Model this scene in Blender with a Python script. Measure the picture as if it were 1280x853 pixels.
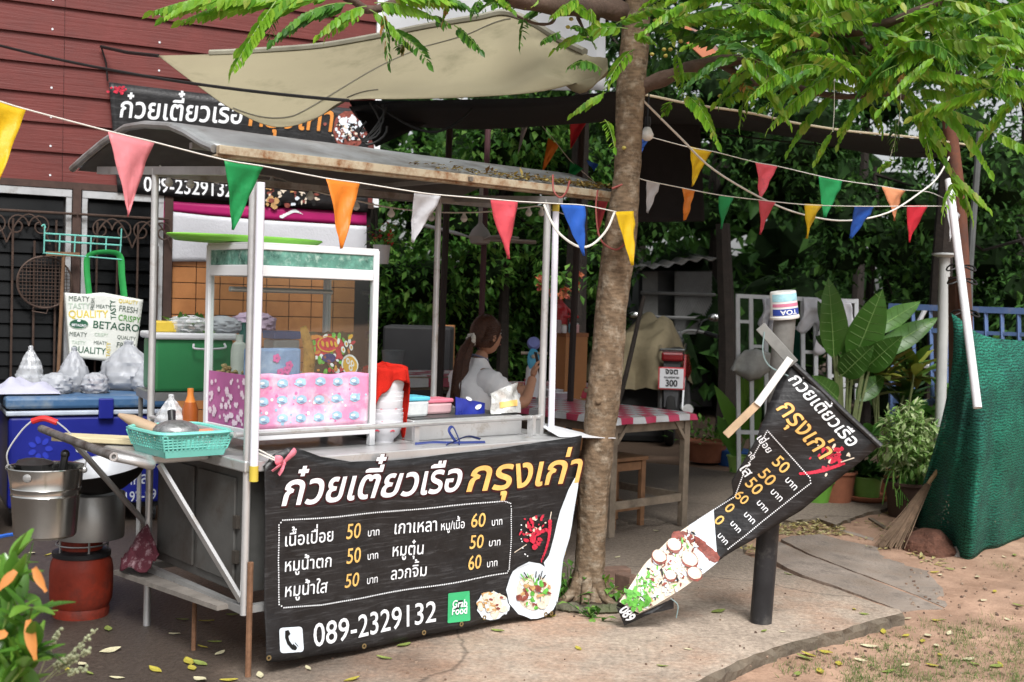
import bpy, math, random
from mathutils import Vector, Matrix, noise, geometry
for _o in list(bpy.data.objects): bpy.data.objects.remove(_o)
sc = bpy.context.scene
COL = sc.collection
rng = random.Random(11)
PI = math.pi
rad = math.radians

# ------------------------------------------------------------- camera, sky, sun
FPX, CAMH = 1500.0, 1.5
cam = bpy.data.cameras.new('camera'); cam.lens = FPX/1280*36; cam.sensor_width = 36
cam.clip_start = .05; cam.clip_end = 500
cam.dof.use_dof = True; cam.dof.focus_distance = 5.4; cam.dof.aperture_fstop = 4.5
camo = bpy.data.objects.new('camera', cam); COL.objects.link(camo); sc.camera = camo
CROT = Matrix.Rotation(rad(90-1.97), 3, 'X') @ Matrix.Rotation(rad(1.7), 3, 'Z')
camo.location = (0, 0, CAMH); camo.rotation_euler = CROT.to_euler()

SUN_EL, SUN_AZ = 50, 165      # azimuth the light comes from, clockwise from +Y
w = bpy.data.worlds.new('World'); sc.world = w; w.use_nodes = True
nt = w.node_tree; bg = nt.nodes['Background']
sky = nt.nodes.new('ShaderNodeTexSky'); sky.sky_type = 'NISHITA'; sky.sun_disc = False
sky.sun_elevation = rad(SUN_EL); sky.sun_rotation = rad(SUN_AZ)
sky.air_density = 1.0; sky.dust_density = 4.0; sky.ozone_density = 1.0
hs = nt.nodes.new('ShaderNodeHueSaturation'); hs.inputs['Saturation'].default_value = .18
nt.links.new(sky.outputs[0], hs.inputs['Color']); nt.links.new(hs.outputs[0], bg.inputs['Color'])
bg.inputs['Strength'].default_value = .105
sun = bpy.data.lights.new('sun', 'SUN'); sun.energy = 2.25; sun.angle = rad(22); sun.color = (1, .985, .96)
suno = bpy.data.objects.new('sun', sun); COL.objects.link(suno)
_d = Vector((math.sin(rad(SUN_AZ))*math.cos(rad(SUN_EL)), math.cos(rad(SUN_AZ))*math.cos(rad(SUN_EL)), math.sin(rad(SUN_EL))))
suno.rotation_euler = _d.to_track_quat('Z', 'Y').to_euler(); suno.location = _d*20
sc.view_settings.view_transform = 'Standard'; sc.view_settings.look = 'None'
sc.view_settings.exposure = 0.75; sc.view_settings.gamma = 1.0
sc.cycles.use_denoising = True
sc.cycles.max_bounces = 8; sc.cycles.transparent_max_bounces = 12
sc.cycles.caustics_reflective = False; sc.cycles.caustics_refractive = False

# ------------------------------------------------------------- measuring helpers (photo point -> place)
def ray(px, py): return CROT @ Vector(((px-640)/FPX, -(py-426.5)/FPX, -1))
CAMP = Vector((0, 0, CAMH))
def G(px, py, z=0.0):
    d = ray(px, py); return CAMP + d*((z-CAMH)/d.z)
def D(px, py, Y):
    d = ray(px, py); return CAMP + d*(Y/d.y)
PHI = rad(49)
CU = Vector((math.sin(PHI), math.cos(PHI), 0)); CV = Vector((-math.cos(PHI), math.sin(PHI), 0)); CZ = Vector((0, 0, 1))
CO = G(303, 845)
def K(u, v, z): return CO + CU*u + CV*v + CZ*z           # cart frame
CROTM = Matrix((CU, CV, CZ)).transposed()
CM = Matrix.Translation(CO) @ CROTM.to_4x4()
def N(p, s=1.0, o=0.0): return noise.noise(Vector(p)*s + Vector((o, o*1.7, o*.3)))

# ------------------------------------------------------------- materials
MATS = {}
def lin(c): return tuple(c[:3]) + (1,)
def M(name, col, rough=.6, metal=0.0, var=.18, scale=6.0, bump=.0, bscale=60.0, dirt=None, dirt_amt=.4, dscale=3.0, trans=0.0,
      alpha=1.0, island=None, coat=0.0, spec=.3, sss=0.0):
    if name in MATS: return MATS[name]
    m = bpy.data.materials.new(name); m.use_nodes = True; MATS[name] = m
    n = m.node_tree; L = n.links; b = n.nodes['Principled BSDF']
    tc = n.nodes.new('ShaderNodeTexCoord'); co = tc.outputs['Object']
    nz = n.nodes.new('ShaderNodeTexNoise'); nz.inputs['Scale'].default_value = scale; nz.inputs['Detail'].default_value = 6; nz.inputs['Roughness'].default_value = .65
    L.new(co, nz.inputs['Vector'])
    rp = n.nodes.new('ShaderNodeValToRGB'); e = rp.color_ramp.elements
    e[0].position = .3; e[1].position = .7
    e[0].color = lin([max(0, c*(1-var)) for c in col]); e[1].color = lin([min(1, c*(1+var)) for c in col])
    L.new(nz.outputs['Fac'], rp.inputs['Fac']); out = rp.outputs['Color']
    if island:                                             # list of colours picked per leaf / island
        gi = n.nodes.new('ShaderNodeNewGeometry'); ir = n.nodes.new('ShaderNodeValToRGB'); ir.color_ramp.interpolation = 'LINEAR'
        el = ir.color_ramp.elements
        while len(el) < len(island): el.new(.5)
        for i, c in enumerate(island):
            el[i].position = i/(len(island)-1); el[i].color = lin(c)
        L.new(gi.outputs['Random Per Island'], ir.inputs['Fac'])
        mx = n.nodes.new('ShaderNodeMixRGB'); mx.inputs['Fac'].default_value = .35 if len(island) < 4 else .12
        L.new(ir.outputs[0], mx.inputs[1]); L.new(out, mx.inputs[2]); out = mx.outputs[0]
    if dirt:
        n2 = n.nodes.new('ShaderNodeTexNoise'); n2.inputs['Scale'].default_value = dscale; n2.inputs['Detail'].default_value = 8; n2.inputs['Roughness'].default_value = .7
        L.new(co, n2.inputs['Vector'])
        r2 = n.nodes.new('ShaderNodeValToRGB'); r2.color_ramp.elements[0].position = .62-dirt_amt*.35; r2.color_ramp.elements[1].position = .75-dirt_amt*.15
        L.new(n2.outputs['Fac'], r2.inputs['Fac'])
        m2 = n.nodes.new('ShaderNodeMixRGB'); L.new(r2.outputs[0], m2.inputs['Fac']); L.new(out, m2.inputs[1]); m2.inputs[2].default_value = lin(dirt); out = m2.outputs[0]
    L.new(out, b.inputs['Base Color'])
    b.inputs['Metallic'].default_value = metal; b.inputs['Specular IOR Level'].default_value = spec
    mr = n.nodes.new('ShaderNodeMapRange'); mr.inputs['To Min'].default_value = max(.03, rough-.12); mr.inputs['To Max'].default_value = min(1, rough+.12)
    L.new(nz.outputs['Fac'], mr.inputs['Value']); L.new(mr.outputs[0], b.inputs['Roughness'])
    if coat: b.inputs['Coat Weight'].default_value = coat
    if bump:
        n3 = n.nodes.new('ShaderNodeTexNoise'); n3.inputs['Scale'].default_value = bscale; n3.inputs['Detail'].default_value = 5
        L.new(co, n3.inputs['Vector'])
        bp = n.nodes.new('ShaderNodeBump'); bp.inputs['Strength'].default_value = bump; bp.inputs['Distance'].default_value = .01
        L.new(n3.outputs['Fac'], bp.inputs['Height']); L.new(bp.outputs[0], b.inputs['Normal'])
    if trans:
        o = n.nodes['Material Output']; t = n.nodes.new('ShaderNodeBsdfTranslucent'); L.new(out, t.inputs['Color'])
        ms = n.nodes.new('ShaderNodeMixShader'); ms.inputs[0].default_value = trans
        L.new(b.outputs[0], ms.inputs[1]); L.new(t.outputs[0], ms.inputs[2]); L.new(ms.outputs[0], o.inputs['Surface'])
    if alpha < 1: b.inputs['Alpha'].default_value = alpha
    m.diffuse_color = lin(col)
    return m
def nodes_of(m): return m.node_tree.nodes, m.node_tree.links, m.node_tree.nodes['Principled BSDF']

STEEL = M('brushed_steel', (.6, .6, .6), .36, .6, .07, 9, .05, 90, dirt=(.36, .31, .25), dirt_amt=.12, dscale=7)
STEELD = M('dull_steel', (.36, .36, .355), .45, .5, .2, 5, .06, 60, dirt=(.14, .1, .07), dirt_amt=.25)
ALU = M('white_aluminium', (.7, .71, .73), .4, 0, .03, 3)
RUST = M('rusty_steel', (.2, .105, .06), .8, .2, .4, 18, .25, 80)
WHITEP = M('white_plastic', (.68, .69, .72), .35, 0, .05, 6)
BLACKP = M('black_plastic', (.02, .02, .022), .4, 0, .3, 6)
VINYL = M('black_vinyl', (.014, .0135, .0145), .36, 0, .35, 14, .2, 55, spec=.4)
_n, _L, _b = VINYL.node_tree.nodes, VINYL.node_tree.links, VINYL.node_tree.nodes['Principled BSDF']      # pale horizontal scuffs, with crease sheen put into the colour
_tc = _n.new('ShaderNodeTexCoord'); _mp = _n.new('ShaderNodeMapping'); _mp.inputs['Scale'].default_value = (5, 5, 70); _L.new(_tc.outputs['Object'], _mp.inputs[0])
_nz = _n.new('ShaderNodeTexNoise'); _nz.inputs['Scale'].default_value = 1; _nz.inputs['Detail'].default_value = 6; _nz.inputs['Roughness'].default_value = .7; _nz.inputs['Distortion'].default_value = 1.2; _L.new(_mp.outputs[0], _nz.inputs['Vector'])
_mr = _n.new('ShaderNodeMapRange'); _mr.inputs['From Min'].default_value = .52; _mr.inputs['From Max'].default_value = .78; _mr.inputs['To Max'].default_value = .75; _L.new(_nz.outputs['Fac'], _mr.inputs['Value'])
_mx = _n.new('ShaderNodeMixRGB'); _L.new(_mr.outputs[0], _mx.inputs[0]); _L.new(_b.inputs['Base Color'].links[0].from_socket, _mx.inputs[1]); _mx.inputs[2].default_value = (.1, .1, .105, 1); _L.new(_mx.outputs[0], _b.inputs['Base Color'])
INKW = M('white_ink', (.8, .82, .85), .5, 0, .05, 20)
INKY = M('gold_ink', (.74, .46, .14), .5, 0, .15, 30)
INKO = M('orange_ink', (.62, .24, .05), .5, 0, .15, 30)
INKR = M('red_ink', (.55, .03, .06), .5, 0, .4, 60)
INKK = M('black_ink', (.012, .012, .012), .5)
INKGRN = M('green_ink', (.05, .42, .17), .5, 0, .08)
INKMEAT = M('meat_ink', (.22, .06, .045), .5, 0, .5, 40)
INKCREAM = M('cream_ink', (.72, .62, .5), .5, 0, .25, 60)
INKLEAF = M('herb_ink', (.12, .4, .06), .5, 0, .5, 60)
INKBRN = M('fried_ink', (.5, .3, .13), .5, 0, .4, 60)
CREAMW = M('white_rope', (.7, .68, .63), .8, 0, .08, 30)
WOODG = M('weathered_wood', (.2, .16, .12), .8, 0, .35, 9, .3, 90)
WOODB = M('brown_wood', (.2, .105, .055), .6, 0, .3, 9, .2, 70)
BLACKCABLE = M('black_cable', (.015, .015, .015), .5)

# ------------------------------------------------------------- mesh helpers
WM = {}
class MB:
    def __init__(s, xf=None): s.v = []; s.f = []; s.m = []; s.xf = xf
    def add(s, vs, fs, m=0):
        k = len(s.v); s.v += [Vector(p) for p in vs]
        for f in fs: s.f.append([i+k for i in f]); s.m.append(m)
    def box(s, c, d, rot=None, m=0, taper=1.0):
        hx, hy, hz = d[0]/2, d[1]/2, d[2]/2; c = Vector(c); vs = []
        for z in (-1, 1):
            t = 1.0 if z < 0 else taper
            for x, y in ((-1, -1), (1, -1), (1, 1), (-1, 1)):
                p = Vector((x*hx*t, y*hy*t, z*hz)); vs.append(c + (rot @ p if rot else p))
        s.add(vs, [(3, 2, 1, 0), (4, 5, 6, 7), (0, 1, 5, 4), (1, 2, 6, 5), (2, 3, 7, 6), (3, 0, 4, 7)], m)
    def span(s, a, b, m=0):
        s.box([(a[i]+b[i])/2 for i in range(3)], [abs(b[i]-a[i]) for i in range(3)], m=m)
    def bar(s, a, b, wd, ht, up=(0, 0, 1), m=0):
        a = Vector(a); b = Vector(b); d = (b-a); ln = d.length; d.normalize()
        up = Vector(up)
        if abs(d.dot(up.normalized())) > .98: up = Vector((1, 0, 0))
        x = d.cross(up).normalized(); y = x.cross(d)
        s.box((a+b)/2, (wd, ht, ln), Matrix((x, y, -d)).transposed() if False else Matrix((x, y, d)).transposed(), m)
    def tube(s, pts, r, n=8, cap=True, m=0, flat=1.0):
        pts = [Vector(p) for p in pts]; rs = r if isinstance(r, (list, tuple)) else [r]*len(pts)
        k = len(s.v); ref = None; L = len(pts)
        for i, p in enumerate(pts):
            t = (pts[min(i+1, L-1)]-pts[max(i-1, 0)])
            t = t.normalized() if t.length > 1e-9 else Vector((0, 0, 1))
            if ref is None: ref = t.orthogonal().normalized()
            ref = (ref - t*ref.dot(t)); ref = ref.normalized() if ref.length > 1e-6 else t.orthogonal().normalized()
            b = t.cross(ref)
            for j in range(n):
                a = 2*PI*j/n; s.v.append(p + ref*math.cos(a)*rs[i] + b*math.sin(a)*rs[i]*flat)
        for i in range(L-1):
            for j in range(n):
                s.f.append([k+i*n+j, k+i*n+(j+1) % n, k+(i+1)*n+(j+1) % n, k+(i+1)*n+j]); s.m.append(m)
        if cap:
            s.f.append([k+j for j in reversed(range(n))]); s.m.append(m)
            s.f.append([k+(L-1)*n+j for j in range(n)]); s.m.append(m)
    def lathe(s, prof, c=(0, 0, 0), n=24, rot=None, m=0, cap0=True, cap1=True, sx=1.0, sy=1.0, wob=None):
        c = Vector(c); k = len(s.v)
        for i, (r, z) in enumerate(prof):
            for j in range(n):
                a = 2*PI*j/n; rr = r*(1+(wob(a, z) if wob else 0)); p = Vector((rr*math.cos(a)*sx, rr*math.sin(a)*sy, z)); s.v.append(c + (rot @ p if rot else p))
        for i in range(len(prof)-1):
            for j in range(n):
                s.f.append([k+i*n+j, k+i*n+(j+1) % n, k+(i+1)*n+(j+1) % n, k+(i+1)*n+j]); s.m.append(m)
        if cap0: s.f.append([k+j for j in reversed(range(n))]); s.m.append(m)
        if cap1: s.f.append([k+(len(prof)-1)*n+j for j in range(n)]); s.m.append(m)
    def sheet(s, fn, nu, nv, m=0, closed=False):
        k = len(s.v)
        for i in range(nu+1):
            for j in range(nv+1): s.v.append(Vector(fn(i/nu, j/nv)))
        for i in range(nu):
            for j in range(nv):
                a = k+i*(nv+1)+j; s.f.append([a, a+nv+1, a+nv+2, a+1]); s.m.append(m)
    def prism(s, pts, dv, m=0):
        n = len(pts); dv = Vector(dv); k = len(s.v)
        s.v += [Vector(p) for p in pts] + [Vector(p)+dv for p in pts]
        s.f.append([k+i for i in range(n)]); s.m.append(m); s.f.append([k+n+i for i in reversed(range(n))]); s.m.append(m)
        for i in range(n):
            j = (i+1) % n; s.f.append([k+j, k+i, k+n+i, k+n+j]); s.m.append(m)
    def ball(s, c, r, n=10, sx=1, sy=1, sz=1, m=0, lump=0.0, rot=None, o=0.0):
        c = Vector(c); k = len(s.v); h = max(4, n//2+1)
        for i in range(h+1):
            th = PI*i/h
            for j in range(n):
                a = 2*PI*j/n; d = Vector((math.sin(th)*math.cos(a), math.sin(th)*math.sin(a), math.cos(th)))
                q = 1 + (lump*N(d, 1.6, o+c.x*7) if lump else 0); p = Vector((d.x*r*sx*q, d.y*r*sy*q, d.z*r*sz*q))
                s.v.append(c + (rot @ p if rot else p))
        for i in range(h):
            for j in range(n):
                a, b, d, e = k+i*n+j, k+i*n+(j+1) % n, k+(i+1)*n+(j+1) % n, k+(i+1)*n+j
                if i == 0: s.f.append([e, d, a])
                elif i == h-1: s.f.append([a, e, b])
                else: s.f.append([a, e, d, b])
                s.m.append(m)
    def build(s, name, mats, parent=None, loc=None, smooth=False, bevel=0, solid=0, sub=0, ang=40, off=0.0):
        pm = WM.get(parent.name if parent else None, Matrix.Identity(4))
        if parent is None and loc is not None: pm = Matrix.Translation(Vector(loc))
        X = pm.inverted() @ (s.xf if s.xf is not None else Matrix.Identity(4))
        me = bpy.data.meshes.new(name); me.from_pydata([X @ p for p in s.v], [], s.f)
        mats = mats if isinstance(mats, (list, tuple)) else [mats]
        for mm in mats: me.materials.append(mm)
        if len(mats) > 1: me.polygons.foreach_set('material_index', s.m)
        me.validate(); me.update()
        if smooth:
            me.polygons.foreach_set('use_smooth', [True]*len(me.polygons)); me.set_sharp_from_angle(angle=rad(ang))
        o = bpy.data.objects.new(name, me); COL.objects.link(o)
        if parent: o.parent = parent
        elif loc is not None: o.location = Vector(loc)
        WM[o.name] = pm
        if solid:
            md = o.modifiers.new('solid', 'SOLIDIFY'); md.thickness = solid; md.offset = off
        if bevel:
            md = o.modifiers.new('bevel', 'BEVEL'); md.width = bevel; md.segments = 2; md.limit_method = 'ANGLE'; md.angle_limit = rad(40)
        if sub:
            md = o.modifiers.new('sub', 'SUBSURF'); md.levels = sub; md.render_levels = sub
        return o
def tag(o, label=None, cat=None, group=None, kind=None):
    if label: o['label'] = label
    if cat: o['category'] = cat
    if group: o['group'] = group
    if kind: o['kind'] = kind
    return o
def T(name, label, cat, loc=(0, 0, 0), rotz=0.0, group=None):
    o = bpy.data.objects.new(name, None); COL.objects.link(o); o.empty_display_size = .1
    o.location = Vector(loc); o.rotation_euler = (0, 0, rotz)
    WM[o.name] = Matrix.Translation(Vector(loc)) @ Matrix.Rotation(rotz, 4, 'Z')
    return tag(o, label, cat, group)
def dup(root, loc, rot=None, label=None, group=None, scale=None):
    def cp(o, par):
        c = o.copy(); COL.objects.link(c)
        if par: c.parent = par
        for ch in kids.get(o.name, []): cp(ch, c)
        return c
    kids = {}
    st = [root]
    while st:
        x = st.pop()
        for ch in list(x.children): kids.setdefault(x.name, []).append(ch); st.append(ch)
    c = cp(root, None); c.location = Vector(loc)
    if rot is not None: c.rotation_euler = rot
    if scale is not None: c.scale = (scale,)*3 if isinstance(scale, (int, float)) else scale
    if label: c['label'] = label
    if group: c['group'] = group
    return c
def lerp(a, b, t): return a+(b-a)*t
def pline(pts, t):                       # point on a polyline at 0..1 of its index
    x = t*(len(pts)-1); i = min(int(x), len(pts)-2); f = x-i
    return [lerp(pts[i][k], pts[i+1][k], f) for k in range(len(pts[0]))]
def cat(pts, n=6):                       # Catmull-Rom resample
    P = [Vector(p) for p in pts]; P = [P[0]*2-P[1]] + P + [P[-1]*2-P[-2]]; out = []
    for i in range(1, len(P)-2):
        for k in range(n):
            t = k/n; a, b, c, d = P[i-1:i+3]
            out.append(.5*((2*b)+(c-a)*t+(2*a-5*b+4*c-d)*t*t+(3*b-a-3*c+d)*t**3))
    out.append(P[-2]); return out
def sagline(a, b, sag, n=14):
    a = Vector(a); b = Vector(b)
    return [a.lerp(b, i/n) - Vector((0, 0, sag*4*(i/n)*(1-i/n))) for i in range(n+1)]

# ------------------------------------------------------------- lettering
_GL = {}
def _raw(body):
    c = bpy.data.curves.new('glyph', 'FONT'); c.body = body; c.size = 1; c.fill_mode = 'NONE'; c.resolution_u = 3
    o = bpy.data.objects.new('glyph', c); COL.objects.link(o)
    dg = bpy.context.evaluated_depsgraph_get(); me = bpy.data.meshes.new_from_object(o.evaluated_get(dg))
    adj = {}
    for e in me.edges:
        adj.setdefault(e.vertices[0], []).append(e.vertices[1]); adj.setdefault(e.vertices[1], []).append(e.vertices[0])
    nxt = {e.vertices[0]: e.vertices[1] for e in me.edges}; co = [v.co.to_2d() for v in me.vertices]
    loops = []; seen = set()
    for v in range(len(co)):
        if v in seen or v not in adj: continue
        lp = [v]; seen.add(v); cur = v; prev = None
        while True:
            c2 = [x for x in adj[cur] if x != prev and x not in seen]
            if not c2: break
            nx = c2[0]
            if len(lp) == 1 and nxt.get(v) in c2: nx = nxt[v]
            lp.append(nx); seen.add(nx); prev, cur = cur, nx
        if len(lp) > 2: loops.append([Vector(co[i]) for i in lp])
    bpy.data.objects.remove(o); bpy.data.curves.remove(c); bpy.data.meshes.remove(me)
    return loops
def _right(loops): return max(p.x for l in loops for p in l)
def _left(loops): return min(p.x for l in loops for p in l)
MARKS_UP = '\u0e31\u0e34\u0e35\u0e36\u0e37\u0e47'; TONES = '\u0e48\u0e49\u0e4a\u0e4b\u0e4c'; MARKS_DN = '\u0e38\u0e39'
def _adv(c):
    if ('a', c) not in _GL:
        bar = _raw('|'); two = _raw(c+'|') if c != ' ' else None
        _GL['a', c] = (_right(two)-_right(bar)) if two else .28
    return _GL['a', c]
def _glyph(c):
    if c not in _GL:
        if c in MARKS_UP+TONES+MARKS_DN:
            base = _raw('\u0e01'); nb = len(base); allp = _raw('\u0e01'+c)
            bx = [round(sum(p.x for p in l)/len(l), 3) for l in base]; by = [round(sum(p.y for p in l)/len(l), 3) for l in base]
            keep = [l for l in allp if not any(abs(sum(p.x for p in l)/len(l)-bx[i]) < .004 and abs(sum(p.y for p in l)/len(l)-by[i]) < .004 for i in range(nb))]
            a = _adv('\u0e01'); _GL[c] = [[p-Vector((a, 0)) for p in l] for l in keep]
        elif c == ' ': _GL[c] = []
        else: _GL[c] = _raw(c)
    return _GL[c]
def _fill(loops, bold, shear):
    V2 = []; E = []; cont = []
    for l in loops:
        n = len(l); q = []
        for i in range(n):
            a, b, c = l[i-1], l[i], l[(i+1) % n]
            d1 = (b-a); d2 = (c-b)
            if d1.length < 1e-7 or d2.length < 1e-7: q.append(b.copy()); continue
            d1.normalize(); d2.normalize(); n1 = Vector((-d1.y, d1.x)); n2 = Vector((-d2.y, d2.x)); m = n1+n2
            m = m.normalized() if m.length > .2 else n1
            q.append(b+m*bold)
        q = [Vector((p.x+p.y*shear, p.y)) for p in q]
        k = len(V2); V2 += q; E += [(k+i, k+(i+1) % n) for i in range(n)]; cont.append(q)
    r = geometry.delaunay_2d_cdt(V2, E, [], 0, 1e-5)
    vs, fs = r[0], r[2]; keep = []
    for f in fs:
        cx = sum(vs[i].x for i in f)/len(f); cy = sum(vs[i].y for i in f)/len(f); wn = 0
        for q in cont:
            for i in range(len(q)):
                a, b = q[i-1], q[i]
                if (a.y <= cy) != (b.y <= cy):
                    x = a.x+(cy-a.y)/(b.y-a.y)*(b.x-a.x)
                    if x > cx: wn += 1 if b.y > a.y else -1
        if wn != 0: keep.append(list(f))
    return vs, keep
def sgn_area(l): return sum(l[i-1].x*l[i].y-l[i].x*l[i-1].y for i in range(len(l)))
_W = {}
def letters(s, bold=0.0, shear=0.0, gap=0.0):
    """triangles of a line of writing, unit em, origin at baseline start; returns (verts, faces, width)"""
    V = []; Fc = []; x = 0; prev_up = False
    for c in s:
        g = _glyph(c); dx = dy = 0
        if c in TONES and prev_up: dy = .2
        if c in TONES and not prev_up: dy = .02
        if g:
            key = (c, bold, shear)
            if key not in _W:
                outer = max(g, key=lambda l: abs(sgn_area(l))); sg = 1 if sgn_area(outer) > 0 else -1
                _W[key] = _fill(g, -bold*sg, shear)
            vs, fs = _W[key]; k = len(V)
            V += [Vector((p.x+x+dx+dy*shear, p.y+dy)) for p in vs]; Fc += [[i+k for i in f] for f in fs]
        if c in MARKS_UP: prev_up = True
        elif c in TONES+MARKS_DN: pass
        else: prev_up = False; x += _adv(c)+gap
    return V, Fc, max(.01, x-gap)

class Plane:
    """a flat sign or sheet standing in the place: origin, unit axes, and a small out-of-plane shape disp(s,t)"""
    def __init__(s, p0, ex, ey, disp=None):
        s.p0 = Vector(p0); s.ex = Vector(ex).normalized(); s.ey = Vector(ey).normalized(); s.n = s.ex.cross(s.ey).normalized()
        if s.n.dot(CAMP-s.p0) < 0: s.n = -s.n
        s.disp = disp or (lambda a, b: 0.0)
    def st(s, px, py):
        d = ray(px, py); t = (s.p0-CAMP).dot(s.n)/d.dot(s.n); q = CAMP+d*t-s.p0
        a = s.ex.dot(s.ey); x = q.dot(s.ex); y = q.dot(s.ey)
        det = 1-a*a; return ((x-a*y)/det, (y-a*x)/det)
    def pt(s, a, b, off=0.0): return s.p0+s.ex*a+s.ey*b+s.n*(s.disp(a, b)+off)
    def px(s, x, y, off=0.0): return s.pt(*s.st(x, y), off)
    def write(s, mb, text, A, B, h, bold=0.0, shear=0.0, off=.003, m=0, gap=0.0, upv=None, hf=None):
        """text from photo point A to B along its baseline, letter height factor h (em = h * fitted if None)"""
        a = Vector(s.st(*A)); b = Vector(s.st(*B)); V, Fc, wd = letters(text, bold, shear, gap)
        e = (b-a); ln = e.length; e.normalize(); up = Vector((-e.y, e.x)) if upv is None else Vector(upv)
        sx = ln/wd; sy = sx*h
        mb.add([s.pt(*(a+e*(p.x*sx)+up*(p.y*sy)), off) for p in V], Fc, m)
    def blob(s, mb, c, rx, ry, off, m=0, n=14, jit=.15, rot=0.0, seed=None):
        r = random.Random(seed if seed is not None else int(c[0]*31+c[1]*17+rx*7))
        pts = []
        for i in range(n):
            a = 2*PI*i/n; q = 1+r.uniform(-jit, jit); x = rx*q*math.cos(a); y = ry*q*math.sin(a)
            pts.append(s.px(c[0]+x*math.cos(rot)-y*math.sin(rot), c[1]+x*math.sin(rot)+y*math.cos(rot), off))
        mb.add(pts, [list(range(n))], m)
    def shape(s, mb, pts, off, m=0): mb.add([s.px(x, y, off) for x, y in pts], [list(range(len(pts)))], m)
    def line(s, mb, A, B, wd, off, m=0):
        a = Vector(s.st(*A)); b = Vector(s.st(*B)); e = (b-a).normalized(); p = Vector((-e.y, e.x))*wd/2
        n = max(1, int((b-a).length/.08))
        for i in range(n):
            q0 = a.lerp(b, i/n); q1 = a.lerp(b, (i+1)/n)
            mb.add([s.pt(*(q0-p), off), s.pt(*(q1-p), off), s.pt(*(q1+p), off), s.pt(*(q0+p), off)], [(0, 1, 2, 3)], m)
    def dots(s, mb, pts, step, r, off, m=0):
        for (A, B) in zip(pts[:-1], pts[1:]):
            a = Vector(s.st(*A)); b = Vector(s.st(*B)); n = max(1, int((b-a).length/step))
            for i in range(n):
                q = a.lerp(b, i/n); mb.add([s.pt(q.x+r*math.cos(k*PI/3), q.y+r*math.sin(k*PI/3), off) for k in range(6)], [list(range(6))], m)
# ============================================================= THE SETTING
# ---- ground: dirt sheet to the horizon
def gz(x, y):
    e = (x-1.0)*.72 - (y-5.2)*.5                     # lower ground on the road side of the slab
    t = min(1, max(0, (e+.6)/1.0)); base = -.03 - .04*t
    return base + .012*N((x, y, 0), 1.3) + .006*N((x, y, 0), 5)
def ground():
    mb = MB(); xs = []; ys = []
    x = -60.0
    def ax(lo, hi, f0, f1, fine, coarse):
        out = []; v = lo
        while v < hi:
            out.append(v); v += fine if f0 <= v <= f1 else coarse
        return out+[hi]
    xs = ax(-60, 60, -3, 5, .1, 3); ys = ax(-10, 120, 2, 11, .1, 3); nx = len(xs)
    mb.v = [Vector((x, y, gz(x, y))) for y in ys for x in xs]
    for j in range(len(ys)-1):
        for i in range(nx-1): mb.f.append([j*nx+i, j*nx+i+1, (j+1)*nx+i+1, (j+1)*nx+i]); mb.m.append(0)
    m = M('dirt', (.4, .26, .185), .95, 0, .3, 2.2, .9, 50, dirt=(.25, .155, .105), dirt_amt=.55, dscale=3.2, spec=.15)
    n, L, b = nodes_of(m)      # darker brown soil towards the back of the yard
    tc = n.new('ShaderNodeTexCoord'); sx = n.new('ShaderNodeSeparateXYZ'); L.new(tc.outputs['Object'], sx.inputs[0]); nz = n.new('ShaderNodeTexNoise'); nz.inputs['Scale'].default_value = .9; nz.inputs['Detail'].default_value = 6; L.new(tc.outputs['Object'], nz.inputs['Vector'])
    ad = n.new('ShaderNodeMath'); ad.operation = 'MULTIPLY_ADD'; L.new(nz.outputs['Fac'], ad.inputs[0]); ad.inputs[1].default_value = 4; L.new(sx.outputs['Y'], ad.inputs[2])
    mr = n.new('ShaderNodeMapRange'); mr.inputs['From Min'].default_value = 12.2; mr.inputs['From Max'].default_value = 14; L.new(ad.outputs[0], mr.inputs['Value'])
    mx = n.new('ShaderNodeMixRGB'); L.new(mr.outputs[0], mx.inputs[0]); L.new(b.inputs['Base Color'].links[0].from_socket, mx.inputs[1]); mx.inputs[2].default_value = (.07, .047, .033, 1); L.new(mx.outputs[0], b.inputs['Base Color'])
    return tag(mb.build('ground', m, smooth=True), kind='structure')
ground()
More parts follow.
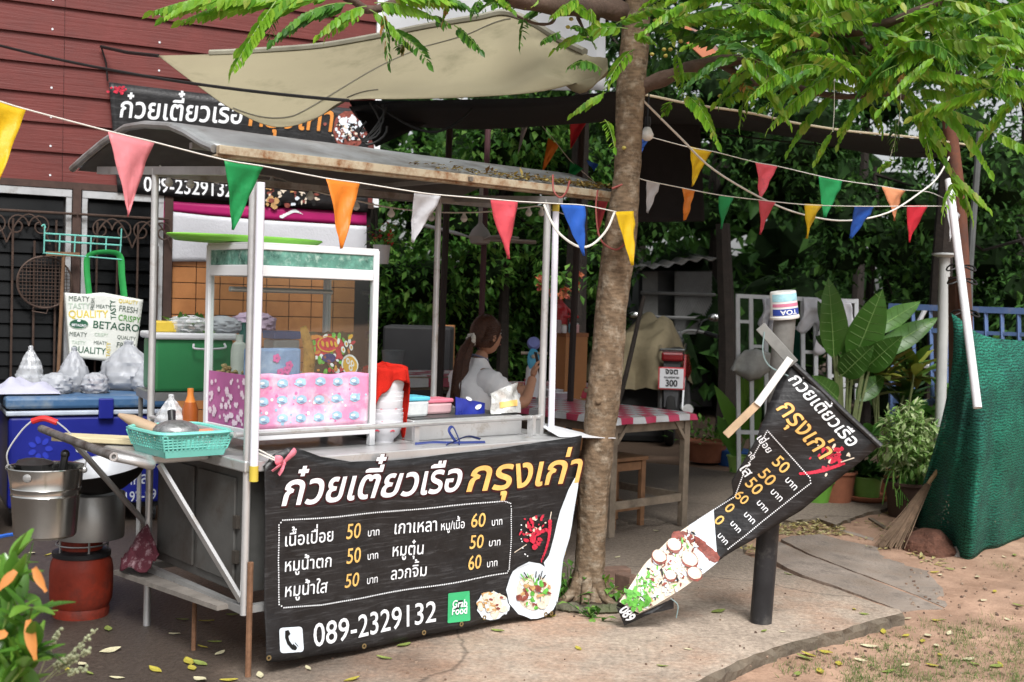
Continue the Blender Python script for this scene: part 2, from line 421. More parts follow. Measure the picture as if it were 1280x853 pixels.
# ---- concrete floor slab
PADPX = [(850, 866), (875, 850), (922, 826), (976, 807), (1040, 790), (1084, 777), (1128, 766), (1124, 762), (1096, 755), (1046, 736), (1001, 722), (970, 709), (929, 692),
         (933, 672), (972, 651), (1022, 648), (1045, 656), (1080, 642), (1120, 632), (1090, 612), (1000, 600), (930, 592), (860, 583), (780, 576)]
def concrete(name, col, dark, pink):
    m = M(name, col, .85, 0, .28, 4.5, .8, 60, dirt=pink, dirt_amt=.45, dscale=1.4, spec=.3)
    return m
def slab():
    pts = [G(*p) for p in PADPX]
    out = []
    for i, p in enumerate(pts):
        q = pts[(i+1) % len(pts)] if i < len(pts)-1 else None
        out.append(p)
        if q is not None and (q-p).length < 3:
            n = max(1, int((q-p).length/.06))
            for k in range(1, n):
                c = p.lerp(q, k/n); d = (q-p).normalized(); nn = Vector((d.y, -d.x, 0)); out.append(c+nn*(.02*N(c, 3.5)+.016*N(c, 11)))
    out += [Vector((.3, 11.2, 0)), Vector((-9, 11.2, 0)), Vector((-9, 1.2, 0)), Vector((.0, 1.2, 0)), Vector((.55, 3.8, 0))]
    mb = MB(); n = len(out)
    low = [p + Vector((.04*N(p, 9, 3), .04*N(p, 9, 5), -.16)) for p in out]
    mid = [p + Vector((.035*N(p, 14, 8), .035*N(p, 14, 1), -.03+.03*N(p, 8))) for p in out]
    mb.v = out+mid+low; mb.f = [list(range(n))]; mb.m = [0]
    for i in range(n):
        j = (i+1) % n
        mb.f += [[i, n+i, n+j, j], [n+i, 2*n+i, 2*n+j, n+j]]; mb.m += [1, 1]
    m = concrete('floor_concrete', (.4, .325, .26), 0, (.43, .27, .185))
    nn, L, b = nodes_of(m)
    # damp oily stain on the cooking side, with the shade there painted in, and a greyer worn floor by the tables
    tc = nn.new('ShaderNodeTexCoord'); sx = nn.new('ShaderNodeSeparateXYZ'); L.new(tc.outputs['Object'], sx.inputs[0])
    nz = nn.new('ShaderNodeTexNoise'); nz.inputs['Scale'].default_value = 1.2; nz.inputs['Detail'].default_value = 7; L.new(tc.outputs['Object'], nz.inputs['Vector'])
    def math(op, a, bb):
        q = nn.new('ShaderNodeMath'); q.operation = op
        for i, v in enumerate((a, bb)):
            if isinstance(v, (int, float)): q.inputs[i].default_value = v
            else: L.new(v, q.inputs[i])
        return q.outputs[0]
    def ramp(v, a, bb):
        q = nn.new('ShaderNodeMapRange'); q.interpolation_type = 'SMOOTHSTEP'; q.inputs['From Min'].default_value = a; q.inputs['From Max'].default_value = bb; L.new(v, q.inputs['Value']); return q.outputs[0]
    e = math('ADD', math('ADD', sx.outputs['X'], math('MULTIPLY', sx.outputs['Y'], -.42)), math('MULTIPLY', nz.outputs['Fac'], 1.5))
    wet_shade = ramp(e, -1.35, -2.35)
    e2 = math('ADD', sx.outputs['Y'], math('MULTIPLY', nz.outputs['Fac'], 1.2)); grey = ramp(e2, 6.3, 7.6)
    old = b.inputs['Base Color'].links[0].from_socket
    m1 = nn.new('ShaderNodeMixRGB'); L.new(grey, m1.inputs[0]); L.new(old, m1.inputs[1]); m1.inputs[2].default_value = (.23, .188, .15, 1)
    m2 = nn.new('ShaderNodeMixRGB'); L.new(wet_shade, m2.inputs[0]); L.new(m1.outputs[0], m2.inputs[1]); m2.inputs[2].default_value = (.068, .053, .043, 1)
    # long scratchy mottling
    wv = nn.new('ShaderNodeTexVoronoi'); wv.feature = 'DISTANCE_TO_EDGE'; wv.inputs['Scale'].default_value = .55
    mp = nn.new('ShaderNodeMapping'); L.new(tc.outputs['Object'], mp.inputs[0]); 
    nv = nn.new('ShaderNodeTexNoise'); nv.inputs['Scale'].default_value = 2.0; nv.inputs['Detail'].default_value = 5; L.new(tc.outputs['Object'], nv.inputs['Vector'])
    va = nn.new('ShaderNodeMixRGB'); va.inputs[0].default_value = .25; L.new(tc.outputs['Object'], va.inputs[1]); L.new(nv.outputs['Color'], va.inputs[2]); L.new(va.outputs[0], wv.inputs['Vector'])
    cr = ramp(wv.outputs['Distance'], .006, .0)
    m3 = nn.new('ShaderNodeMixRGB'); L.new(math('MULTIPLY', cr, .55), m3.inputs[0]); L.new(m2.outputs[0], m3.inputs[1]); m3.inputs[2].default_value = (.06, .045, .035, 1)
    sp = nn.new('ShaderNodeTexNoise'); sp.inputs['Scale'].default_value = 38; sp.inputs['Detail'].default_value = 4; sp.inputs['Roughness'].default_value = .8; L.new(tc.outputs['Object'], sp.inputs['Vector'])
    spm = nn.new('ShaderNodeMapRange'); spm.inputs['From Min'].default_value = .3; spm.inputs['From Max'].default_value = .7; spm.inputs['To Min'].default_value = .55; spm.inputs['To Max'].default_value = 1.32; L.new(sp.outputs['Fac'], spm.inputs['Value'])
    m4 = nn.new('ShaderNodeMixRGB'); m4.blend_type = 'MULTIPLY'; m4.inputs[0].default_value = 1; L.new(m3.outputs[0], m4.inputs[1]); L.new(spm.outputs[0], m4.inputs[2])
    L.new(m4.outputs[0], b.inputs['Base Color'])
    rr = nn.new('ShaderNodeMapRange'); rr.inputs['To Min'].default_value = .85; rr.inputs['To Max'].default_value = .5; L.new(wet_shade, rr.inputs['Value']); L.new(rr.outputs[0], b.inputs['Roughness'])
    edge = M('broken_concrete_edge', (.17, .14, .105), .95, 0, .4, 18, .9, 40, dirt=(.08, .065, .05), dirt_amt=.5, dscale=9)
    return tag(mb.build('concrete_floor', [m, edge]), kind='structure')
slab()
# ---- loose slabs beside the floor (a broken path)
SLABM = M('path_concrete', (.27, .225, .19), .9, 0, .4, 7, .9, 50, dirt=(.16, .12, .09), dirt_amt=.45, dscale=3.5)
for q in ([(948, 690), (973, 677), (1008, 693), (1052, 710), (1103, 729), (1179, 760.5), (1127, 764), (1086, 748), (1046, 733), (1004, 719), (975, 705)],
          [(976, 674), (990, 670), (1027, 668), (1052, 675), (1096, 684), (1138, 697), (1163, 708), (1160, 716), (1178, 735), (1184, 756), (1180, 759), (1106, 728), (1054, 709), (1010, 691.5)],
          [(1050, 663), (1080, 650), (1108, 664), (1104, 680)]):
    mb = MB(); pts = []
    for x, y in q: pts.append(G(x, y, lerp(-.004, -.066, min(1, max(0, (x-960)/215)))))
    o2 = []
    for k in range(len(pts)):
        a, b_ = pts[k], pts[(k+1) % len(pts)]; n = max(1, int((b_-a).length/.05))
        for j in range(n): c = a.lerp(b_, j/n); o2.append(c+Vector((.012*N(c, 8), .012*N(c, 8, 4), 0)))
    mb.prism(o2, (0, 0, -.1)); tag(mb.build('path', SLABM), kind='structure')

# ---- house on the left: dark red lap siding over louvred windows
W0 = Vector((-3.56, 8.3, 0)); WD = Vector((.885, .465, 0)).normalized(); WN = Vector((WD.y, -WD.x, 0))
WP = Plane(W0, WD, CZ)
def wp(a, z, o=0.0): return W0+WD*a+CZ*z+WN*o
house = T('house', 'dark red lap sided house with louvred windows behind the food cart', 'house', wp(0, 0))
SID = M('red_siding', (.12, .022, .018), .55, 0, .16, 4, .25, 50, dirt=(.15, .035, .035), dirt_amt=.15, dscale=2)
_n, _L, _b = nodes_of(SID)   # wood-grain streaks along the boards
_tc = _n.new('ShaderNodeTexCoord'); _mp = _n.new('ShaderNodeMapping'); _mp.inputs['Rotation'].default_value = (0, 0, -math.atan2(WD.y, WD.x)); _mp.vector_type = 'POINT'
_mp2 = _n.new('ShaderNodeMapping'); _mp2.inputs['Scale'].default_value = (2.5, 2.5, 55)
_L.new(_tc.outputs['Object'], _mp.inputs[0]); _L.new(_mp.outputs[0], _mp2.inputs[0])
_gz = _n.new('ShaderNodeTexNoise'); _gz.inputs['Scale'].default_value = 1; _gz.inputs['Detail'].default_value = 4; _gz.inputs['Distortion'].default_value = .8; _L.new(_mp2.outputs[0], _gz.inputs['Vector'])
_bp = _n.new('ShaderNodeBump'); _bp.inputs['Strength'].default_value = .5; _bp.inputs['Distance'].default_value = .006; _L.new(_gz.outputs['Fac'], _bp.inputs['Height']); _L.new(_bp.outputs[0], _b.inputs['Normal'])
mb = MB(); z = 2.235; ZT = 4.6
while z < ZT:
    for a0, a1 in ((-3.2, .4), (.403, 2.72)):
        mb.add([wp(a0, z, .03), wp(a1, z, .03), wp(a1, z+.208, .008), wp(a0, z+.208, .008), wp(a0, z, .005), wp(a1, z, .005)], [(0, 1, 2, 3), (4, 5, 1, 0)])
    z += .2025
mb.build('siding', SID, house)
mb = MB()
z = 2.235
while z < ZT:
    for a in (-.4, .32, 1.05, 1.78, 2.5): mb.lathe([(.008, 0), (.008, .004)], wp(a, z+.04, .0265), 6, Matrix((WD, CZ, WN)).transposed())
    z += .2025
mb.build('screws', WHITEP, house)
mb = MB(); mb.prism([wp(-3.2, 0, 0), wp(2.72, 0, 0), wp(2.72, ZT, 0), wp(-3.2, ZT, 0)], -WN*.12)
mb.prism([wp(2.72, 0, .0), wp(2.72, ZT, .0), wp(2.72, ZT, -4), wp(2.72, 0, -4)], WD*-.12)
mb.build('wall_core', M('dark_render', (.035, .03, .028), .9), house)
mb = MB(); mb.prism([wp(2.722, 2.2, .034), wp(2.722, ZT, .034), wp(2.722, ZT, -.1), wp(2.722, 2.2, -.1)], WD*.05)
mb.build('corner_trim', ALU, house)
DG = M('dark_glass', (.004, .0045, .005), .2, 0, .3, 3, spec=.12)
IRON = M('brown_iron', (.07, .045, .035), .6, .3, .3, 14)
def window(a0, a1, z0, z1):
    fr = MB()
    for (p, q) in (((a0, z0), (a0+.036, z1)), ((a1-.036, z0), (a1, z1))):
        fr.prism([wp(p[0], p[1], 0.004), wp(q[0], p[1], .004), wp(q[0], q[1], .004), wp(p[0], q[1], .004)], WN*.05)
    fr.prism([wp(a0, z1, .004), wp(a1, z1, .004), wp(a1, z1+.05, .004), wp(a0, z1+.05, .004)], WN*.055)
    f = fr.build('window', M('grey_window_frame', (.4, .41, .42), .5, 0, .15, 9, dirt=(.2, .18, .16), dirt_amt=.3, dscale=8), house)
    gl = MB(); z = z0
    while z < z1-.05:
        gl.add([wp(a0+.05, z, .035), wp(a1-.05, z, .035), wp(a1-.05, z+.105, .006), wp(a0+.05, z+.105, .006)], [(0, 1, 2, 3)]); z += .098
    gl.build('louvres', DG, f, solid=.004)
    gr = MB(); zt = z1-.12
    for z in (zt, z0+.25, zt-.22): 
        if z == zt-.22: continue
        gr.tube([wp(a0-.03, z, .09), wp(a1+.03, z, .09)], .009, 6)
    a = a0+.1; k = 0
    while a < a1-.03:
        gr.tube([wp(a, z0, .09), wp(a, zt-(.2 if k % 2 else .05), .09)], .008, 6); a += .14; k += 1
    a = a0+.06
    while a < a1-.2:
        for s in (1, -1):
            c = a+.14; pts = []
            for i in range(22):
                th = i/21*PI*2.4; r = .075-.05*i/21
                pts.append(wp(c+s*(.075+ -r*math.cos(th)), zt-.1+r*math.sin(th)*1.1, .09))
            gr.tube(pts, .006, 5)
            pts = [wp(c+s*(.0+.14*t), zt-.02-.2*t*t, .09) for t in [i/8 for i in range(9)]]; gr.tube(pts, .006, 5)
        a += .28
    gr.build('window_grille', IRON, f, smooth=True)
def a_at(px, py=300): return WP.st(px, py)[0]
aM = a_at(95)
window(-2.2, -.9, .55, 2.12); window(-.86, aM-.04, .55, 2.13); window(aM+.03, a_at(202), .55, 2.13)
mb = MB(); mb.prism([wp(aM-.035, .0, .004), wp(aM+.02, 0, .004), wp(aM+.02, 2.2, .004), wp(aM-.035, 2.2, .004)], WN*.075)
aJ = a_at(203); mb.prism([wp(aJ, 0, .004), wp(aJ+.06, 0, .004), wp(aJ+.06, 2.2, .004), wp(aJ, 2.2, .004)], WN*.06)
mb.prism([wp(-3.2, 2.185, .004), wp(2.72, 2.185, .004), wp(2.72, 2.232, .004), wp(-3.2, 2.232, .004)], WN*.06)
mb.build('timber_frame', M('dark_timber', (.06, .035, .028), .7, 0, .3, 12), house)
mb = MB(); mb.prism([wp(-3.2, 0, .002), wp(aJ, 0, .002), wp(aJ, .54, .002), wp(-3.2, .54, .002)], WN*.04)
mb.build('plinth', M('plinth_render', (.1, .085, .075), .9), house)
TIL = M('orange_tile', (.47, .2, .07), .35, 0, .16, 5, spec=.5, dirt=(.38, .15, .05), dirt_amt=.4)
mb = MB(); a = aJ+.07; tw, th = .178, .118
while a+tw < 2.72:
    z = .02
    while z+th < 2.2:
        mb.box(wp(a+tw/2, z+th/2, .01), (tw-.006, .016, th-.006), Matrix((WD, -WN, CZ)).transposed()); z += th
    a += tw
mb.build('tile_wall', TIL, house, bevel=.002)
# ---- vegetation helpers
GREENS_DK = [(.014, .042, .01), (.028, .075, .016), (.046, .12, .024), (.08, .18, .035)]
GREENS_MD = [(.035, .11, .02), (.07, .2, .03), (.12, .3, .045), (.24, .42, .09)]
GREENS_LT = [(.055, .17, .02), (.085, .25, .027), (.125, .31, .03), (.2, .36, .045), (.3, .33, .07)]
LEAF_DK = M('dark_leaf', (.03, .07, .02), .6, 0, .3, 3, trans=.25, island=GREENS_DK, spec=.12)
LEAF_MD = M('green_leaf', (.06, .14, .03), .5, 0, .3, 3, trans=.3, island=GREENS_MD, spec=.2)
LEAF_LT = M('fresh_leaf', (.13, .27, .03), .4, 0, .2, 3, trans=.45, island=GREENS_LT)
CORE = M('crown_dark_fill', (.011, .022, .008), .9, 0, .4, 5, spec=.05)  # dark lumps added inside the clumps, painting their shaded depth and closing gaps
BARK_DK = M('dark_bark', (.022, .017, .014), .9, 0, .4, 10, .6, 40)
def leaf(mb, p, d, up, ln, wd, m=0, fold=.15, droop=.12):
    d = d.normalized(); s = d.cross(up); s = s.normalized() if s.length > 1e-4 else d.orthogonal(); u = s.cross(d)
    a = p; c = p+d*ln*.45; e = p+d*ln-u*ln*droop
    mb.add([a, c+s*wd/2+u*wd*fold, e, c-s*wd/2+u*wd*fold, c-u*0], [(0, 4, 1), (4, 2, 1), (0, 3, 4), (4, 3, 2)], m)
def rv(r):
    while True:
        v = Vector((r.uniform(-1, 1), r.uniform(-1, 1), r.uniform(-1, 1)))
        if .05 < v.length < 1: return v.normalized()
def clumps(mb, cl, n, ln, wd, r, core=0):
    """leaves scattered through the volume of each clump (centre, radius, flatten)"""
    tot = sum(c[1]**2 for c in cl)
    for c, R, fl in cl:
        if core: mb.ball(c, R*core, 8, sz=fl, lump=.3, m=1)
        for i in range(max(3, int(n*R*R/tot))):
            v = rv(r)*R*(r.random()**.4); v.z *= fl; p = Vector(c)+v
            d = (v.normalized()*.6+rv(r)*.8+Vector((0, 0, -.25))); leaf(mb, p, d, Vector((r.uniform(-.5, .5), r.uniform(-.5, .5), 1)), ln*r.uniform(.6, 1.3), wd*r.uniform(.7, 1.3))
def bgtree(x, y, h, cr, label, seed, mat, nleaf=1500, ln=.22, wd=.1, cz=None, group=None, name='tree', ncl=16, fl=.8, tr=.1, lean=0, core=0):
    r = random.Random(seed); b = Vector((x, y, gz(x, y)))
    t = T(name, label, 'tree', b, 0, group)
    tb = MB(); top = b+Vector((lean, 0, h*.75)); P = [b-CZ*.1, b+Vector((lean*.2, .05, h*.3)), b+Vector((lean*.6, -.05, h*.55)), top]
    tb.tube(cat(P, 4), [tr*(1-.7*i/12) for i in range(13)], 7)
    cz = h*.72 if cz is None else cz; C = b+Vector((lean*.8, 0, cz)); cl = []
    for i in range(ncl):
        v = rv(r)*(r.random()**.5); c = C+Vector((v.x*cr, v.y*cr, v.z*(h-cz)*.95)); R = cr*r.uniform(.22, .42); cl.append((c, R, fl))
        if i % 2 == 0: tb.tube([P[2].lerp(top, r.random()), C.lerp(c, .5), c], [tr*.35, tr*.22, tr*.08], 5)
    tb.build('trunk', BARK_DK, t, smooth=True)
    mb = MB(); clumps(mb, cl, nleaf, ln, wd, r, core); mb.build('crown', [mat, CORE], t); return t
# ============================================================= BACKGROUND
gB = 'trees beyond the yard'
TREES = [  # x, y, h, crown r, mat, leaves, leaf len, crown centre z, label
 (-1.6, 13.5, 4.6, 1.7, LEAF_MD, 8000, .11, 2.5, 'leafy tree behind the end of the red house'),
 (-.1, 13.0, 4.2, 1.5, LEAF_MD, 8000, .11, 2.1, 'bright bushy tree behind the ceiling fan'),
 (.85, 14.5, 4.6, 1.15, LEAF_DK, 4500, .12, 2.6, 'bushy tree behind the orange counter pillar'),
 (2.9, 17.5, 5.4, 1.9, LEAF_DK, 4500, .14, 3.9, 'dark tree rising over the grey shack'),
 (4.6, 15.5, 4.5, 1.9, LEAF_DK, 5500, .13, 2.5, 'dark tree behind the white gate'),
 (6.3, 14.5, 3.7, 1.8, LEAF_DK, 6000, .13, 1.9, 'dark dense tree behind the big leafed potted plant'),
 (5.6, 19.5, 8.0, 2.3, LEAF_DK, 2600, .16, 5.6, 'tall thin crowned tree showing sky through its leaves'),
 (8.6, 20.5, 8.2, 2.5, LEAF_DK, 2600, .16, 5.2, 'tall open tree against the white sky beyond the rusty post'),
 (2.2, 21.0, 9.0, 3.2, LEAF_DK, 2400, .26, 6.0, 'tall dark tree high behind the gooseberry trunk'),
]
for i, (x, y, h, cr, mt, nl, ln, cz, lb) in enumerate(TREES):
    bgtree(x, y, h, cr, lb, 100+i, mt, nl, ln, ln*.5, cz, gB, tr=.12 if h > 5 else .08, core=.6 if i < 6 else 0)
# overhanging canopy of the tall tree inside the yard, above the tables
bgtree(.62, 12.0, 6.4, 2.6, 'dark trunked tree spreading its crown over the yard behind the motorbike', 77, LEAF_DK, 3800, .17, .085, 5.2, gB, tr=.14, ncl=22, fl=.5)
bgtree(4.0, 11.2, 6.2, 2.4, 'dark tree spreading over the yard behind the white gate', 78, LEAF_DK, 3200, .17, .085, 5.1, gB, tr=.13, ncl=22, fl=.5)
# low dark undergrowth closing the yard
mb = MB(); r = random.Random(5); cl = []
for i in range(46):
    x = -3+i*.36; y = 17.2+1.2*math.sin(i*1.7)+(0 if x < 4 else -.6); cl.append((Vector((x, y, r.uniform(.4, 1.6))), r.uniform(.5, .9), 1.0))
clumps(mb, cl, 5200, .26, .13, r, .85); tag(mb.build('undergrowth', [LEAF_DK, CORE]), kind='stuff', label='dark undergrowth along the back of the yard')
mb = MB(); r = random.Random(6); cl = []
for i in range(60):
    x = -14+i*.75; y = 25+2*math.sin(i*2.1); cl.append((Vector((x, y, r.uniform(.6, 3.0))), r.uniform(1.0, 1.7), 1.0))
    if x < 7.2: cl.append((Vector((x+.3, y+1, r.uniform(3.0, 5.2 if x > 6 else 6.5))), r.uniform(1.1, 1.8), 1.0))
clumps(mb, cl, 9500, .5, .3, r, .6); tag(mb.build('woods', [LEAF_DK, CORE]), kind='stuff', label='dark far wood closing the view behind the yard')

# grey shack with wire mesh front
shack = T('shack', 'grey sheet metal shack with wire mesh front and bent tin roof in the deep shade', 'shack', D(850, 470, 16.5)*1)
S0 = D(800, 380, 16.5); sp = Plane(S0, (1, 0, 0), CZ)
def spx(x, y, o=0): return sp.px(x, y, o)
mb = MB(); mb.prism([spx(800, 338, -.2), spx(893, 338, -.2), spx(893, 510, -.2), spx(800, 510, -.2)], (0, 2, 0)); mb.build('wall', M('shack_dark', (.06, .06, .06), .8), shack)
mb = MB()
for x0, x1, c in ((843, 889, 0), (803, 822, 0)): mb.prism([spx(x0, 340, .02), spx(x1, 340, .02), spx(x1, 418, .02), spx(x0, 418, .02)], (0, .03, 0))
mb.build('panel', M('shack_panel', (.13, .13, .125), .7, 0, .3, 3), shack)
mb = MB()
for i in range(16):
    t = i/15
    mb.tube([spx(lerp(843, 889, t), 340, .06), spx(min(889, lerp(843, 889, t)+40*(1)), 340+min(889-lerp(843, 889, t), 40)*1.9, .06)], .008, 4)
    mb.tube([spx(lerp(843, 889, t), 340, .065), spx(max(843, lerp(843, 889, t)-40), 340+min(lerp(843, 889, t)-843, 40)*1.9, .065)], .008, 4)
for y in (396, 366): mb.tube([spx(800, y, .1), spx(893, y+3, .1)], .025, 6)
mb.build('wire_mesh', M('mesh_wire', (.16, .16, .16), .5, .5), shack)
mb = MB(); mb.sheet(lambda a, b: spx(lerp(790, 900, a), lerp(335, 322, b)+6*math.sin(a*5)-8*math.sin(a*PI)+2*math.sin(a*40), .5-b*2.2), 40, 4)
mb.build('roof', M('tin_roof', (.09, .09, .09), .6, .2, .4, 6, dirt=(.05, .04, .03), dirt_amt=.6), shack, solid=.01)
# dark leaning tree stems in the yard
def stem(px0, px1, Y, r0, label):
    mb = MB(); a = D(*px0, Y); a.z = -.05; b = D(*px1, Y)
    mb.tube(cat([a, a.lerp(b, .4)+Vector((.04, 0, 0)), b], 5), [r0*(1-.4*i/10) for i in range(11)], 7)
    o = mb.build('bare_tree', BARK_DK, loc=a, smooth=True); return tag(o, label, 'tree')
stem((753, 480), (805, 370), 12.2, .035, 'thin dark leafless stem leaning behind the gooseberry trunk')
stem((908, 500), (903, 280), 13.0, .13, 'stout dark trunk between the motorbike and the white gate')
# white cloth wall and eave above the tarp
mb = MB(); q = [D(452, -60, 10.5), D(757, -60, 10.5), D(757, 112, 10.5), D(452, 112, 10.5)]
mb.sheet(lambda a, b: (q[0].lerp(q[1], a)).lerp(q[3].lerp(q[2], a), b)+Vector((0, .05*math.sin(a*9)+.03*N((a*4, b*4, 0)), 0)), 24, 12)
tag(mb.build('canvas_sheet', M('white_canvas', (.72, .73, .75), .8, 0, .04, 3, trans=.35), solid=.006, smooth=True), 'white canvas sheet hung high behind the beige tarp', 'sheet')
eave = T('roof_eave', 'small tiled roof corner with orange edge board beside the branch', 'roof', D(880, 60, 10.0))
e0 = D(852, 36, 10); e1 = D(893, 73, 10); e2 = D(900, 30, 10); e3 = D(925, 66, 10)
mb = MB(); mb.prism([e0, e1, e3+Vector((0, .6, 0)), e2+Vector((0, .6, 0))], (0, 0, .04)); mb.build('roof_sheet', M('eave_tile', (.28, .16, .14), .7), eave)
mb = MB(); mb.bar(e0+Vector((0, -.03, -.02)), e1+Vector((0, -.03, -.02)), .03, .11); mb.build('fascia', M('eave_orange', (.45, .16, .08), .6), eave)

# ---- black shade net roof over the tables
NETM = M('black_net', (.012, .012, .013), .8, 0, .3, 4, .2, 120)
n0 = [Vector((-.95, 6.75, 2.55)), Vector((.5, 6.3, 2.6)), Vector((1.6, 7.0, 2.56)), Vector((3.0, 8.1, 2.62))]
n1 = [Vector((-1.0, 8.6, 2.75)), Vector((.6, 9.0, 2.85)), Vector((2.2, 10.0, 2.95)), Vector((3.7, 11.0, 3.0))]
aw = T('shade_awning', 'black shade net awning stretched low over the tables', 'awning', Vector((.5, 7, 2.5)))
mb = MB()
def netf(a, b):
    p = Vector(pline([tuple(v) for v in n0], a)).lerp(Vector(pline([tuple(v) for v in n1], a)), b)
    p.z -= .1*math.sin(b*PI)*(.6+.4*math.sin(a*9)) - .02*N((a*6, b*3, 0)); return p
mb.sheet(netf, 36, 10); mb.build('net', NETM, aw, solid=.004, smooth=True)
mb = MB(); mb.tube([netf(i/40, 0)+Vector((0, -.01, .01)) for i in range(14, 41)], .007, 6); mb.build('edge_pole', M('tan_bamboo', (.42, .36, .26), .7), aw)
mb = MB()
for i, p in enumerate((D(548, 490, 8.7), D(712, 480, 8.7))):
    q = Vector((p.x, p.y, 0)); mb.tube([q, Vector((p.x+.03, p.y, 2.8))], .024, 8)
mb.build('post', M('dark_post', (.03, .022, .02), .7), aw)
mb = MB(); mb.sheet(lambda a, b: D(lerp(436, 470, b)+a*lerp(130, 95, b), lerp(126, 184, b*(1-a*.75)), 6.9+.9*a+.02*math.sin(a*20)), 20, 8)
mb.build('side_flap', NETM, aw, solid=.004, smooth=True)
# hanging black cloth
mb = MB(); hp = Plane(D(838, 220, 8.4), (1, -.1, 0), CZ, lambda a, b: .02*N((a*3, b*3, 1)))
mb.sheet(lambda a, b: hp.px(lerp(lerp(795, 875, a), lerp(793, 881, a), b), lerp(150, lerp(278, 277, a), b)), 16, 16)
tag(mb.build('hanging_cloth', M('charcoal_cloth', (.022, .022, .024), .9, 0, .3, 3, .2, 90), loc=hp.px(838, 150), solid=.006, smooth=True), 'charcoal cloth panel hanging down behind the gooseberry trunk', 'cloth')
# white translucent strips under the awning edge
def strip(q, Y, lab):
    mb = MB(); p = [D(x, y, Y) for x, y in q]
    mb.sheet(lambda a, b: p[0].lerp(p[1], a).lerp(p[3].lerp(p[2], a), b), 8, 2)
    tag(mb.build('plastic_strip', WHITEP, loc=p[0], solid=.006), lab, 'plastic strip')
strip([(655, 131), (757, 142), (757, 150), (654, 141)], 9.6, 'white corrugated plastic strip seen under the edge of the beige tarp')

# ---- beige tarp
tt = [(198, 70, 8.0), (270, 68, 7.9), (330, 64, 7.9), (400, 58, 7.8), (470, 46, 7.7), (540, 32, 7.5), (600, 22, 7.3), (640, 17, 7.2), (700, 50, 6.8), (757, 82, 6.25)]
tb_ = [(200, 72, 8.0), (245, 106, 7.4), (292, 138, 7.0), (345, 159, 6.7), (395, 148, 6.6), (432, 126, 6.45), (500, 124, 6.4), (580, 122, 6.35), (680, 114, 6.25), (758, 92, 6.15)]
tp = T('tarp', 'beige tarp stretched from the red house to the gooseberry trunk', 'tarp', D(430, 100, 7))
mb = MB()
T1 = cat([D(x, y, Y) for x, y, Y in tt], 6); T2 = cat([D(x, y, Y) for x, y, Y in tb_], 6)
def tarpf(a, b):
    i = a*(len(T1)-1); k = min(int(i), len(T1)-2); f = i-k
    p = T1[k].lerp(T1[k+1], f).lerp(T2[k].lerp(T2[k+1], f), b)
    env = math.sin(b*PI)*min(1, a*5)
    p.z += -.1*env*(.5+.5*math.sin(a*3)) + .02*env*math.sin(b*9+a*7) + .075*env*math.sin(a*40-b*3)*max(0, a-.66)*3.2 + .03*env*math.exp(-((b-.14)/.1)**2)*math.sin(a*6+1)
    p.y -= .12*env
    return p
mb.sheet(tarpf, 72, 20); tarpo = mb.build('sheet', M('beige_canvas', (.29, .255, .165), .8, 0, .06, 2, .15, 140, dirt=(.2, .18, .11), dirt_amt=.2, dscale=2, trans=.15), tp, smooth=True, solid=.004)
mb = MB(); mb.tube([tarpf(i/60, .02)+Vector((0, -.01, .012)) for i in range(6, 58)], .02, 6); mb.build('rolled_hem', M('beige_hem', (.25, .24, .19), .8), tp, smooth=True)
mb = MB()
for p_, q_ in (((.58, .2), (.36, .8)), ((.36, .8), (.22, .97)), ((.49, .72), (.58, .75)), ((.58, .2), (.78, .05))):
    mb.tube([tarpf(lerp(p_[0], q_[0], i/12), lerp(p_[1], q_[1], i/12))+Vector((0, -.006, .006)) for i in range(13)], .0035, 5)
mb.build('seam', M('seam_dark', (.14, .13, .1), .8), tp)
mb = MB(); mb.tube([WP.px(125, 60, .05), D(160, 66, 8.3), D(198, 70, 8.0)], .012, 6); mb.tube([WP.px(125, 60, .05), WP.px(131, 80, .05), WP.px(133, 103, .05)], .006, 5)
mb.build('tie_rope', BLACKCABLE, tp)
mb = MB(); mb.tube(sagline(D(-20, 52, 8.0), D(436, 126, 6.4), .05, 20), .009, 6)
tag(mb.build('power_cable', BLACKCABLE, loc=D(0, 54, 8)), 'black cable running from the red wall across the beige tarp', 'cable')
mb = MB()
for k in range(3): mb.tube([D(462+k*4+14*math.sin(i*.5+k), 128+34*math.sin(i/12*PI)+k*3+i*2, 6.55) for i in range(13)], .007, 5)
mb.tube([D(470+i*11, 130+36*math.sin(min(1, i/7)*PI*.5)-(max(0, i-6))**2*1.2, 6.6) for i in range(12)], .007, 5)
tag(mb.build('cable_coil', BLACKCABLE, loc=D(480, 140, 6.55)), 'loose black cable coil hanging under the tarp edge', 'cable')
# ============================================================= FOOD CART
cart = T('food_cart', 'steel noodle cart with a curved roof standing on the concrete', 'food cart', CO, 0)
ROT_C = CROTM
def cb(mb, u0, u1, v0, v1, z0, z1, m=0):
    mb.box(K((u0+u1)/2, (v0+v1)/2, (z0+z1)/2), (u1-u0, v1-v0, z1-z0), ROT_C, m)
TBZ = .845
mb = MB(); cb(mb, -.02, 1.78, -.02, .9, TBZ-.045, TBZ); mb.build('table_top', STEEL, cart, bevel=.006)
mb = MB(); cb(mb, -.3, -.024, .27, .9, .815, .85); mb.build('end_shelf', STEEL, cart, bevel=.006)
mb = MB(); CABM = M('shaded_cabinet_steel', (.11, .11, .105), .5, .3, .25, 4, .06, 50, dirt=(.07, .055, .045), dirt_amt=.4)  # cabinet steel darkened to hold the shade under the table
cb(mb, .03, 1.7, .09, .86, .3, .798); mb.build('cabinet', CABM, cart, bevel=.004)
mb = MB()
for v0, v1 in ((.13, .45), (.49, .82)):
    cb(mb, .018, .03, v0, v1, .34, .76)
mb.build('cabinet_panel', CABM, cart, bevel=.003)
mb = MB()
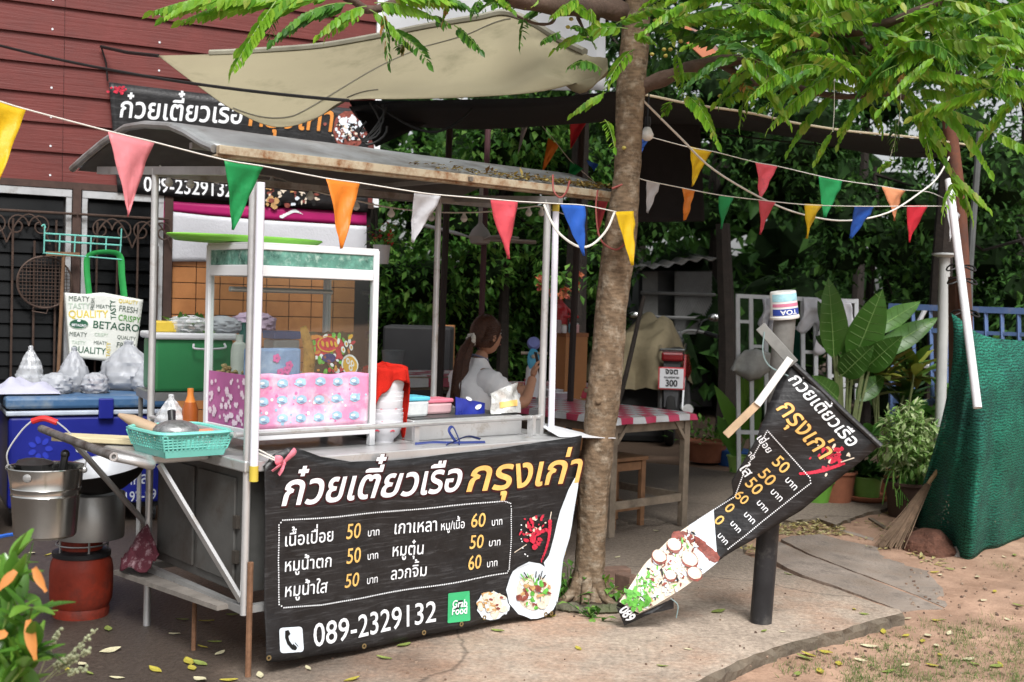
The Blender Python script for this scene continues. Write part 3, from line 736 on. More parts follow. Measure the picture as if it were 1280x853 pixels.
for z in (.42, .56): cb(mb, .012, .03, .1, .13, z, z+.05)
mb.build('hinge', M('dark_hinge', (.08, .07, .06), .6, .5), cart)
def post(u, v, z0, z1, r=.017, mt=STEEL):
    mb = MB(); mb.tube([K(u, v, z0), K(u, v, z1)], r, 10); return mb.build('post', mt, cart, smooth=True)
post(0, 0, .24, 1.955, .0155); post(0, .88, .0, 2.03, .016); post(1.57, .88, .0, 2.03, .016); post(1.68, .15, TBZ, 1.99, .018)
mb = MB(); mb.tube([K(.012, -.022, 0), K(.012, -.022, .45)], .012, 8); mb.build('leg', RUST, cart, smooth=True)
mb = MB(); mb.tube([K(-.0, .42, 0), K(0, .42, .27)], .01, 8); mb.build('leg', RUST, cart, smooth=True)
for v in (.1, .8):
    mb = MB(); mb.tube([K(1.62, v, 0), K(1.62, v, .3)], .018, 8); mb.build('leg', RUST, cart, smooth=True)
mb = MB(); mb.bar(K(0, 0, .26), K(0, .95, .26), .03, .03); mb.bar(K(0, 0, .262), K(1.7, 0, .262), .03, .03); mb.bar(K(0, .9, .262), K(1.7, .9, .262), .03, .03); mb.bar(K(1.7, 0, .26), K(1.7, .9, .26), .03, .03)
mb.build('base_frame', STEELD, cart)
mb = MB(); mb.bar(K(-.24, .26, .815), K(0, .02, .29), .03, .014, CU); mb.build('brace', STEEL, cart)
mb = MB(); mb.tube([K(-.47, .55, .885), K(-.01, .9, .46)], .0125, 8); mb.build('brace', STEELD, cart, smooth=True)
hz = .895
mb = MB(); mb.tube(cat([K(-.45, .96, hz), K(-.475, .7, hz), K(-.5, .4, hz), K(-.535, 0, hz)], 5), .0165, 12, cap=False); mb.build('handle', M('worn_tube', (.24, .23, .22), .5, .6, .4, 16, dirt=(.08, .06, .05), dirt_amt=.5, dscale=14), cart, smooth=True)
mb = MB(); mb.lathe([(.0165, 0), (.009, 0), (.009, -.05)], K(-.5355, -.004, hz), 12, Matrix((CU, CZ, -CV)).transposed(), cap0=False, cap1=True)
mb.tube(cat([K(-.528, .03, hz-.004), K(-.46, -.02, .875), K(-.37, .05, .845), K(-.29, .26, .84)], 5), .0165, 10); mb.build('handle_arm', STEEL, cart, smooth=True)
# rail along the front of the table
RZ = .935
mb = MB(); mb.tube([K(.0, .1, RZ), K(1.66, .12, RZ)], .011, 8); mb.tube([K(.0, .1, RZ), K(-.005, .88, RZ)], .009, 8); mb.build('rail', STEEL, cart, smooth=True)
mb = MB(); mb.box(K(.9, .12, (RZ+TBZ)/2-.004), (.026, .014, RZ-TBZ), ROT_C); cb(mb, 1.58, 1.6, .1, .14, TBZ, RZ+.01); cb(mb, 1.63, 1.65, .1, .14, TBZ, RZ+.01); cb(mb, 1.575, 1.72, .1, .2, TBZ+.0005, TBZ+.008)
mb.build('rail_post', STEEL, cart)
# roof
RPROF = [(.2, 2.072), (.3, 2.1), (.45, 2.155), (.6, 2.196), (.85, 2.225), (1.05, 2.23), (1.3, 2.185), (1.5, 2.135), (1.68, 2.085)]
U0, U1 = -.06, 2.24
mb = MB(); n = len(RPROF); NU = 40
for i in range(NU+1):
    u = lerp(U0, U1, i/NU)
    for k, (v, z) in enumerate(RPROF): mb.v.append(K(u, v, z+.006*math.sin(u*60)*(0) - .004*i/NU + .004*N((u*2, v*3, 0))))
for i in range(NU):
    for k in range(n-1): mb.f.append([i*n+k, (i+1)*n+k, (i+1)*n+k+1, i*n+k+1]); mb.m.append(0)
ROOFM = M('galvanised_roof', (.4, .41, .41), .45, .6, .2, 5, .08, 40, dirt=(.18, .15, .12), dirt_amt=.4, dscale=3)
mb.build('roof', ROOFM, cart, solid=.008, smooth=True)
mb = MB(); mb.tube([K(U0-.005, v, z-.012) for v, z in RPROF], .017, 8); mb.build('roof_edge', ROOFM, cart, smooth=True)
FASC = M('rusty_cream_paint', (.5, .43, .31), .7, .1, .15, 8, .2, 40, dirt=(.22, .09, .03), dirt_amt=.55, dscale=16)
mb = MB(); mb.bar(K(U0+.0, .18, 2.056), K(U1+.01, .18, 2.05), .03, .035); mb.bar(K(U0, .21, 2.034), K(U1+.01, .21, 2.028), .05, .012); mb.build('fascia', FASC, cart, bevel=.003)
UND = M('grey_underside', (.13, .13, .125), .8, .1, .3, 5)  # roof underside, darker grey than the top sheet
mb = MB()
for i in range(NU+1):
    u = lerp(U0+.02, U1-.01, i/NU)
    for k, (v, z) in enumerate(RPROF): mb.v.append(K(u, v, z-.018+.003*N((u*2, v*3, 0))))
for i in range(NU):
    for k in range(n-1): mb.f.append([i*n+k+1, (i+1)*n+k+1, (i+1)*n+k, i*n+k]); mb.m.append(0)
mb.build('ceiling', UND, cart, smooth=True)
mb = MB(); mb.bar(K(0, 1.5, 2.06), K(0, -.01, 1.965), .03, .035); mb.bar(K(1.68, .06, 1.985), K(1.68, 1.5, 2.06), .03, .035); mb.bar(K(.0, .88, 2.012), K(2.05, .88, 2.012), .03, .03); mb.bar(K(-.02, .5, 2.1), K(2.2, .5, 2.1), .025, .025)
mb.bar(K(1.2, .15, 2.05), K(1.2, 1.3, 2.06), .02, .02)
mb.build('roof_frame', STEELD, cart)
# wire ties and leaf litter on the roof edge
mb = MB(); r = random.Random(3)
for i in range(420):
    u = lerp(.9, 2.23, r.random()**.5); v = .2+abs(r.gauss(0, .06)); z = RPROF[0][1]+(v-.2)*.34+.012
    leaf(mb, K(u, v, z), Vector((r.uniform(-1, 1), r.uniform(-1, 1), r.uniform(-.1, .3))), CZ, r.uniform(.02, .05), r.uniform(.012, .025))
DRYM = M('dry_leaf', (.28, .19, .07), .7, 0, .3, 5, island=[(.1, .05, .02), (.25, .15, .05), (.4, .3, .08), (.5, .42, .15)], trans=.2)
tag(mb.build('leaf_litter', DRYM, loc=K(1.5, .1, 2.08)), 'dry leaf litter lying along the cart roof edge', kind='stuff')
mb = MB()
mb.tube(cat([D(691, 219, 5.8), D(692, 238, 5.75), D(700, 247, 5.75), D(708, 240, 5.75), D(712, 226, 5.75)], 5), .005, 5)
mb.tube(cat([D(768, 238, 6.05), D(783, 250, 5.95), D(785, 290, 5.9), D(780, 305, 5.85), D(768, 312, 5.85), D(750, 298, 5.9), D(745, 262, 5.95), D(747, 238, 6.0)], 5), .005, 5)
mb.tube(cat([D(765, 236, 5.9), D(785, 228, 5.9), D(797, 222, 5.95)], 5), .006, 5)
tag(mb.build('wire_tie', M('red_wire', (.25, .06, .05), .5), loc=K(2, .1, 2)), 'red wire looped between the cart roof and the gooseberry trunk', 'wire')
# ---- fluorescent tubes
def tube_lamp(a, b, lab, capend):
    t = T('fluorescent_tube', lab, 'tube lamp', b); a = Vector(a); b = Vector(b)
    mb = MB(); mb.tube([a, b], .0165, 12); mb.build('tube', M('tube_white', (.74, .74, .82), .25, 0, .03, 4, spec=.6), t, smooth=True)
    c, d = (b, b+(a-b).normalized()*.06) if capend == 'b' else (a, a+(b-a).normalized()*.045)
    mb = MB(); mb.tube([c, d], .0178, 12); mb.build('end_cap', M('yellow_cap', (.55, .42, .06), .5), t, smooth=True)
tube_lamp(K(.005, -.05, 1.92), K(.005, -.045, .77), 'white fluorescent tube with a yellow lower end beside the display case', 'b')
tube_lamp(K(1.71, .125, 1.98), K(1.71, .11, .86), 'white fluorescent tube with a yellow upper end near the gooseberry trunk', 'a')
# ---- display case
dc = T('display_case', 'white framed glass display case with green marbled top strip on the cart', 'display case', K(.4, .35, TBZ))
CU0, CU1, CV0, CV1, CZ0, CZ1 = .1, .715, .17, .58, .895, 1.695
mb = MB()
for u in (CU0, CU1-.028):
    for v in (CV0, CV1-.028): cb(mb, u, u+.028, v, v+.028, TBZ, CZ1)
mb2 = mb
for z0, z1 in ((CZ0, CZ0+.045), (1.565, 1.61), (CZ1-.022, CZ1)):
    cb(mb, CU0+.0285, CU1-.0285, CV0+.003, CV0+.025, z0, z1); cb(mb, CU0+.0285, CU1-.0285, CV1-.025, CV1-.003, z0, z1)
    cb(mb, CU0+.003, CU0+.025, CV0+.0285, CV1-.0285, z0, z1); cb(mb, CU1-.025, CU1-.003, CV0+.0285, CV1-.0285, z0, z1)
mb.build('frame', ALU, dc, bevel=.003)
MARB = M('green_marble', (.1, .25, .2), .3, 0, .6, 16, spec=.4, dirt=(.4, .55, .48), dirt_amt=.3, dscale=30)
mb = MB(); cb(mb, CU0+.029, CU1-.029, CV0+.009, CV0+.018, 1.611, CZ1-.0225); cb(mb, CU0+.009, CU0+.018, CV0+.029, CV1-.029, 1.611, CZ1-.0225); cb(mb, CU0+.029, CU1-.029, CV1-.018, CV1-.009, 1.611, CZ1-.0225); cb(mb, CU1-.018, CU1-.009, CV0+.029, CV1-.029, 1.611, CZ1-.0225)
mb.build('top_strip', MARB, dc)
mb = MB(); cb(mb, CU0+.004, CU1-.004, CV0+.004, CV1-.004, CZ1+.0005, CZ1+.008); mb.build('lid', ALU, dc)
mb = MB(); cb(mb, CU0+.027, CU1-.027, CV0+.027, CV1-.027, CZ0+.01, CZ0+.02); cb(mb, CU0+.03, CU1-.03, CV0+.03, CV1-.03, 1.14, 1.148); mb.build('shelf', STEEL, dc)
GLS = bpy.data.materials.new('clear_glass'); GLS.use_nodes = True; MATS['clear_glass'] = GLS
_n, _L, _b = nodes_of(GLS); _g = _n.new('ShaderNodeBsdfGlossy'); _g.inputs['Roughness'].default_value = .03; _t = _n.new('ShaderNodeBsdfTransparent'); _t.inputs[0].default_value = (.93, .96, .95, 1)
_mx = _n.new('ShaderNodeMixShader'); _mx.inputs[0].default_value = .1; _L.new(_t.outputs[0], _mx.inputs[1]); _L.new(_g.outputs[0], _mx.inputs[2]); _L.new(_mx.outputs[0], _n['Material Output'].inputs[0])
mb = MB(); cb(mb, CU0+.0285, CU1-.0285, CV0+.012, CV0+.016, CZ0+.046, 1.564); cb(mb, CU0+.012, CU0+.016, CV0+.0285, CV1-.0285, CZ0+.046, 1.564); cb(mb, CU1-.016, CU1-.012, CV0+.0285, CV1-.0285, CZ0+.046, 1.564)
mb.build('glass', GLS, dc)
mb = MB(); mb.tube([K(.12, .4, 1.51), K(.62, .4, 1.51)], .011, 8); mb.build('hanging_rail', STEEL, dc, smooth=True)
FP = Plane(K(0, CV0+.010, 0), CU, CZ, lambda a, b: .006*N((a*9, b*9, 0)))
PINK = M('pink_print', (.78, .3, .5), .4, 0, .25, 4, dirt=(.85, .78, .84), dirt_amt=.5, dscale=5)
mb = MB(); mb.sheet(lambda a, b: FP.pt(lerp(CU0+.03, CU1-.035, a), lerp(CZ0+.046, 1.165+.004*math.sin(a*17), b)), 40, 12); ps = mb.build('pink_sheet', PINK, dc, smooth=True, solid=.002)
mb = MB(); r = random.Random(4)
for row in range(3):
    for k in range(6):
        u = .165+k*.088+r.uniform(-.004, .004); z = 1.13-row*.074+r.uniform(-.003, .003)
        if row == 0: pass
        mb.add([FP.pt(u+.026*(1+.15*math.sin(3*i))*math.cos(i*PI/6), z+.019*math.sin(i*PI/6), .0035) for i in range(12)], [list(range(12))], 0)
        mb.add([FP.pt(u-.006+.012*math.cos(i*PI/4), z+.002+.006*math.sin(i*PI/4), .005) for i in range(8)], [list(range(8))], 2)
        mb.add([FP.pt(u+.002+.012*math.cos(i*PI/4), z-.011+.003*math.sin(i*PI/4), .005) for i in range(8)], [list(range(8))], 1)
for i in range(60):
    u = r.uniform(CU0+.04, CU1-.05); z = r.uniform(.96, 1.15); q = r.uniform(.003, .009)
    mb.add([FP.pt(u+q*math.cos(k*PI/3), z+q*math.sin(k*PI/3), .0028) for k in range(6)], [list(range(6))], r.choice((0, 2, 3)))
mb.build('print_spots', [M('pale_blue_ink', (.36, .56, .7), .5, 0, .25, 30), M('slate_ink', (.2, .24, .4), .5), INKW, M('rose_ink', (.7, .2, .42), .5)], ps)
LP = Plane(K(CU0+.010, 0, 0), CV, CZ)
mb = MB(); mb.sheet(lambda a, b: LP.pt(lerp(CV0+.029, CV1-.03, a), lerp(CZ0+.046, 1.16, b)), 12, 8); ps = mb.build('purple_sheet', M('purple_print', (.42, .12, .3), .4, 0, .2, 5), dc, solid=.002)
mb = MB(); r = random.Random(8)
for i in range(46):
    v = r.uniform(CV0+.05, CV1-.05); z = r.uniform(CZ0+.06, 1.14); q = r.uniform(.008, .02)
    mb.add([LP.pt(v+q*(.6+.4*abs(math.cos(k*PI/4*2.5)))*math.cos(k*PI/8), z+q*(.6+.4*abs(math.cos(k*PI/4*2.5)))*math.sin(k*PI/8), .003+.0001*i) for k in range(16)], [list(range(16))], 0)
mb.build('flower_print', [M('pale_pink_ink', (.75, .6, .7), .5)], ps)
# goods in the case
def boxy(name, lab, c, d, mat, cat_, rot=ROT_C, bevel=.01, taper=1.0):
    mb = MB(); mb.box(c, d, rot, taper=taper); return tag(mb.build(name, mat, loc=c, bevel=bevel), lab, cat_)
t = T('plastic_box', 'frosted plastic box with blue lid inside the display case', 'box', K(.43, .5, 1.149))
mb = MB(); mb.box(K(.43, .5, 1.22), (.13, .1, .15), ROT_C); mb.build('box_body', M('frosted_plastic', (.42, .47, .5), .4, alpha=.85), t, bevel=.01)
mb = MB(); mb.box(K(.43, .5, 1.315), (.135, .105, .035), ROT_C); mb.build('lid', M('blue_lid', (.05, .17, .45), .4), t, bevel=.005)
boxy('paper_bag', 'pale blue paper bag with pink flowers leaning behind the pink sheet', K(.235, .235, 1.21), (.24, .06, .12), M('blue_paper', (.24, .37, .62), .6, 0, .3, 7, dirt=(.5, .6, .75), dirt_amt=.4, dscale=6), 'paper bag')
bpp = Plane(K(.235, .204, 1.2), CU, CZ); mb = MB()
for u, z in ((.0, .03), (.06, .0), (.05, -.02), (.02, -.03)):
    for k in range(5):
        a = k*2*PI/5; mb.add([bpp.pt(u+.011*math.cos(a)+.009*math.cos(q*PI/3), z+.011*math.sin(a)+.009*math.sin(q*PI/3), .003+k*.0002) for q in range(6)], [list(range(6))])
bpy.data.objects['paper_bag'].select_set(False)
fl = mb.build('flower_print', M('hot_pink_ink', (.75, .16, .42), .5), None, loc=K(.235, .235, 1.21)); fl.parent = bpy.data.objects['paper_bag']; fl.location = (0, 0, 0)
# snack packet
SP = Plane(K(.4, .225, 1.15), CU+CV*.12, CZ+CV*.12, lambda a, b: .016*math.sin(min(1, max(0, (a)/.27))*PI)+.005*N((a*14, b*14, 2)))
t = T('snack_packet', 'bulging red snack packet with a printed picture of food inside the display case', 'snack packet', K(.5, .24, 1.149))
mb = MB(); mb.sheet(lambda a, b: SP.pt(.01+a*.25, b*.185+.006*math.sin(a*20)), 18, 12); mb.sheet(lambda a, b: SP.pt(.01+(1-a)*.25, b*.185, -.004-.06*math.sin(a*PI)*math.sin(b*PI)), 18, 12)
mb.build('packet', M('red_packet', (.05, .035, .02), .25, 0, .5, 12, dirt=(.04, .1, .03), dirt_amt=.4, dscale=14, spec=.5), t, smooth=True)
mb = MB()
def ell(pl, mb, u, z, ru, rz_, off, m, n=16, rot=0): mb.add([pl.pt(u+ru*math.cos(i*2*PI/n)*math.cos(rot)-rz_*math.sin(i*2*PI/n)*math.sin(rot), z+ru*math.cos(i*2*PI/n)*math.sin(rot)+rz_*math.sin(i*2*PI/n)*math.cos(rot), off) for i in range(n)], [list(range(n))], m)
r = random.Random(12)
ell(SP, mb, .11, .12, .085, .058, .0022, 1, 20)
for i in range(70): ell(SP, mb, r.uniform(.02, .25), r.uniform(.01, .18), r.uniform(.006, .02), r.uniform(.005, .012), .0025+.0001*i, r.choice((0, 2, 3, 4, 1, 6, 0, 3)), 8, r.uniform(0, 3))
ell(SP, mb, .1, .135, .055, .036, .0075, 2); ell(SP, mb, .1, .135, .048, .03, .0085, 1)
ell(SP, mb, .1, .075, .036, .02, .009, 5); ell(SP, mb, .22, .045, .055, .045, .0085, 6); ell(SP, mb, .22, .043, .047, .038, .0095, 2)
for u, z in ((.205, .06), (.235, .05), (.22, .03), (.18, .11), (.2, .135), (.232, .12)): ell(SP, mb, u, z, .012, .015, .0105, 6, 12, .5); ell(SP, mb, u, z, .006, .007, .0115, 2, 10)
for k in range(4): ell(SP, mb, .07+.022*k, .137-.004*(k%2), .007, .014, .0105, 2, 8, .3)
mb.build('packet_print', [INKLEAF, INKR, M('mustard_ink', (.7, .4, .04), .4), INKMEAT, INKO, M('navy_ink', (.02, .03, .15), .4), INKW], t)
mb = MB(); mb.tube(cat([K(.395, .22, 1.15), K(.4, .215, 1.22), K(.39, .215, 1.29), K(.365, .215, 1.36)], 4), [.03, .03, .028, .03, .031, .03, .028, .026, .026, .024, .022, .02, .016], 10, flat=.5)
tag(mb.build('snack_packet', M('golden_packet', (.36, .2, .05), .3, 0, .5, 30, spec=.6), loc=K(.345, .26, 1.149), smooth=True), 'thin golden brown packet standing beside the red snack packet', 'snack packet')
mb = MB(); mb.lathe([(.035, 0), (.036, .1), (.03, .13), (.016, .14), (.016, .17)], K(.17, .4, 1.149), 14); tag(mb.build('bottle', M('cloudy_white', (.55, .56, .52), .4), loc=K(.17, .4, 1.149), smooth=True), 'cloudy white bottle inside the display case', 'bottle')
mb = MB(); mb.lathe([(.03, 0), (.03, .16), (.013, .19), (.013, .22)], K(.22, .45, 1.149), 14); tag(mb.build('bottle', M('dark_green_plastic', (.03, .12, .1), .3), loc=K(.22, .45, 1.149), smooth=True), 'dark green bottle behind the white bottle in the case', 'bottle')
mb = MB(); r = random.Random(2)
for i in range(60): mb.ball(K(r.uniform(.13, .3), r.uniform(.36, .54), 1.152+r.uniform(0, .03)), r.uniform(.008, .016), 6, lump=.3, sz=.7)
tag(mb.build('fried_garnish', M('fried_bits', (.32, .2, .09), .7, 0, .5, 20, island=[(.2, .09, .03), (.4, .28, .12), (.5, .4, .2)]), loc=K(.2, .45, 1.15)), 'heap of fried garnish bits on the case shelf', kind='stuff')
# green tray on the case
mb = MB(); tr0 = K(.25, .5, CZ1-.008)
def trayf(a, b):
    th = a*2*PI; rr = [0, .16, .27, .285, .30][int(round(b*4))]; zz = [0, 0, .004, .016, .026][int(round(b*4))]
    return tr0+CU*(rr*1.2*math.cos(th))+CV*(rr*.62*math.sin(th))+CZ*(zz+.02)
mb.sheet(trayf, 40, 4); mb.build
LIME = M('lime_plastic', (.19, .48, .06), .45, 0, .12, 8)
tag(mb.build('tray', LIME, loc=tr0, solid=.006, smooth=True), 'lime green oval plastic tray lying on top of the display case', 'tray')
# ---- goods on the table
bw = M('melamine', (.7, .7, .74), .3, 0, .05, 5, spec=.6); gpb = 'stacked noodle bowls'
bc = K(.83, .27, TBZ)
def bowl(z, lab):
    t = T('bowl', lab, 'bowl', bc+CZ*z, 0, gpb); mb = MB()
    mb.lathe([(.045, 0), (.047, .012), (.07, .035), (.083, .075), (.086, .095), (.083, .096), (.078, .075), (.06, .035), (.0, .018)], bc+CZ*z, 28, cap1=False); mb.build('bowl_body', bw, t, smooth=True)
    mb = MB()
    for k in (-1, 1, 3, 5):
        a = -2.3+k*.45; p = bc+CZ*(z+.055)+Vector((math.cos(a), math.sin(a), 0))*.0795; tn = Vector((-math.sin(a), math.cos(a), 0))
        for dx, dz in ((-.007, 0), (.007, 0), (0, .003)): mb.add([p+tn*(dx+.006*math.cos(q*PI/3))+CZ*(dz+.003*math.sin(q*PI/3)) for q in range(6)], [list(range(6))])
    mb.build('red_motif', INKR, t); return t
b0 = bowl(0, 'white bowl with a red motif, lowest of the stack on the cart')
for i in range(1, 12):
    dup(b0, bc+CZ*(.019*i)+Vector((rng.uniform(-.003, .003), rng.uniform(-.003, .003), 0)), (rng.uniform(-.02, .02), rng.uniform(-.02, .02), rng.uniform(0, 6)), 'white bowl in the middle of the stack below the red towel' if i < 10 else 'white bowl high in the stack wrapped by the red towel')
# red towel draped over bowls
mb = MB(); tc_ = bc+CZ*.338
TWA = [(0.0, .05), (.7, .06), (1.15, .33), (1.5, .36), (2.0, .06), (2.6, .05), (3.3, .05), (3.9, .1), (4.4, .2), (4.75, .2), (5.2, .1), (5.8, .05), (2*PI, .05)]   # how far the cloth hangs, by direction
def towel(a, b):
    th = a*2*PI; L_ = TWA[-1][1]
    for q0, q1 in zip(TWA[:-1], TWA[1:]):
        if q0[0] <= th <= q1[0]: L_ = lerp(q0[1], q1[1], .5-.5*math.cos(PI*(th-q0[0])/(q1[0]-q0[0])))
    d = -CU*math.sin(th+.4)*-1+CV*math.cos(th+.4)*-1; s_ = b*(.1+L_)
    rr = min(s_, .1)+.018*math.sin(th*6+1+s_*9)*max(0, b-.25)+.008*math.sin(th*13)*max(0, b-.3)+.012*max(0, s_-.094)/.2; zz = -max(0, s_-.1)-.01*(min(s_, .1)/.1)**3
    return tc_ + d*rr + CZ*(zz+.022*N((d.x*2, d.y*2, b*2), 1.6)*(.7 if s_ < .1 else .4)+.012*(1-b)*math.sin(th*3))
mb.sheet(towel, 72, 24)
tag(mb.build('towel', M('red_towel', (.5, .02, .012), .95, 0, .15, 14, .6, 220, spec=.1), loc=tc_, solid=.006, smooth=True, ang=80), 'red towel draped over the stack of white bowls', 'towel')
def tub(c, d, body, lid, lab, h=.075):
    t = T('food_tub', lab, 'food tub', c); mb = MB(); mb.box(c+CZ*h/2, (d[0], d[1], h), ROT_C, taper=1.06); mb.build('tub', body, t, bevel=.012)
    mb = MB(); mb.box(c+CZ*(h+.009), (d[0]*1.1, d[1]*1.1, .02), ROT_C); mb.build('lid', lid, t, bevel=.006)
FR = M('frosted_tub', (.6, .64, .66), .35, 0, .1, 6, dirt=(.75, .78, .78), dirt_amt=.5, dscale=12)
TRZ = .95
mb = MB(); cb(mb, .94, 1.6, .2, .62, TBZ, TBZ+.095); tray = tag(mb.build('noodle_boiler', STEEL, loc=K(1.25, .4, TBZ), bevel=.006), 'rectangular stainless boiler box set into the cart table', 'boiler')
mb = MB(); cb(mb, .96, 1.58, .22, .6, TBZ+.0955, TBZ+.1); q = mb.build('lid', M('dark_steel', (.12, .12, .12), .5, .6), loc=K(1.25, .4, TBZ)); q.parent = tray; q.location = (0, 0, 0)
mb = MB(); cb(mb, .82, .935, .33, .6, TBZ, TBZ+.14); tag(mb.build('dark_box', M('dark_box', (.03, .03, .03), .6), loc=K(.88, .45, TBZ), bevel=.004), 'dark open box behind the stack of bowls', 'box')
tub(K(1.0, .34, TBZ+.1005), (.17, .12), FR, M('cyan_lid', (.12, .52, .68), .4), 'frosted food tub with a cyan lid on the boiler')
tub(K(1.2, .4, TBZ+.1005), (.15, .11), M('pink_tub', (.62, .4, .42), .4), M('pink_lid', (.72, .2, .27), .4), 'pale food tub with a pink lid on the boiler', .055)
mb = MB(); mb.lathe([(.05, 0), (.062, .12), (.068, .125), (.068, .135), (.058, .134), (.046, .01)], K(.97, .58, .95), 20); tag(mb.build('tumbler', M('lilac_plastic', (.5, .48, .68), .4), loc=K(.97, .58, .95), smooth=True), 'lilac plastic tumbler beside the red towel', 'tumbler')
def bag(name, lab, c, rx, ry, h, mat, seed, tip=True, cat_='bag', rot=None, neck=.15):
    mb = MB(); r_ = random.Random(seed); o = seed*3.1
    prof = [(0.02, 0.0), (.8, .0), (1.0, .12), (1.0, .3), (.85, .5), (.6, .68), (.35, .82), (neck, .92), (neck*1.1, .97), (neck*.8, 1.0)] if tip else [(0.02, 0), (.85, 0), (1, .15), (1.02, .4), (.95, .65), (.7, .85), (.35, .97), (.03, 1.0)]
    P2 = []
    for i in range(len(prof)-1):
        for k in range(5): P2.append((lerp(prof[i][0], prof[i+1][0], k/3), lerp(prof[i][1], prof[i+1][1], k/3)))
    P2.append(prof[-1])
    def wob(a, z): return .16*N((math.cos(a)*2, math.sin(a)*2, z*6/h), 1.4, o)+.12*N((math.cos(a)*4, math.sin(a)*4, z*9/h), 2.2, o)+.07*math.sin(a*7+z*9/h)*min(1, z/h*1.5)
    mb.lathe([(q[0], q[1]*h) for q in P2], c, 54, sx=rx, sy=ry, wob=wob, rot=rot)
    return tag(mb.build(name, mat, loc=c, smooth=True, ang=50), lab, cat_)
CLEARB = M('clear_bag_plastic', (.75, .77, .8), .15, 0, .05, 5, alpha=.38, spec=.8)
WHITEB = M('white_bag_plastic', (.6, .62, .66), .36, 0, .05, 5, trans=.35, alpha=.78, spec=.45)
# packets on the boiler
pk = T('flour_packet', 'white and blue packet lying beside the silver packet on the boiler', 'packet', K(1.36, .34, TBZ+.1))
PP = Plane(K(1.36, .3, TBZ+.1), CU, CZ, lambda a, b: .012*math.cos(a*12)+.006*N((a*16, b*16, 0)))
mb = MB(); mb.sheet(lambda a, b: PP.pt(lerp(-.1, .08, a), lerp(0.0, .085-.035*a, b)), 14, 10); mb.sheet(lambda a, b: PP.pt(lerp(.08, -.1, a), lerp(0.0, .05+.035*a, b), -.006-.04*math.sin(a*PI)*math.sin(b*PI)), 14, 10); mb.build('packet', M('royal_blue_packet', (.02, .035, .3), .3, 0, .3, 14, spec=.6), pk, smooth=True)
mb = MB(); ell(PP, mb, .03, .035, .022, .012, .004, 0, 12, .3); ell(PP, mb, -.03, .075, .02, .008, .004, 0, 12, -.4); mb.build('packet_print', INKW, pk)
pk = T('silver_packet', 'crumpled silver packet with a yellow band leaning on the boiler', 'packet', K(1.55, .32, TBZ+.1))
PP = Plane(K(1.53, .24, TBZ+.1), CU, CZ+CV*.25, lambda a, b: .02*N((a*18, b*18, 3))+.03*math.cos(a*14))
mb = MB(); mb.sheet(lambda a, b: PP.pt(lerp(-.1, .09, a)*(1-.1*b), lerp(0.0, .1+.05*a, b)), 22, 18); mb.sheet(lambda a, b: PP.pt(lerp(.09, -.1, a)*(1-.1*b), lerp(0, .15-.05*a, b), -.04*math.sin(a*PI)-.004), 14, 10)
mb.build('packet', M('silver_film', (.62, .62, .6), .28, .35, .3, 20), pk, smooth=True, ang=25)
mb = MB(); mb.sheet(lambda a, b: PP.pt(lerp(-.055, .06, a), lerp(.025, .055, b)+.008*a, .004), 14, 4); mb.build('packet_band', INKY, pk)
# blue twine on the table
mb = MB(); RB = M('blue_ribbon', (.02, .035, .16), .6)
for pts in ([(.88, .1, TBZ+.005), (.95, .06, TBZ+.012), (1.05, .035, TBZ+.008), (1.2, .0, TBZ+.006)], [(.98, .0, TBZ+.006), (1.06, .04, TBZ+.014), (1.14, .05, TBZ+.03), (1.22, .06, TBZ+.012)], [(1.06, .04, TBZ+.012), (1.03, .05, TBZ+.06), (1.06, .06, TBZ+.075), (1.08, .04, TBZ+.02), (1.05, .0, TBZ+.006)]):
    mb.tube(cat([K(*p) for p in pts], 5), .007, 6, flat=.35)
tag(mb.build('ribbon', RB, loc=K(1.06, .04, TBZ), smooth=True), 'dark blue plastic ribbon tied in a bow on the steel table', 'ribbon')
mb = MB(); mb.sheet(lambda a, b: K(lerp(1.66, 2.0, a), lerp(.2, -.0, b)-.05*a, TBZ+.006+.1*(1-a)*(1-b)*.6-.02*a), 8, 6); tag(mb.build('plastic_sheet', WHITEP, loc=K(1.7, .1, TBZ), solid=.003), 'white plastic sheet corner folded over the end of the cart table', 'sheet')
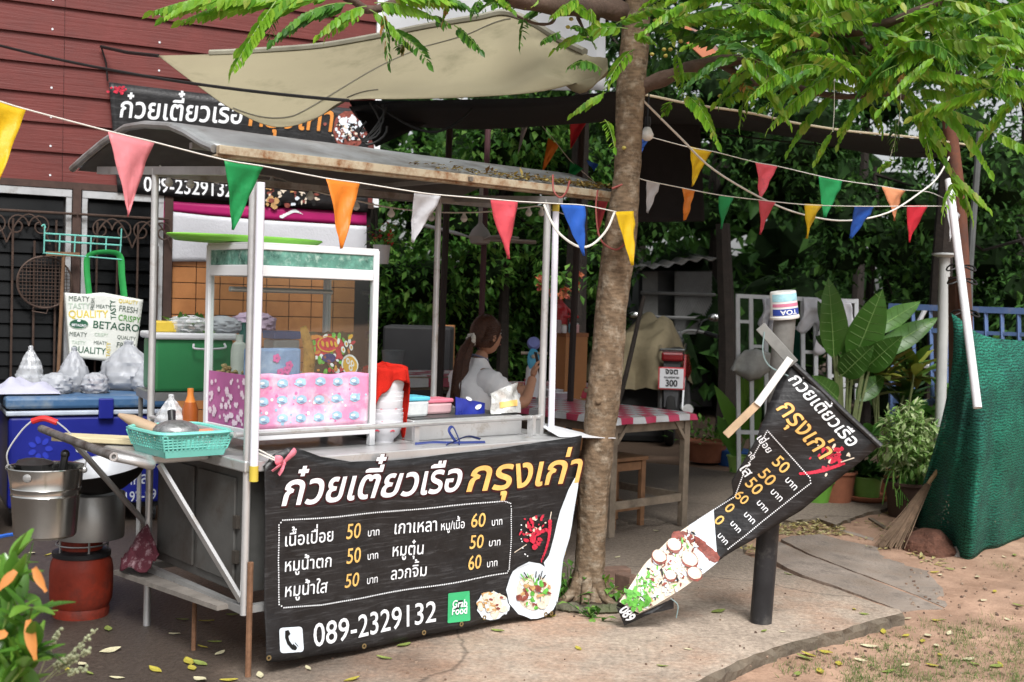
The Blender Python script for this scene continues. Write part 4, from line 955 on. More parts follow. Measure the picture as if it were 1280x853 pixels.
# ---- basket with ladles on the end shelf
def basket():
    c = K(-.14, .3, .8505)
    t = T('basket', 'turquoise plastic basket of kitchen tools on the cart end shelf', 'basket', c)
    TQ = M('turquoise_plastic', (.19, .6, .52), .35, 0, .06, 6, spec=.5)
    ax = (CU*.8+CV*-.6).normalized(); ax = CU; ay = CV; hx, hy, H_ = .15, .17, .095
    mb = MB()
    def wall(p0, p1, q0, q1, nx):   # bottom p, top q: bars with gaps
        nz = 6
        mb.prism([p0, p1, p1.lerp(q1, .3), p0.lerp(q0, .3)], (p0-p1).cross(CZ).normalized()*.003)
        mb.prism([p0.lerp(q0, .88), p1.lerp(q1, .88), q1, q0], (p0-p1).cross(CZ).normalized()*.003)
        for i in range(nx+1):
            f = i/nx; a = p0.lerp(p1, f); b = q0.lerp(q1, f); mb.bar(a.lerp(b, .28), a.lerp(b, .9), .0065, .003, (p1-p0).cross(CZ))
        for k in range(1, 5):
            g = .3+.58*k/5; mb.bar(p0.lerp(q0, g), p1.lerp(q1, g), .005, .0028, (p1-p0).cross(CZ))
    B = [c+ax*sx*hx*.82+ay*sy*hy*.82 for sx, sy in ((-1, -1), (1, -1), (1, 1), (-1, 1))]; Q = [c+ax*sx*hx+ay*sy*hy+CZ*H_ for sx, sy in ((-1, -1), (1, -1), (1, 1), (-1, 1))]
    for i in range(4): wall(B[i], B[(i+1) % 4], Q[i], Q[(i+1) % 4], 15)
    mb.prism(B, (0, 0, .003)); mb.build('basket_body', TQ, t)
    mb = MB(); rim = [c+ax*hx*1.04*math.copysign(abs(math.cos(a))**.35, math.cos(a))+ay*hy*1.04*math.copysign(abs(math.sin(a))**.35, math.sin(a))+CZ*H_ for a in [i*2*PI/40 for i in range(41)]]
    mb.tube(rim, .008, 6, cap=False); mb.build('rim', TQ, t, smooth=True)
    return c
bc2 = basket()
mb = MB(); mb.ball(bc2+CU*.0+CV*.03+CZ*.085, .085, 16, sz=.5, sx=1.1); tag(mb.build('ladle', M('speckled_ladle', (.3, .3, .3), .4, .7, .5, 60), loc=bc2+CZ*.05, smooth=True), 'rounded steel ladle upturned in the turquoise basket', 'ladle')
mb = MB(); mb.tube([bc2-CU*.03+CV*.1+CZ*.07, bc2-CU*.11+CV*.2+CZ*.115, bc2-CU*.15+CV*.24+CZ*.135], [.028, .024, .008], 12); tag(mb.build('pestle', M('pale_wood', (.42, .3, .2), .6), loc=bc2-CU*.1+CV*.16+CZ*.1, smooth=True), 'pale wooden pestle leaning out of the turquoise basket', 'pestle')
mb = MB(); mb.tube([bc2+CU*.02+CV*.1+CZ*.05, bc2+CU*.04+CV*.16+CZ*.15], [.012, .017], 10); tag(mb.build('grater', BLACKP, loc=bc2+CU*.03+CV*.12+CZ*.1, smooth=True), 'black tool handle sticking up from the turquoise basket', 'tool')
mb = MB(); mb.box(bc2+CU*.1-CV*.02+CZ*.08, (.07, .03, .02), Matrix.Rotation(.6, 3, 'Z') @ Matrix.Rotation(.2, 3, 'X')); tag(mb.build('peeler', M('coral_plastic', (.6, .22, .14), .5), loc=bc2+CU*.1+CZ*.08, bevel=.005), 'coral handled peeler in the turquoise basket', 'peeler')
mb = MB(); mb.bar(K(-.42, .85, .87), K(-.1, .53, .866), .13, .022); tag(mb.build('cutting_board', M('pale_board', (.62, .54, .34), .6, 0, .1, 8), loc=K(-.28, .6, .84), bevel=.004), 'pale wooden board resting on the cart handle beside the basket', 'board')
bag('plastic_bag', 'clear plastic bag with a clear neck standing on the cart next to the purple sheet', K(.02, .72, TBZ), .075, .065, .2, CLEARB, 21)
t = T('sauce_bottle', 'amber sauce bottle behind the clear bag on the cart', 'bottle', K(.08, .66, TBZ)); mb = MB(); mb.lathe([(.036, 0), (.036, .02), (.034, .14), (.024, .17)], K(.08, .66, TBZ), 16); mb.build('bottle_body', M('amber_sauce', (.3, .075, .015), .2), t, smooth=True)
mb = MB(); mb.lathe([(.024, .17), (.014, .2), (.014, .23)], K(.08, .66, TBZ), 12); mb.build('cap', M('orange_cap', (.6, .2, .04), .4), t, smooth=True)
mb = MB(); mb.ball(K(.05, .7, TBZ+.06), .055, 12, lump=.4, sz=.9); tag(mb.build('garlic_bag', M('garlic_skin', (.6, .48, .38), .6), loc=K(.05, .7, TBZ), smooth=True), 'pale bag of food behind the clear plastic bag', 'bag')
# ---- steel bucket hanging on the handle
bk = K(-.45, .9, .875) - CZ*.16 ; bkc = Vector((D(58, 583, 4.98).x, D(58, 583, 4.98).y, D(58, 583, 4.98).z))
t = T('bucket', 'shiny stainless bucket hanging by its wire handle from the cart handle', 'bucket', bkc-CZ*.29)
mb = MB(); mb.lathe([(.118, 0), (.12, .006), (.125, .01), (.137, .17), (.14, .175), (.137, .18), (.14, .2), (.1425, .205), (.14, .21), (.152, .285), (.158, .288), (.157, .292), (.149, .29), (.135, .17), (.115, .012)], bkc-CZ*.29, 40); mb.build('pail', M('polished_steel', (.62, .61, .58), .2, 1.0, .08, 5, spec=.6), t, smooth=True)
gp = K(-.45, .93, .915)
mb = MB()
for sx in (-1, 1):
    e = bkc+Vector((sx*.158, 0, -.005)); mb.tube(cat([e, e+Vector((sx*.005, .0, .06)), gp.lerp(e, .45)+Vector((sx*.03, 0, .05)), gp+Vector((sx*.045, 0, .02))], 5), .0035, 6)
mb.build('bail', STEEL, t, smooth=True)
mb = MB(); mb.tube(cat([gp+Vector((-.05, 0, .012)), gp+Vector((0, 0, .026)), gp+Vector((.055, 0, .01))], 4), .013, 8); mb.build('grip', M('red_grip', (.55, .03, .03), .4), t, smooth=True)
mb = MB()
for sx in (-1, 1): mb.ball(bkc+Vector((sx*.158, -.0, -.01)), .014, 8)
mb.ball(bkc+Vector((-.02, -.15, -.03)), .018, 8, sy=.3); mb.build('lug', STEELD, t)
mb = MB(); mb.ball(bkc+Vector((-.05, .0, .0)), .09, 14, sz=.35, lump=.4); mb.tube([bkc+Vector((.06, .02, -.02)), bkc+Vector((.07, .02, .05))], .016, 8); mb.ball(bkc+Vector((.07, .02, .05)), .02, 8); tag(mb.build('pot_lid', M('dark_pot', (.05, .05, .05), .35, .6), loc=bkc, smooth=True), 'dark lidded pot inside the steel bucket', 'pot')
# ---- gas cylinder with burner and wok
gc = G(101, 768)
t = T('gas_cylinder', 'rusty red gas cylinder with a burner on top beside the cart', 'gas cylinder', gc)
RED = M('gas_red', (.25, .03, .014), .55, 0, .25, 7, .2, 40, dirt=(.09, .025, .018), dirt_amt=.4, dscale=6)
mb = MB(); mb.lathe([(.122, .045), (.136, .075), (.139, .12), (.139, .21), (.133, .25), (.12, .275), (.118, .285)], gc, 36); mb.build('tank', RED, t, smooth=True)
mb = MB(); mb.lathe([(.112, 0.005), (.122, .0), (.124, .03), (.116, .05)], gc, 36, wob=lambda a, z: .03*N((math.cos(a)*3, math.sin(a)*3, 0))); mb.build('foot_ring', RED, t, smooth=True)
mb = MB(); mb.lathe([(.118, .27), (.128, .275), (.128, .295), (.1, .305)], gc, 36); mb.build('rubber_ring', BLACKP, t, smooth=True)
mb = MB(); mb.lathe([(.09, .3), (.09, .36)], gc, 24); mb.build('collar', RED, t, smooth=True)
mb = MB()
for a in range(5): mb.tube([gc+Vector((.112*math.cos(a*1.257+.3), .112*math.sin(a*1.257+.3), .29)), gc+Vector((.112*math.cos(a*1.257+.3), .112*math.sin(a*1.257+.3), .39))], .005, 6)
mb.tube([gc+Vector((.112*math.cos(i*PI/16), .112*math.sin(i*PI/16), .33)) for i in range(33)], .004, 5); mb.build('stand_rod', STEELD, t)
b2 = gc+Vector((.035, 0, 0))
mb = MB(); mb.lathe([(.15, .36), (.152, .375), (.152, .56), (.148, .565), (.146, .55), (.146, .38)], b2, 40); mb.build('wind_shield', M('grey_steel', (.36, .36, .35), .4, .85, .12, 6), t, smooth=True)
wk = b2+Vector((.07, -.02, .575))
t = T('wok', 'black outside steel wok sitting tilted on the gas burner', 'wok', wk)
rt = Matrix.Rotation(rad(-7), 3, 'Y') @ Matrix.Rotation(rad(8), 3, 'X')
mb = MB(); mb.lathe([(.03, 0), (.1, .012), (.16, .05), (.205, .1), (.214, .118)], wk, 40, rot=rt, cap1=False); mb.build('wok_outside', M('soot_black', (.012, .012, .012), .6), t, smooth=True)
mb = MB(); mb.lathe([(.216, .119), (.2, .103), (.155, .054), (.1, .017), (.02, .006)], wk, 40, rot=rt, cap0=False); mb.build('wok_inside', M('pale_steel', (.42, .43, .45), .4, .4, .1, 6), t, smooth=True)
mb = MB(); mb.tube(cat([D(-60, 690, 5.6), D(0, 671, 5.5), D(40, 666, 5.42), D(75, 660, 5.4)], 5), .009, 6); tag(mb.build('gas_hose', M('blue_hose', (.03, .12, .5), .4), loc=D(10, 669, 5.45), smooth=True), 'blue rubber hose running along the floor to the gas burner', 'hose')
# rag on the base frame
rg = K(0, .85, .33)
mb = MB(); mb.sheet(lambda a, b: rg+CV*((a-.5)*.26)-CU*(.02+.12*b*(1-abs(a-.5)))+CZ*(.1*(1-abs(a-.5)*2)*(1-b)*1.2-.07*b+.03*N((a*5, b*5, 1))+.02), 20, 16)
RAG = M('checked_rag', (.09, .02, .03), .9, 0, .3, 10, dirt=(.35, .25, .27), dirt_amt=.3, dscale=30)
tag(mb.build('rag', RAG, loc=rg, solid=.005, smooth=True), 'dark red checked rag hanging on the cart base frame', 'rag')
mb = MB(); mb.bar(K(-.02, .1, .255), K(-.07, .98, .235), .09, .02); tag(mb.build('plank', M('grey_plank', (.2, .18, .16), .85, 0, .3, 9), loc=K(0, .5, .245)), 'grey plank lying along the cart base frame', 'plank')
# ============================================================= BANNERS
TH1 = '\u0e01\u0e4b\u0e27\u0e22\u0e40\u0e15\u0e35\u0e4b\u0e22\u0e27\u0e40\u0e23\u0e37\u0e2d'   # main title
TH2 = '\u0e01\u0e23\u0e38\u0e07\u0e40\u0e01\u0e48\u0e32'
BAHT = '\u0e1a\u0e32\u0e17'
INKS = [INKW, INKY, INKR, INKGRN, INKCREAM, INKMEAT, INKLEAF, INKBRN, INKK, M('pale_blue_white_ink', (.66, .72, .78), .5, 0, .08, 10)]
def panel(pl, top, bot, nu, nv, px=True):
    """sheet between a top outline and a bottom outline given as photo points on the sign's own plane"""
    def f(a, b):
        p = pline(top, a); q = pline(bot, a); s0 = pl.st(*p); s1 = pl.st(*q)
        return pl.pt(lerp(s0[0], s1[0], b), lerp(s0[1], s1[1], b))
    mb = MB(); mb.sheet(f, nu, nv); return mb
MAROON = M('maroon_ink', (.05, .008, .01), .5)
# ---- front banner on the cart
def bdisp(a, b):
    return .012*math.sin(a*5+1)*max(0, .9-b)+.006*math.sin(a*13+b*6)+.01*N((a*2.2, b*2.5, 0))+.006*N((a*6, b*7, 4)) - .03*max(0, b-.78)*4*0 + .05*max(0, .25-b)
BP = Plane(K(0, -.035, 0), CU, CZ, bdisp)
fb = T('price_banner', 'black vinyl price banner tied across the front of the noodle cart', 'banner', K(.9, -.035, .4))
top = [(331, 584), (345, 568), (362, 560), (378, 563), (400, 571), (440, 578), (490, 576), (540, 571), (600, 564), (660, 556), (727, 545)]
bot = [(328, 826), (345, 825), (362, 823), (378, 820), (410, 817), (450, 812), (500, 802), (540, 793), (600, 778), (650, 770), (689, 767)]
# right edge leans inwards: rows are straight between matching points
mb = panel(BP, top, bot, 60, 24); mb.build('vinyl', VINYL, fb, smooth=True, solid=.002)
mb = MB(); edge = [(p, 1) for p in top]
def fold(a, b):
    p = pline(top, a); s0 = BP.st(*p); q = BP.pt(*s0); return q + CV*(.0+.03*b) + CZ*(-.0+.004*math.sin(b*PI))-CZ*.012*b
mb.sheet(fold, 60, 4); mb.build('top_fold', VINYL, fb, smooth=True, solid=.002)
mb = MB(); W = BP.write
def wr(t, A, B, h, bold, shear, m, off=.004): W(mb, t, A, B, h, bold, shear, off, m)
# white title with a dark red shadow line, gold name
W(mb, TH1, (348, 633), (577, 614), .95, .05, .24, .0035, 10); W(mb, TH1, (347, 632), (576, 613.5), .95, .018, .24, .006, 0)
W(mb, TH2, (581, 616), (725, 603), .8, .05, .24, .0035, 10); W(mb, TH2, (580, 615), (724, 602), .8, .018, .24, .006, 1)
mb.build('title_lettering', INKS+[MAROON], fb); mb = MB()
R_ = [('\u0e40\u0e19\u0e37\u0e49\u0e2d\u0e40\u0e1b\u0e37\u0e48\u0e2d\u0e22', (353, 683), (416, 675.5), 0), ('50', (431, 674), (451.5, 672.5), 1), (BAHT, (461, 671.5), (477, 669.5), 0),
      ('\u0e2b\u0e21\u0e39\u0e19\u0e49\u0e33\u0e15\u0e01', (353, 714.5), (413, 707.5), 0), ('50', (430, 704.5), (450.5, 702.5), 1), (BAHT, (459.5, 700.5), (475, 698.5), 0),
      ('\u0e2b\u0e21\u0e39\u0e19\u0e49\u0e33\u0e43\u0e2a', (353, 746), (408, 740), 0), ('50', (429, 735), (448, 732), 1), (BAHT, (458, 730.5), (474, 728.5), 0),
      ('\u0e40\u0e01\u0e32\u0e40\u0e2b\u0e25\u0e32', (493, 668.5), (546, 663), 0), ('\u0e2b\u0e21\u0e39/\u0e40\u0e19\u0e37\u0e49\u0e2d', (549, 663), (581, 660), 0), ('60', (587.5, 659.5), (605, 658), 1), (BAHT, (612, 657), (626, 655), 0),
      ('\u0e2b\u0e21\u0e39\u0e15\u0e38\u0e4b\u0e19', (491, 696.5), (530, 692.5), 0), ('50', (586, 686.5), (603, 684.5), 1), (BAHT, (609, 683), (623.5, 681), 0),
      ('\u0e25\u0e27\u0e01\u0e08\u0e34\u0e49\u0e21', (490, 726), (534, 719.5), 0), ('60', (583, 712.5), (600.5, 710), 1), (BAHT, (607.5, 709.5), (621.5, 707), 0)]
mb2 = MB()
for t_, A, B, m_ in R_: W(mb, t_, A, B, 1.1, .008, 0.08 if m_ else 0, .004, m_)
W(mb2, '089-2329132', (389, 808), (545, 776.5), 1.12, .008, 0, .004, 0)
bord = [(352, 650), (420, 646), (485, 640), (560, 633), (628, 626), (636, 629), (637, 636), (636, 680), (634.5, 711), (632, 716), (560, 729), (480, 743), (400, 756), (353, 759), (347, 755), (346.5, 700), (347, 656), (352, 650)]
BP.dots(mb, bord, .0095, .0034, .0045, 0)
def rrect(pl, mb, c, off, m, k=.16):
    """rounded patch from four photo corners"""
    q = [pl.st(*p) for p in c]; pts = []
    for i in range(4):
        a, b, d = Vector(q[i-1]), Vector(q[i]), Vector(q[(i+1) % 4]); 
        for t in range(5):
            u = t/4; p0 = b.lerp(a, k); p1 = b.lerp(d, k); pts.append(p0.lerp(b, u).lerp(b.lerp(p1, u), u))
    mb.add([pl.pt(p.x, p.y, off) for p in pts], [list(range(len(pts)))], m)
mb.build('price_list', INKS, fb); mb = mb2
rrect(BP, mb, [(345, 783.5), (376, 782.5), (376, 813), (345, 814.5)], .0045, 9)
mb3 = mb; mb = MB()
rrect(BP, mb, [(557.5, 741), (584.5, 738), (584, 774.5), (557.5, 778.5)], .0045, 3, .05)
W(mb, 'Grab', (562, 759), (580.5, 757), 1.15, .02, 0, .0065, 0); W(mb, 'Food', (561.5, 768), (580.5, 765.5), 1.15, .02, 0, .0065, 0)
mb.build('logo_patch', INKS, fb); mb = mb3
# telephone handset
mb_p = [(352.5, 787), (357, 786), (359.5, 791), (356.5, 793.5), (357.5, 799), (361, 804), (365, 805), (367.5, 808), (365, 811), (360.5, 810), (354.5, 803), (352, 795)]
BP.shape(mb, mb_p, .0065, 8)
for k in (0, 1): BP.line(mb, (362+k*2.5, 803-k*1.5), (367+k*2, 808-k*1.5), .003, .0065, 8)
mb.build('phone_number', INKS, fb); mb = MB()
# white sweep and food pictures
def grid_patch(pl, mb, top_, bot_, nu, nv, off, m):
    k = len(mb.v)
    for i in range(nu+1):
        for j in range(nv+1):
            p = pline(top_, i/nu); q = pline(bot_, i/nu); s0 = pl.st(*p); s1 = pl.st(*q); mb.v.append(pl.pt(lerp(s0[0], s1[0], j/nv), lerp(s0[1], s1[1], j/nv), off))
    for i in range(nu):
        for j in range(nv):
            a = k+i*(nv+1)+j; mb.f.append([a, a+nv+1, a+nv+2, a+1]); mb.m.append(m)
grid_patch(BP, mb, [(722.5, 592), (716, 598), (709, 612), (700, 640), (692, 672), (685, 694), (678, 703)], [(722, 593), (720, 610), (716, 640), (711.5, 672), (705, 700), (700, 730), (692, 752)], 12, 3, .0045, 9)
BP.blob(mb, (662, 737), 31, 35, .0055, 9, 26, .03); BP.blob(mb, (664, 739), 21, 22, .0075, 4, 22, .08)
r = random.Random(5)
for i in range(60):
    a = r.uniform(0, 2*PI); q = r.random()**.5*20; BP.blob(mb, (664+q*math.cos(a), 740+q*math.sin(a)), r.uniform(1.5, 5), r.uniform(1.2, 3.5), .009+i*.0001, r.choice((4, 7, 4, 5, 6, 9, 7, 5)), 7, .3, r.uniform(0, 3), i)
for i in range(9): BP.line(mb, (652+i*2.6, 724+r.uniform(-3, 3)), (646+i*4, 714+r.uniform(-2, 8)), .006, .015, r.choice((6, 6, 8)))
BP.blob(mb, (613, 757), 20, 17, .0055, 9, 22, .1)
for i in range(40):
    a = r.uniform(0, 2*PI); q = r.random()**.5*17; BP.blob(mb, (613+q*math.cos(a), 755+q*.85*math.sin(a)), r.uniform(3, 7), r.uniform(2, 5), .008+i*.0001, r.choice((4, 4, 7, 4, 9)), 8, .3, r.uniform(0, 3), i)
for i in range(7): BP.blob(mb, (603+i*3.5+r.uniform(-1, 1), 748+r.uniform(-2, 14)), 2.5, 1.6, .0125, r.choice((5, 7)), 7, .3, 0, i)
for i in range(52):
    x = 668+r.gauss(0, 8); y = 665+r.gauss(0, 9); BP.blob(mb, (x, y), r.uniform(1.2, 4), r.uniform(1, 3), .005+i*.00008, 2 if r.random() < .8 else 4, 7, .35, r.uniform(0, 3), i)
BP.blob(mb, (665, 683), 4.5, 4, .0095, 2, 9, .2); BP.blob(mb, (663, 674), 4, 5, .0095, 2, 9, .2)
for i in range(14):
    t = i/13; BP.blob(mb, (687-t*t*13, 652+t*48), 2.6-1.8*t, 3, .0095, 2, 8, .05)
BP.line(mb, (687, 650), (689, 640), .005, .0095, 4); BP.line(mb, (640, 690), (655, 680), .004, .006, 4)
for i in range(9): BP.blob(mb, (645+r.uniform(0, 12), 655+r.uniform(0, 40)), .9, .9, .005, 0, 6, .1, 0, i)
mb.build('food_picture', INKS, fb)
mb = MB()
for x, y in ((330.5, 820), (453, 807), (530, 791), (573, 779), (602, 771), (683, 765), (676, 766)): q = BP.px(x, y, .004); mb.lathe([(.005, 0), (.011, .0), (.011, .003), (.005, .003)], q, 12, Matrix((CU, CZ, -CV)).transposed(), cap0=False, cap1=False)
mb.build('eyelet', M('brass', (.4, .3, .15), .4, .8), fb)
mb = MB(); RIB = M('pink_ribbon', (.68, .2, .26), .6, 0, .3, 30)
kn = BP.px(350, 579, .02)
for a, ln in ((2.6, .05), (3.6, .06), (.9, .075), (4.2, .05), (3.0, .04)):
    p1 = kn+CU*math.cos(a)*ln+CZ*math.sin(a)*ln*.9-CV*.015; mb.tube(cat([kn, kn.lerp(p1, .6)-CV*.015+CZ*.008, p1], 4), [.006, .008, .01, .012, .013, .014, .013, .013, .012], 6, flat=.35)
mb.ball(kn, .014, 8); mb.build('ribbon_bow', RIB, fb, smooth=True)
mb = MB(); mb.tube([kn, K(.02, -.03, .88), K(-.0, -.0, .91), K(.015, -.02, .9), kn+CU*.01], .0032, 5); mb.build('string', CREAMW, fb)
# ---- yellow board edge behind the banner end
mb = MB(); q = [D(703, 695, 6.35), D(713, 625, 6.35), D(708, 625, 6.35), D(690, 695, 6.35)]
mb.prism([D(690, 700, 6.35), D(707, 694, 6.35), D(713, 628, 6.35), D(703, 628, 6.35)], (0, .04, 0)); yb = tag(mb.build('warning_board', M('yellow_board', (.7, .45, .03), .5), loc=D(700, 700, 6.35), bevel=.004), 'yellow board edge showing between the price banner and the gooseberry trunk', 'board')
mb = MB(); mb.prism([D(689, 700, 6.349), D(706, 694.5, 6.349), D(704, 706, 6.349), D(687, 712, 6.349)], (0, .045, 0)); o = mb.build('black_band', BLACKP, None, loc=D(700, 700, 6.35)); o.parent = yb; o.location = (0, 0, 0)

# ---- shop banner on the house wall
HP = Plane(W0+WN*.075, WD, CZ, lambda a, b: .008*N((a*2, b*2, 3))+.006*math.sin(a*4)*math.sin(b*3))
hb = T('shop_banner', 'black shop banner fixed on the red siding above the white canvas', 'banner', HP.px(300, 250))
mb = panel(HP, [(136, 103), (220, 113), (320, 124), (460, 138)], [(147, 240), (228, 247), (325, 255), (460, 266)], 40, 12); mb.build('vinyl', VINYL, hb, smooth=True, solid=.002)
mb = MB()
HP.write(mb, TH1, (147.5, 146.5), (303, 155), 1.15, .016, .16, .004, 0); HP.write(mb, TH2, (309, 158), (418, 166), 1.2, .03, .16, .005, 8); HP.write(mb, TH2, (307.5, 157), (416.5, 165), 1.2, .014, .16, .007, 10)
mb.build('title_lettering', INKS+[INKO], hb); mb = MB()
HP.write(mb, '089-2329132', (179, 239), (291, 246.5), 1.25, .014, 0, .004, 0)
mb.build('phone_number', INKW, hb); mb = MB(); r = random.Random(9)
HP.blob(mb, (437, 162), 22, 24, .0045, 5, 20, .05)
for i in range(150):
    x = 437+r.gauss(0, 9); y = 163+r.gauss(0, 9); HP.blob(mb, (x, y), r.uniform(1, 3), r.uniform(1, 3), .006+i*.00004, r.choice((8, 4, 9, 5, 8, 9)), 7, .3, 0, i)
for x, y in ((428, 152), (440, 150), (452, 155)): HP.blob(mb, (x, y), 5, 5, .013, 9, 12, .1)
for i in range(40):
    x = 343+r.gauss(0, 7); y = 243+r.gauss(0, 6); HP.blob(mb, (x, y), r.uniform(2, 5), r.uniform(2, 4), .0045+i*.0001, r.choice((7, 7, 4, 5, 8)), 8, .3, 0, i)
for i in range(40):
    x = 378+r.gauss(0, 8); y = 246+r.gauss(0, 6); HP.blob(mb, (x, y), r.uniform(1, 4), r.uniform(1, 3), .0045+i*.0001, r.choice((8, 4, 9, 5, 8)), 8, .3, 0, i)
for i in range(22): HP.blob(mb, (148+r.gauss(0, 5), 113+r.gauss(0, 3)), 2.2, 1.4, .004+i*.0001, 2, 7, .3, 0, i)
mb.build('food_picture', INKS, hb)
# ---- canvas banner below
CP = Plane(W0+WN*.05, WD, CZ, lambda a, b: .008*N((a*1.8, b*2.4, 7))+.004*math.sin(a*7+b*4))
cbn = T('canvas_banner', 'white canvas banner with magenta top band hung under the black shop banner', 'banner', CP.px(320, 320))
mb = panel(CP, [(207, 264), (260, 270), (320, 275), (458, 283)], [(209, 327), (262, 327), (340, 330), (458, 336)], 30, 10); mb.build('canvas', M('grey_white_canvas', (.58, .59, .63), .8, 0, .06, 4, .3, 60), cbn, smooth=True, solid=.002)
mb = panel(CP, [(204, 251), (260, 255), (320, 258), (458, 266)], [(205, 263), (260, 269), (320, 274), (458, 282)], 30, 3); mb.build('band', M('magenta_vinyl', (.4, .015, .13), .45, 0, .1, 5), cbn, smooth=True, solid=.002)
mb = panel(CP, [(203, 262), (207, 263)], [(207, 327), (210, 328)], 2, 8); mb.build('side_band', MATS['magenta_vinyl'], cbn, solid=.002)
mb = MB()
for i in range(12):
    t = i/11; CP.blob(mb, (352+26*t+3*math.sin(t*5), 271-8*math.sin(t*PI*.8)), 3.2-2.2*t, 2.2-1.4*t, .006, 0, 9, .05); CP.blob(mb, (358+20*t, 268-3*math.sin(t*PI)), 2.4-1.8*t, 1.6-1.1*t, .0065, 0, 9, .05)
CP.blob(mb, (318, 262), 4, 4, .006, 0, 10, .1); CP.blob(mb, (210, 262), 1.6, 1.6, .006, 8, 10, .1)
mb.build('print', INKS, cbn)

# ---- torn banner hanging off the black pole
def rdisp(a, b):
    return .035*math.sin(b*7)+.03*N((a*2.5, b*2.5, 2))+.016*N((a*7, b*6, 5))+.012*math.sin(a*9-b*14)+.07*max(0, -b-.15)*math.sin(max(0, -b-.15)*4+.6)
RP = Plane(D(1000, 600, 5.46), (1, -.12, 0), CZ, rdisp)
tb = T('torn_banner', 'torn black menu banner hanging down to the ground in front of the black pole', 'banner', RP.px(950, 640))
rt_ = [(1096, 556), (1080, 571), (1060, 588), (1035, 610), (1003, 638), (960, 664), (930, 681), (905, 696), (880, 714), (850, 734), (820, 751), (797, 763)]
lf_ = [(986, 449), (968, 488), (955, 519), (944, 548), (930, 574), (914, 602), (917, 619), (905, 630), (868, 655), (835, 677), (806, 704), (771, 752)]
def rgrid(lo, hi, off, nu=10, nv=60):
    mb = MB(); mb.sheet(lambda a, b: RP.px(*[lerp(pline(lf_, lerp(lo, hi, b))[k], pline(rt_, lerp(lo, hi, b))[k], a) for k in (0, 1)], off), nu, nv); return mb
rgrid(0, 1, 0, 14, 60).build('vinyl', VINYL, tb, smooth=True, solid=.002)
mb = MB()
tip = [(771, 753), (797, 764), (842, 745), (842, 758), (815, 762), (781, 778)]
mb.prism([RP.px(x, y, -.012 if i in (2, 3) else .004) for i, (x, y) in enumerate(tip)], (0, .003, 0)); mb.build('torn_end', VINYL, tb)
mb = MB()
k0 = len(mb.v)
def pic(lo, hi, off, m, a0=0.0, a1=1.0):
    nu, nv = 8, 16; k = len(mb.v)
    for i in range(nu+1):
        for j in range(nv+1):
            a = lerp(a0, a1, i/nu); b = lerp(lo, hi, j/nv); p = pline(lf_, b); q = pline(rt_, b); mb.v.append(RP.px(lerp(p[0], q[0], a), lerp(p[1], q[1], a), off))
    for i in range(nu):
        for j in range(nv): c = k+i*(nv+1)+j; mb.f.append([c, c+nv+1, c+nv+2, c+1]); mb.m.append(m)
pic(.667, .745, .004, 9); pic(.745, .99, .0045, 4)
# bowl picture: dark rim, meat, meatballs, noodles, greens
for i in range(24):
    t = i/23; RP.blob(mb, (846+46*t, 672+24*t*t), 7, 6, .0055, 5, 9, .15, 0, i)
r = random.Random(31)
for i in range(320):
    t = r.random(); a = r.random(); p = pline(lf_, .73+.24*t); q = pline(rt_, .73+.24*t); x = lerp(p[0], q[0], .06+.88*a); y = lerp(p[1], q[1], .06+.88*a)
    if x > 872 and y < 700: continue
    g = (t > .72 and a < .75); RP.blob(mb, (x, y), r.uniform(1, 4.5), r.uniform(.7, 1.8), .006+i*.00003, r.choice((6, 6, 6, 9)) if g else r.choice((9, 9, 4, 4, 5, 8, 9, 9, 7, 4, 6)), 8, .3, r.uniform(0, 3), i)
for x, y, q in ((843, 681, 9), (824, 694, 9), (862, 697, 10), (868, 713, 9), (838, 715, 7)): RP.blob(mb, (x, y+1.5), q+1, q*.8+1, .0165, 5, 14, .07, .4); RP.blob(mb, (x, y), q, q*.75, .0175, 4, 14, .07, .4); RP.blob(mb, (x-1, y-1), q*.7, q*.5, .0185, 9, 12, .1, .4)
for i in range(16): RP.blob(mb, (788+r.uniform(-8, 24), 742+r.uniform(-12, 14)), r.uniform(3, 7), r.uniform(2, 4), .017+i*.0002, 6, 9, .35, r.uniform(0, 3), i)
mb.build('food_picture', INKS, tb); mb = MB()
RW = RP.write
RW(mb, TH1, (984, 474), (1061, 559), 1.05, .016, .2, .005, 0); RW(mb, TH2, (968, 509), (1027, 576), 1.1, .04, .2, .004, 10); RW(mb, TH2, (967.5, 509), (1026.5, 576), 1.1, .014, .2, .006, 1)
mb.build('title_lettering', INKS+[MAROON], tb); mb = MB()
for t_, A, B, m_ in (('\u0e40\u0e1b\u0e37\u0e48\u0e2d\u0e22', (944, 546), (959, 567), 0), ('50', (963, 578), (979, 593), 1), (BAHT, (980, 600), (993, 614), 0), ('\u0e32\u0e14', (933, 567), (940, 575), 0), ('50', (946, 593), (961, 609), 1), (BAHT, (962, 615), (975, 628), 0),
    ('\u0e43\u0e2a', (923, 585), (932, 598), 0), ('50', (930, 605), (945, 621), 1), (BAHT, (945, 629), (957, 642), 0), ('60', (917, 621), (930, 633), 1), (BAHT, (929, 644), (941, 656), 0), ('0', (905, 637), (911, 644), 1), (BAHT, (912, 655), (923, 667), 0), ('0', (892, 652), (898, 659), 1), (BAHT, (896, 670), (907, 682), 0)):
    RW(mb, t_, A, B, 1.0, .012, 0, .005, m_)
RP.dots(mb, [(958, 537), (1012, 597), (1013, 604), (908, 688)], .0095, .0034, .005, 0); RP.dots(mb, [(958, 537), (930, 590), (919, 622), (873, 652), (880, 660)], .0095, .0034, .005, 0)
mb.build('price_list', INKS, tb); mb = MB()
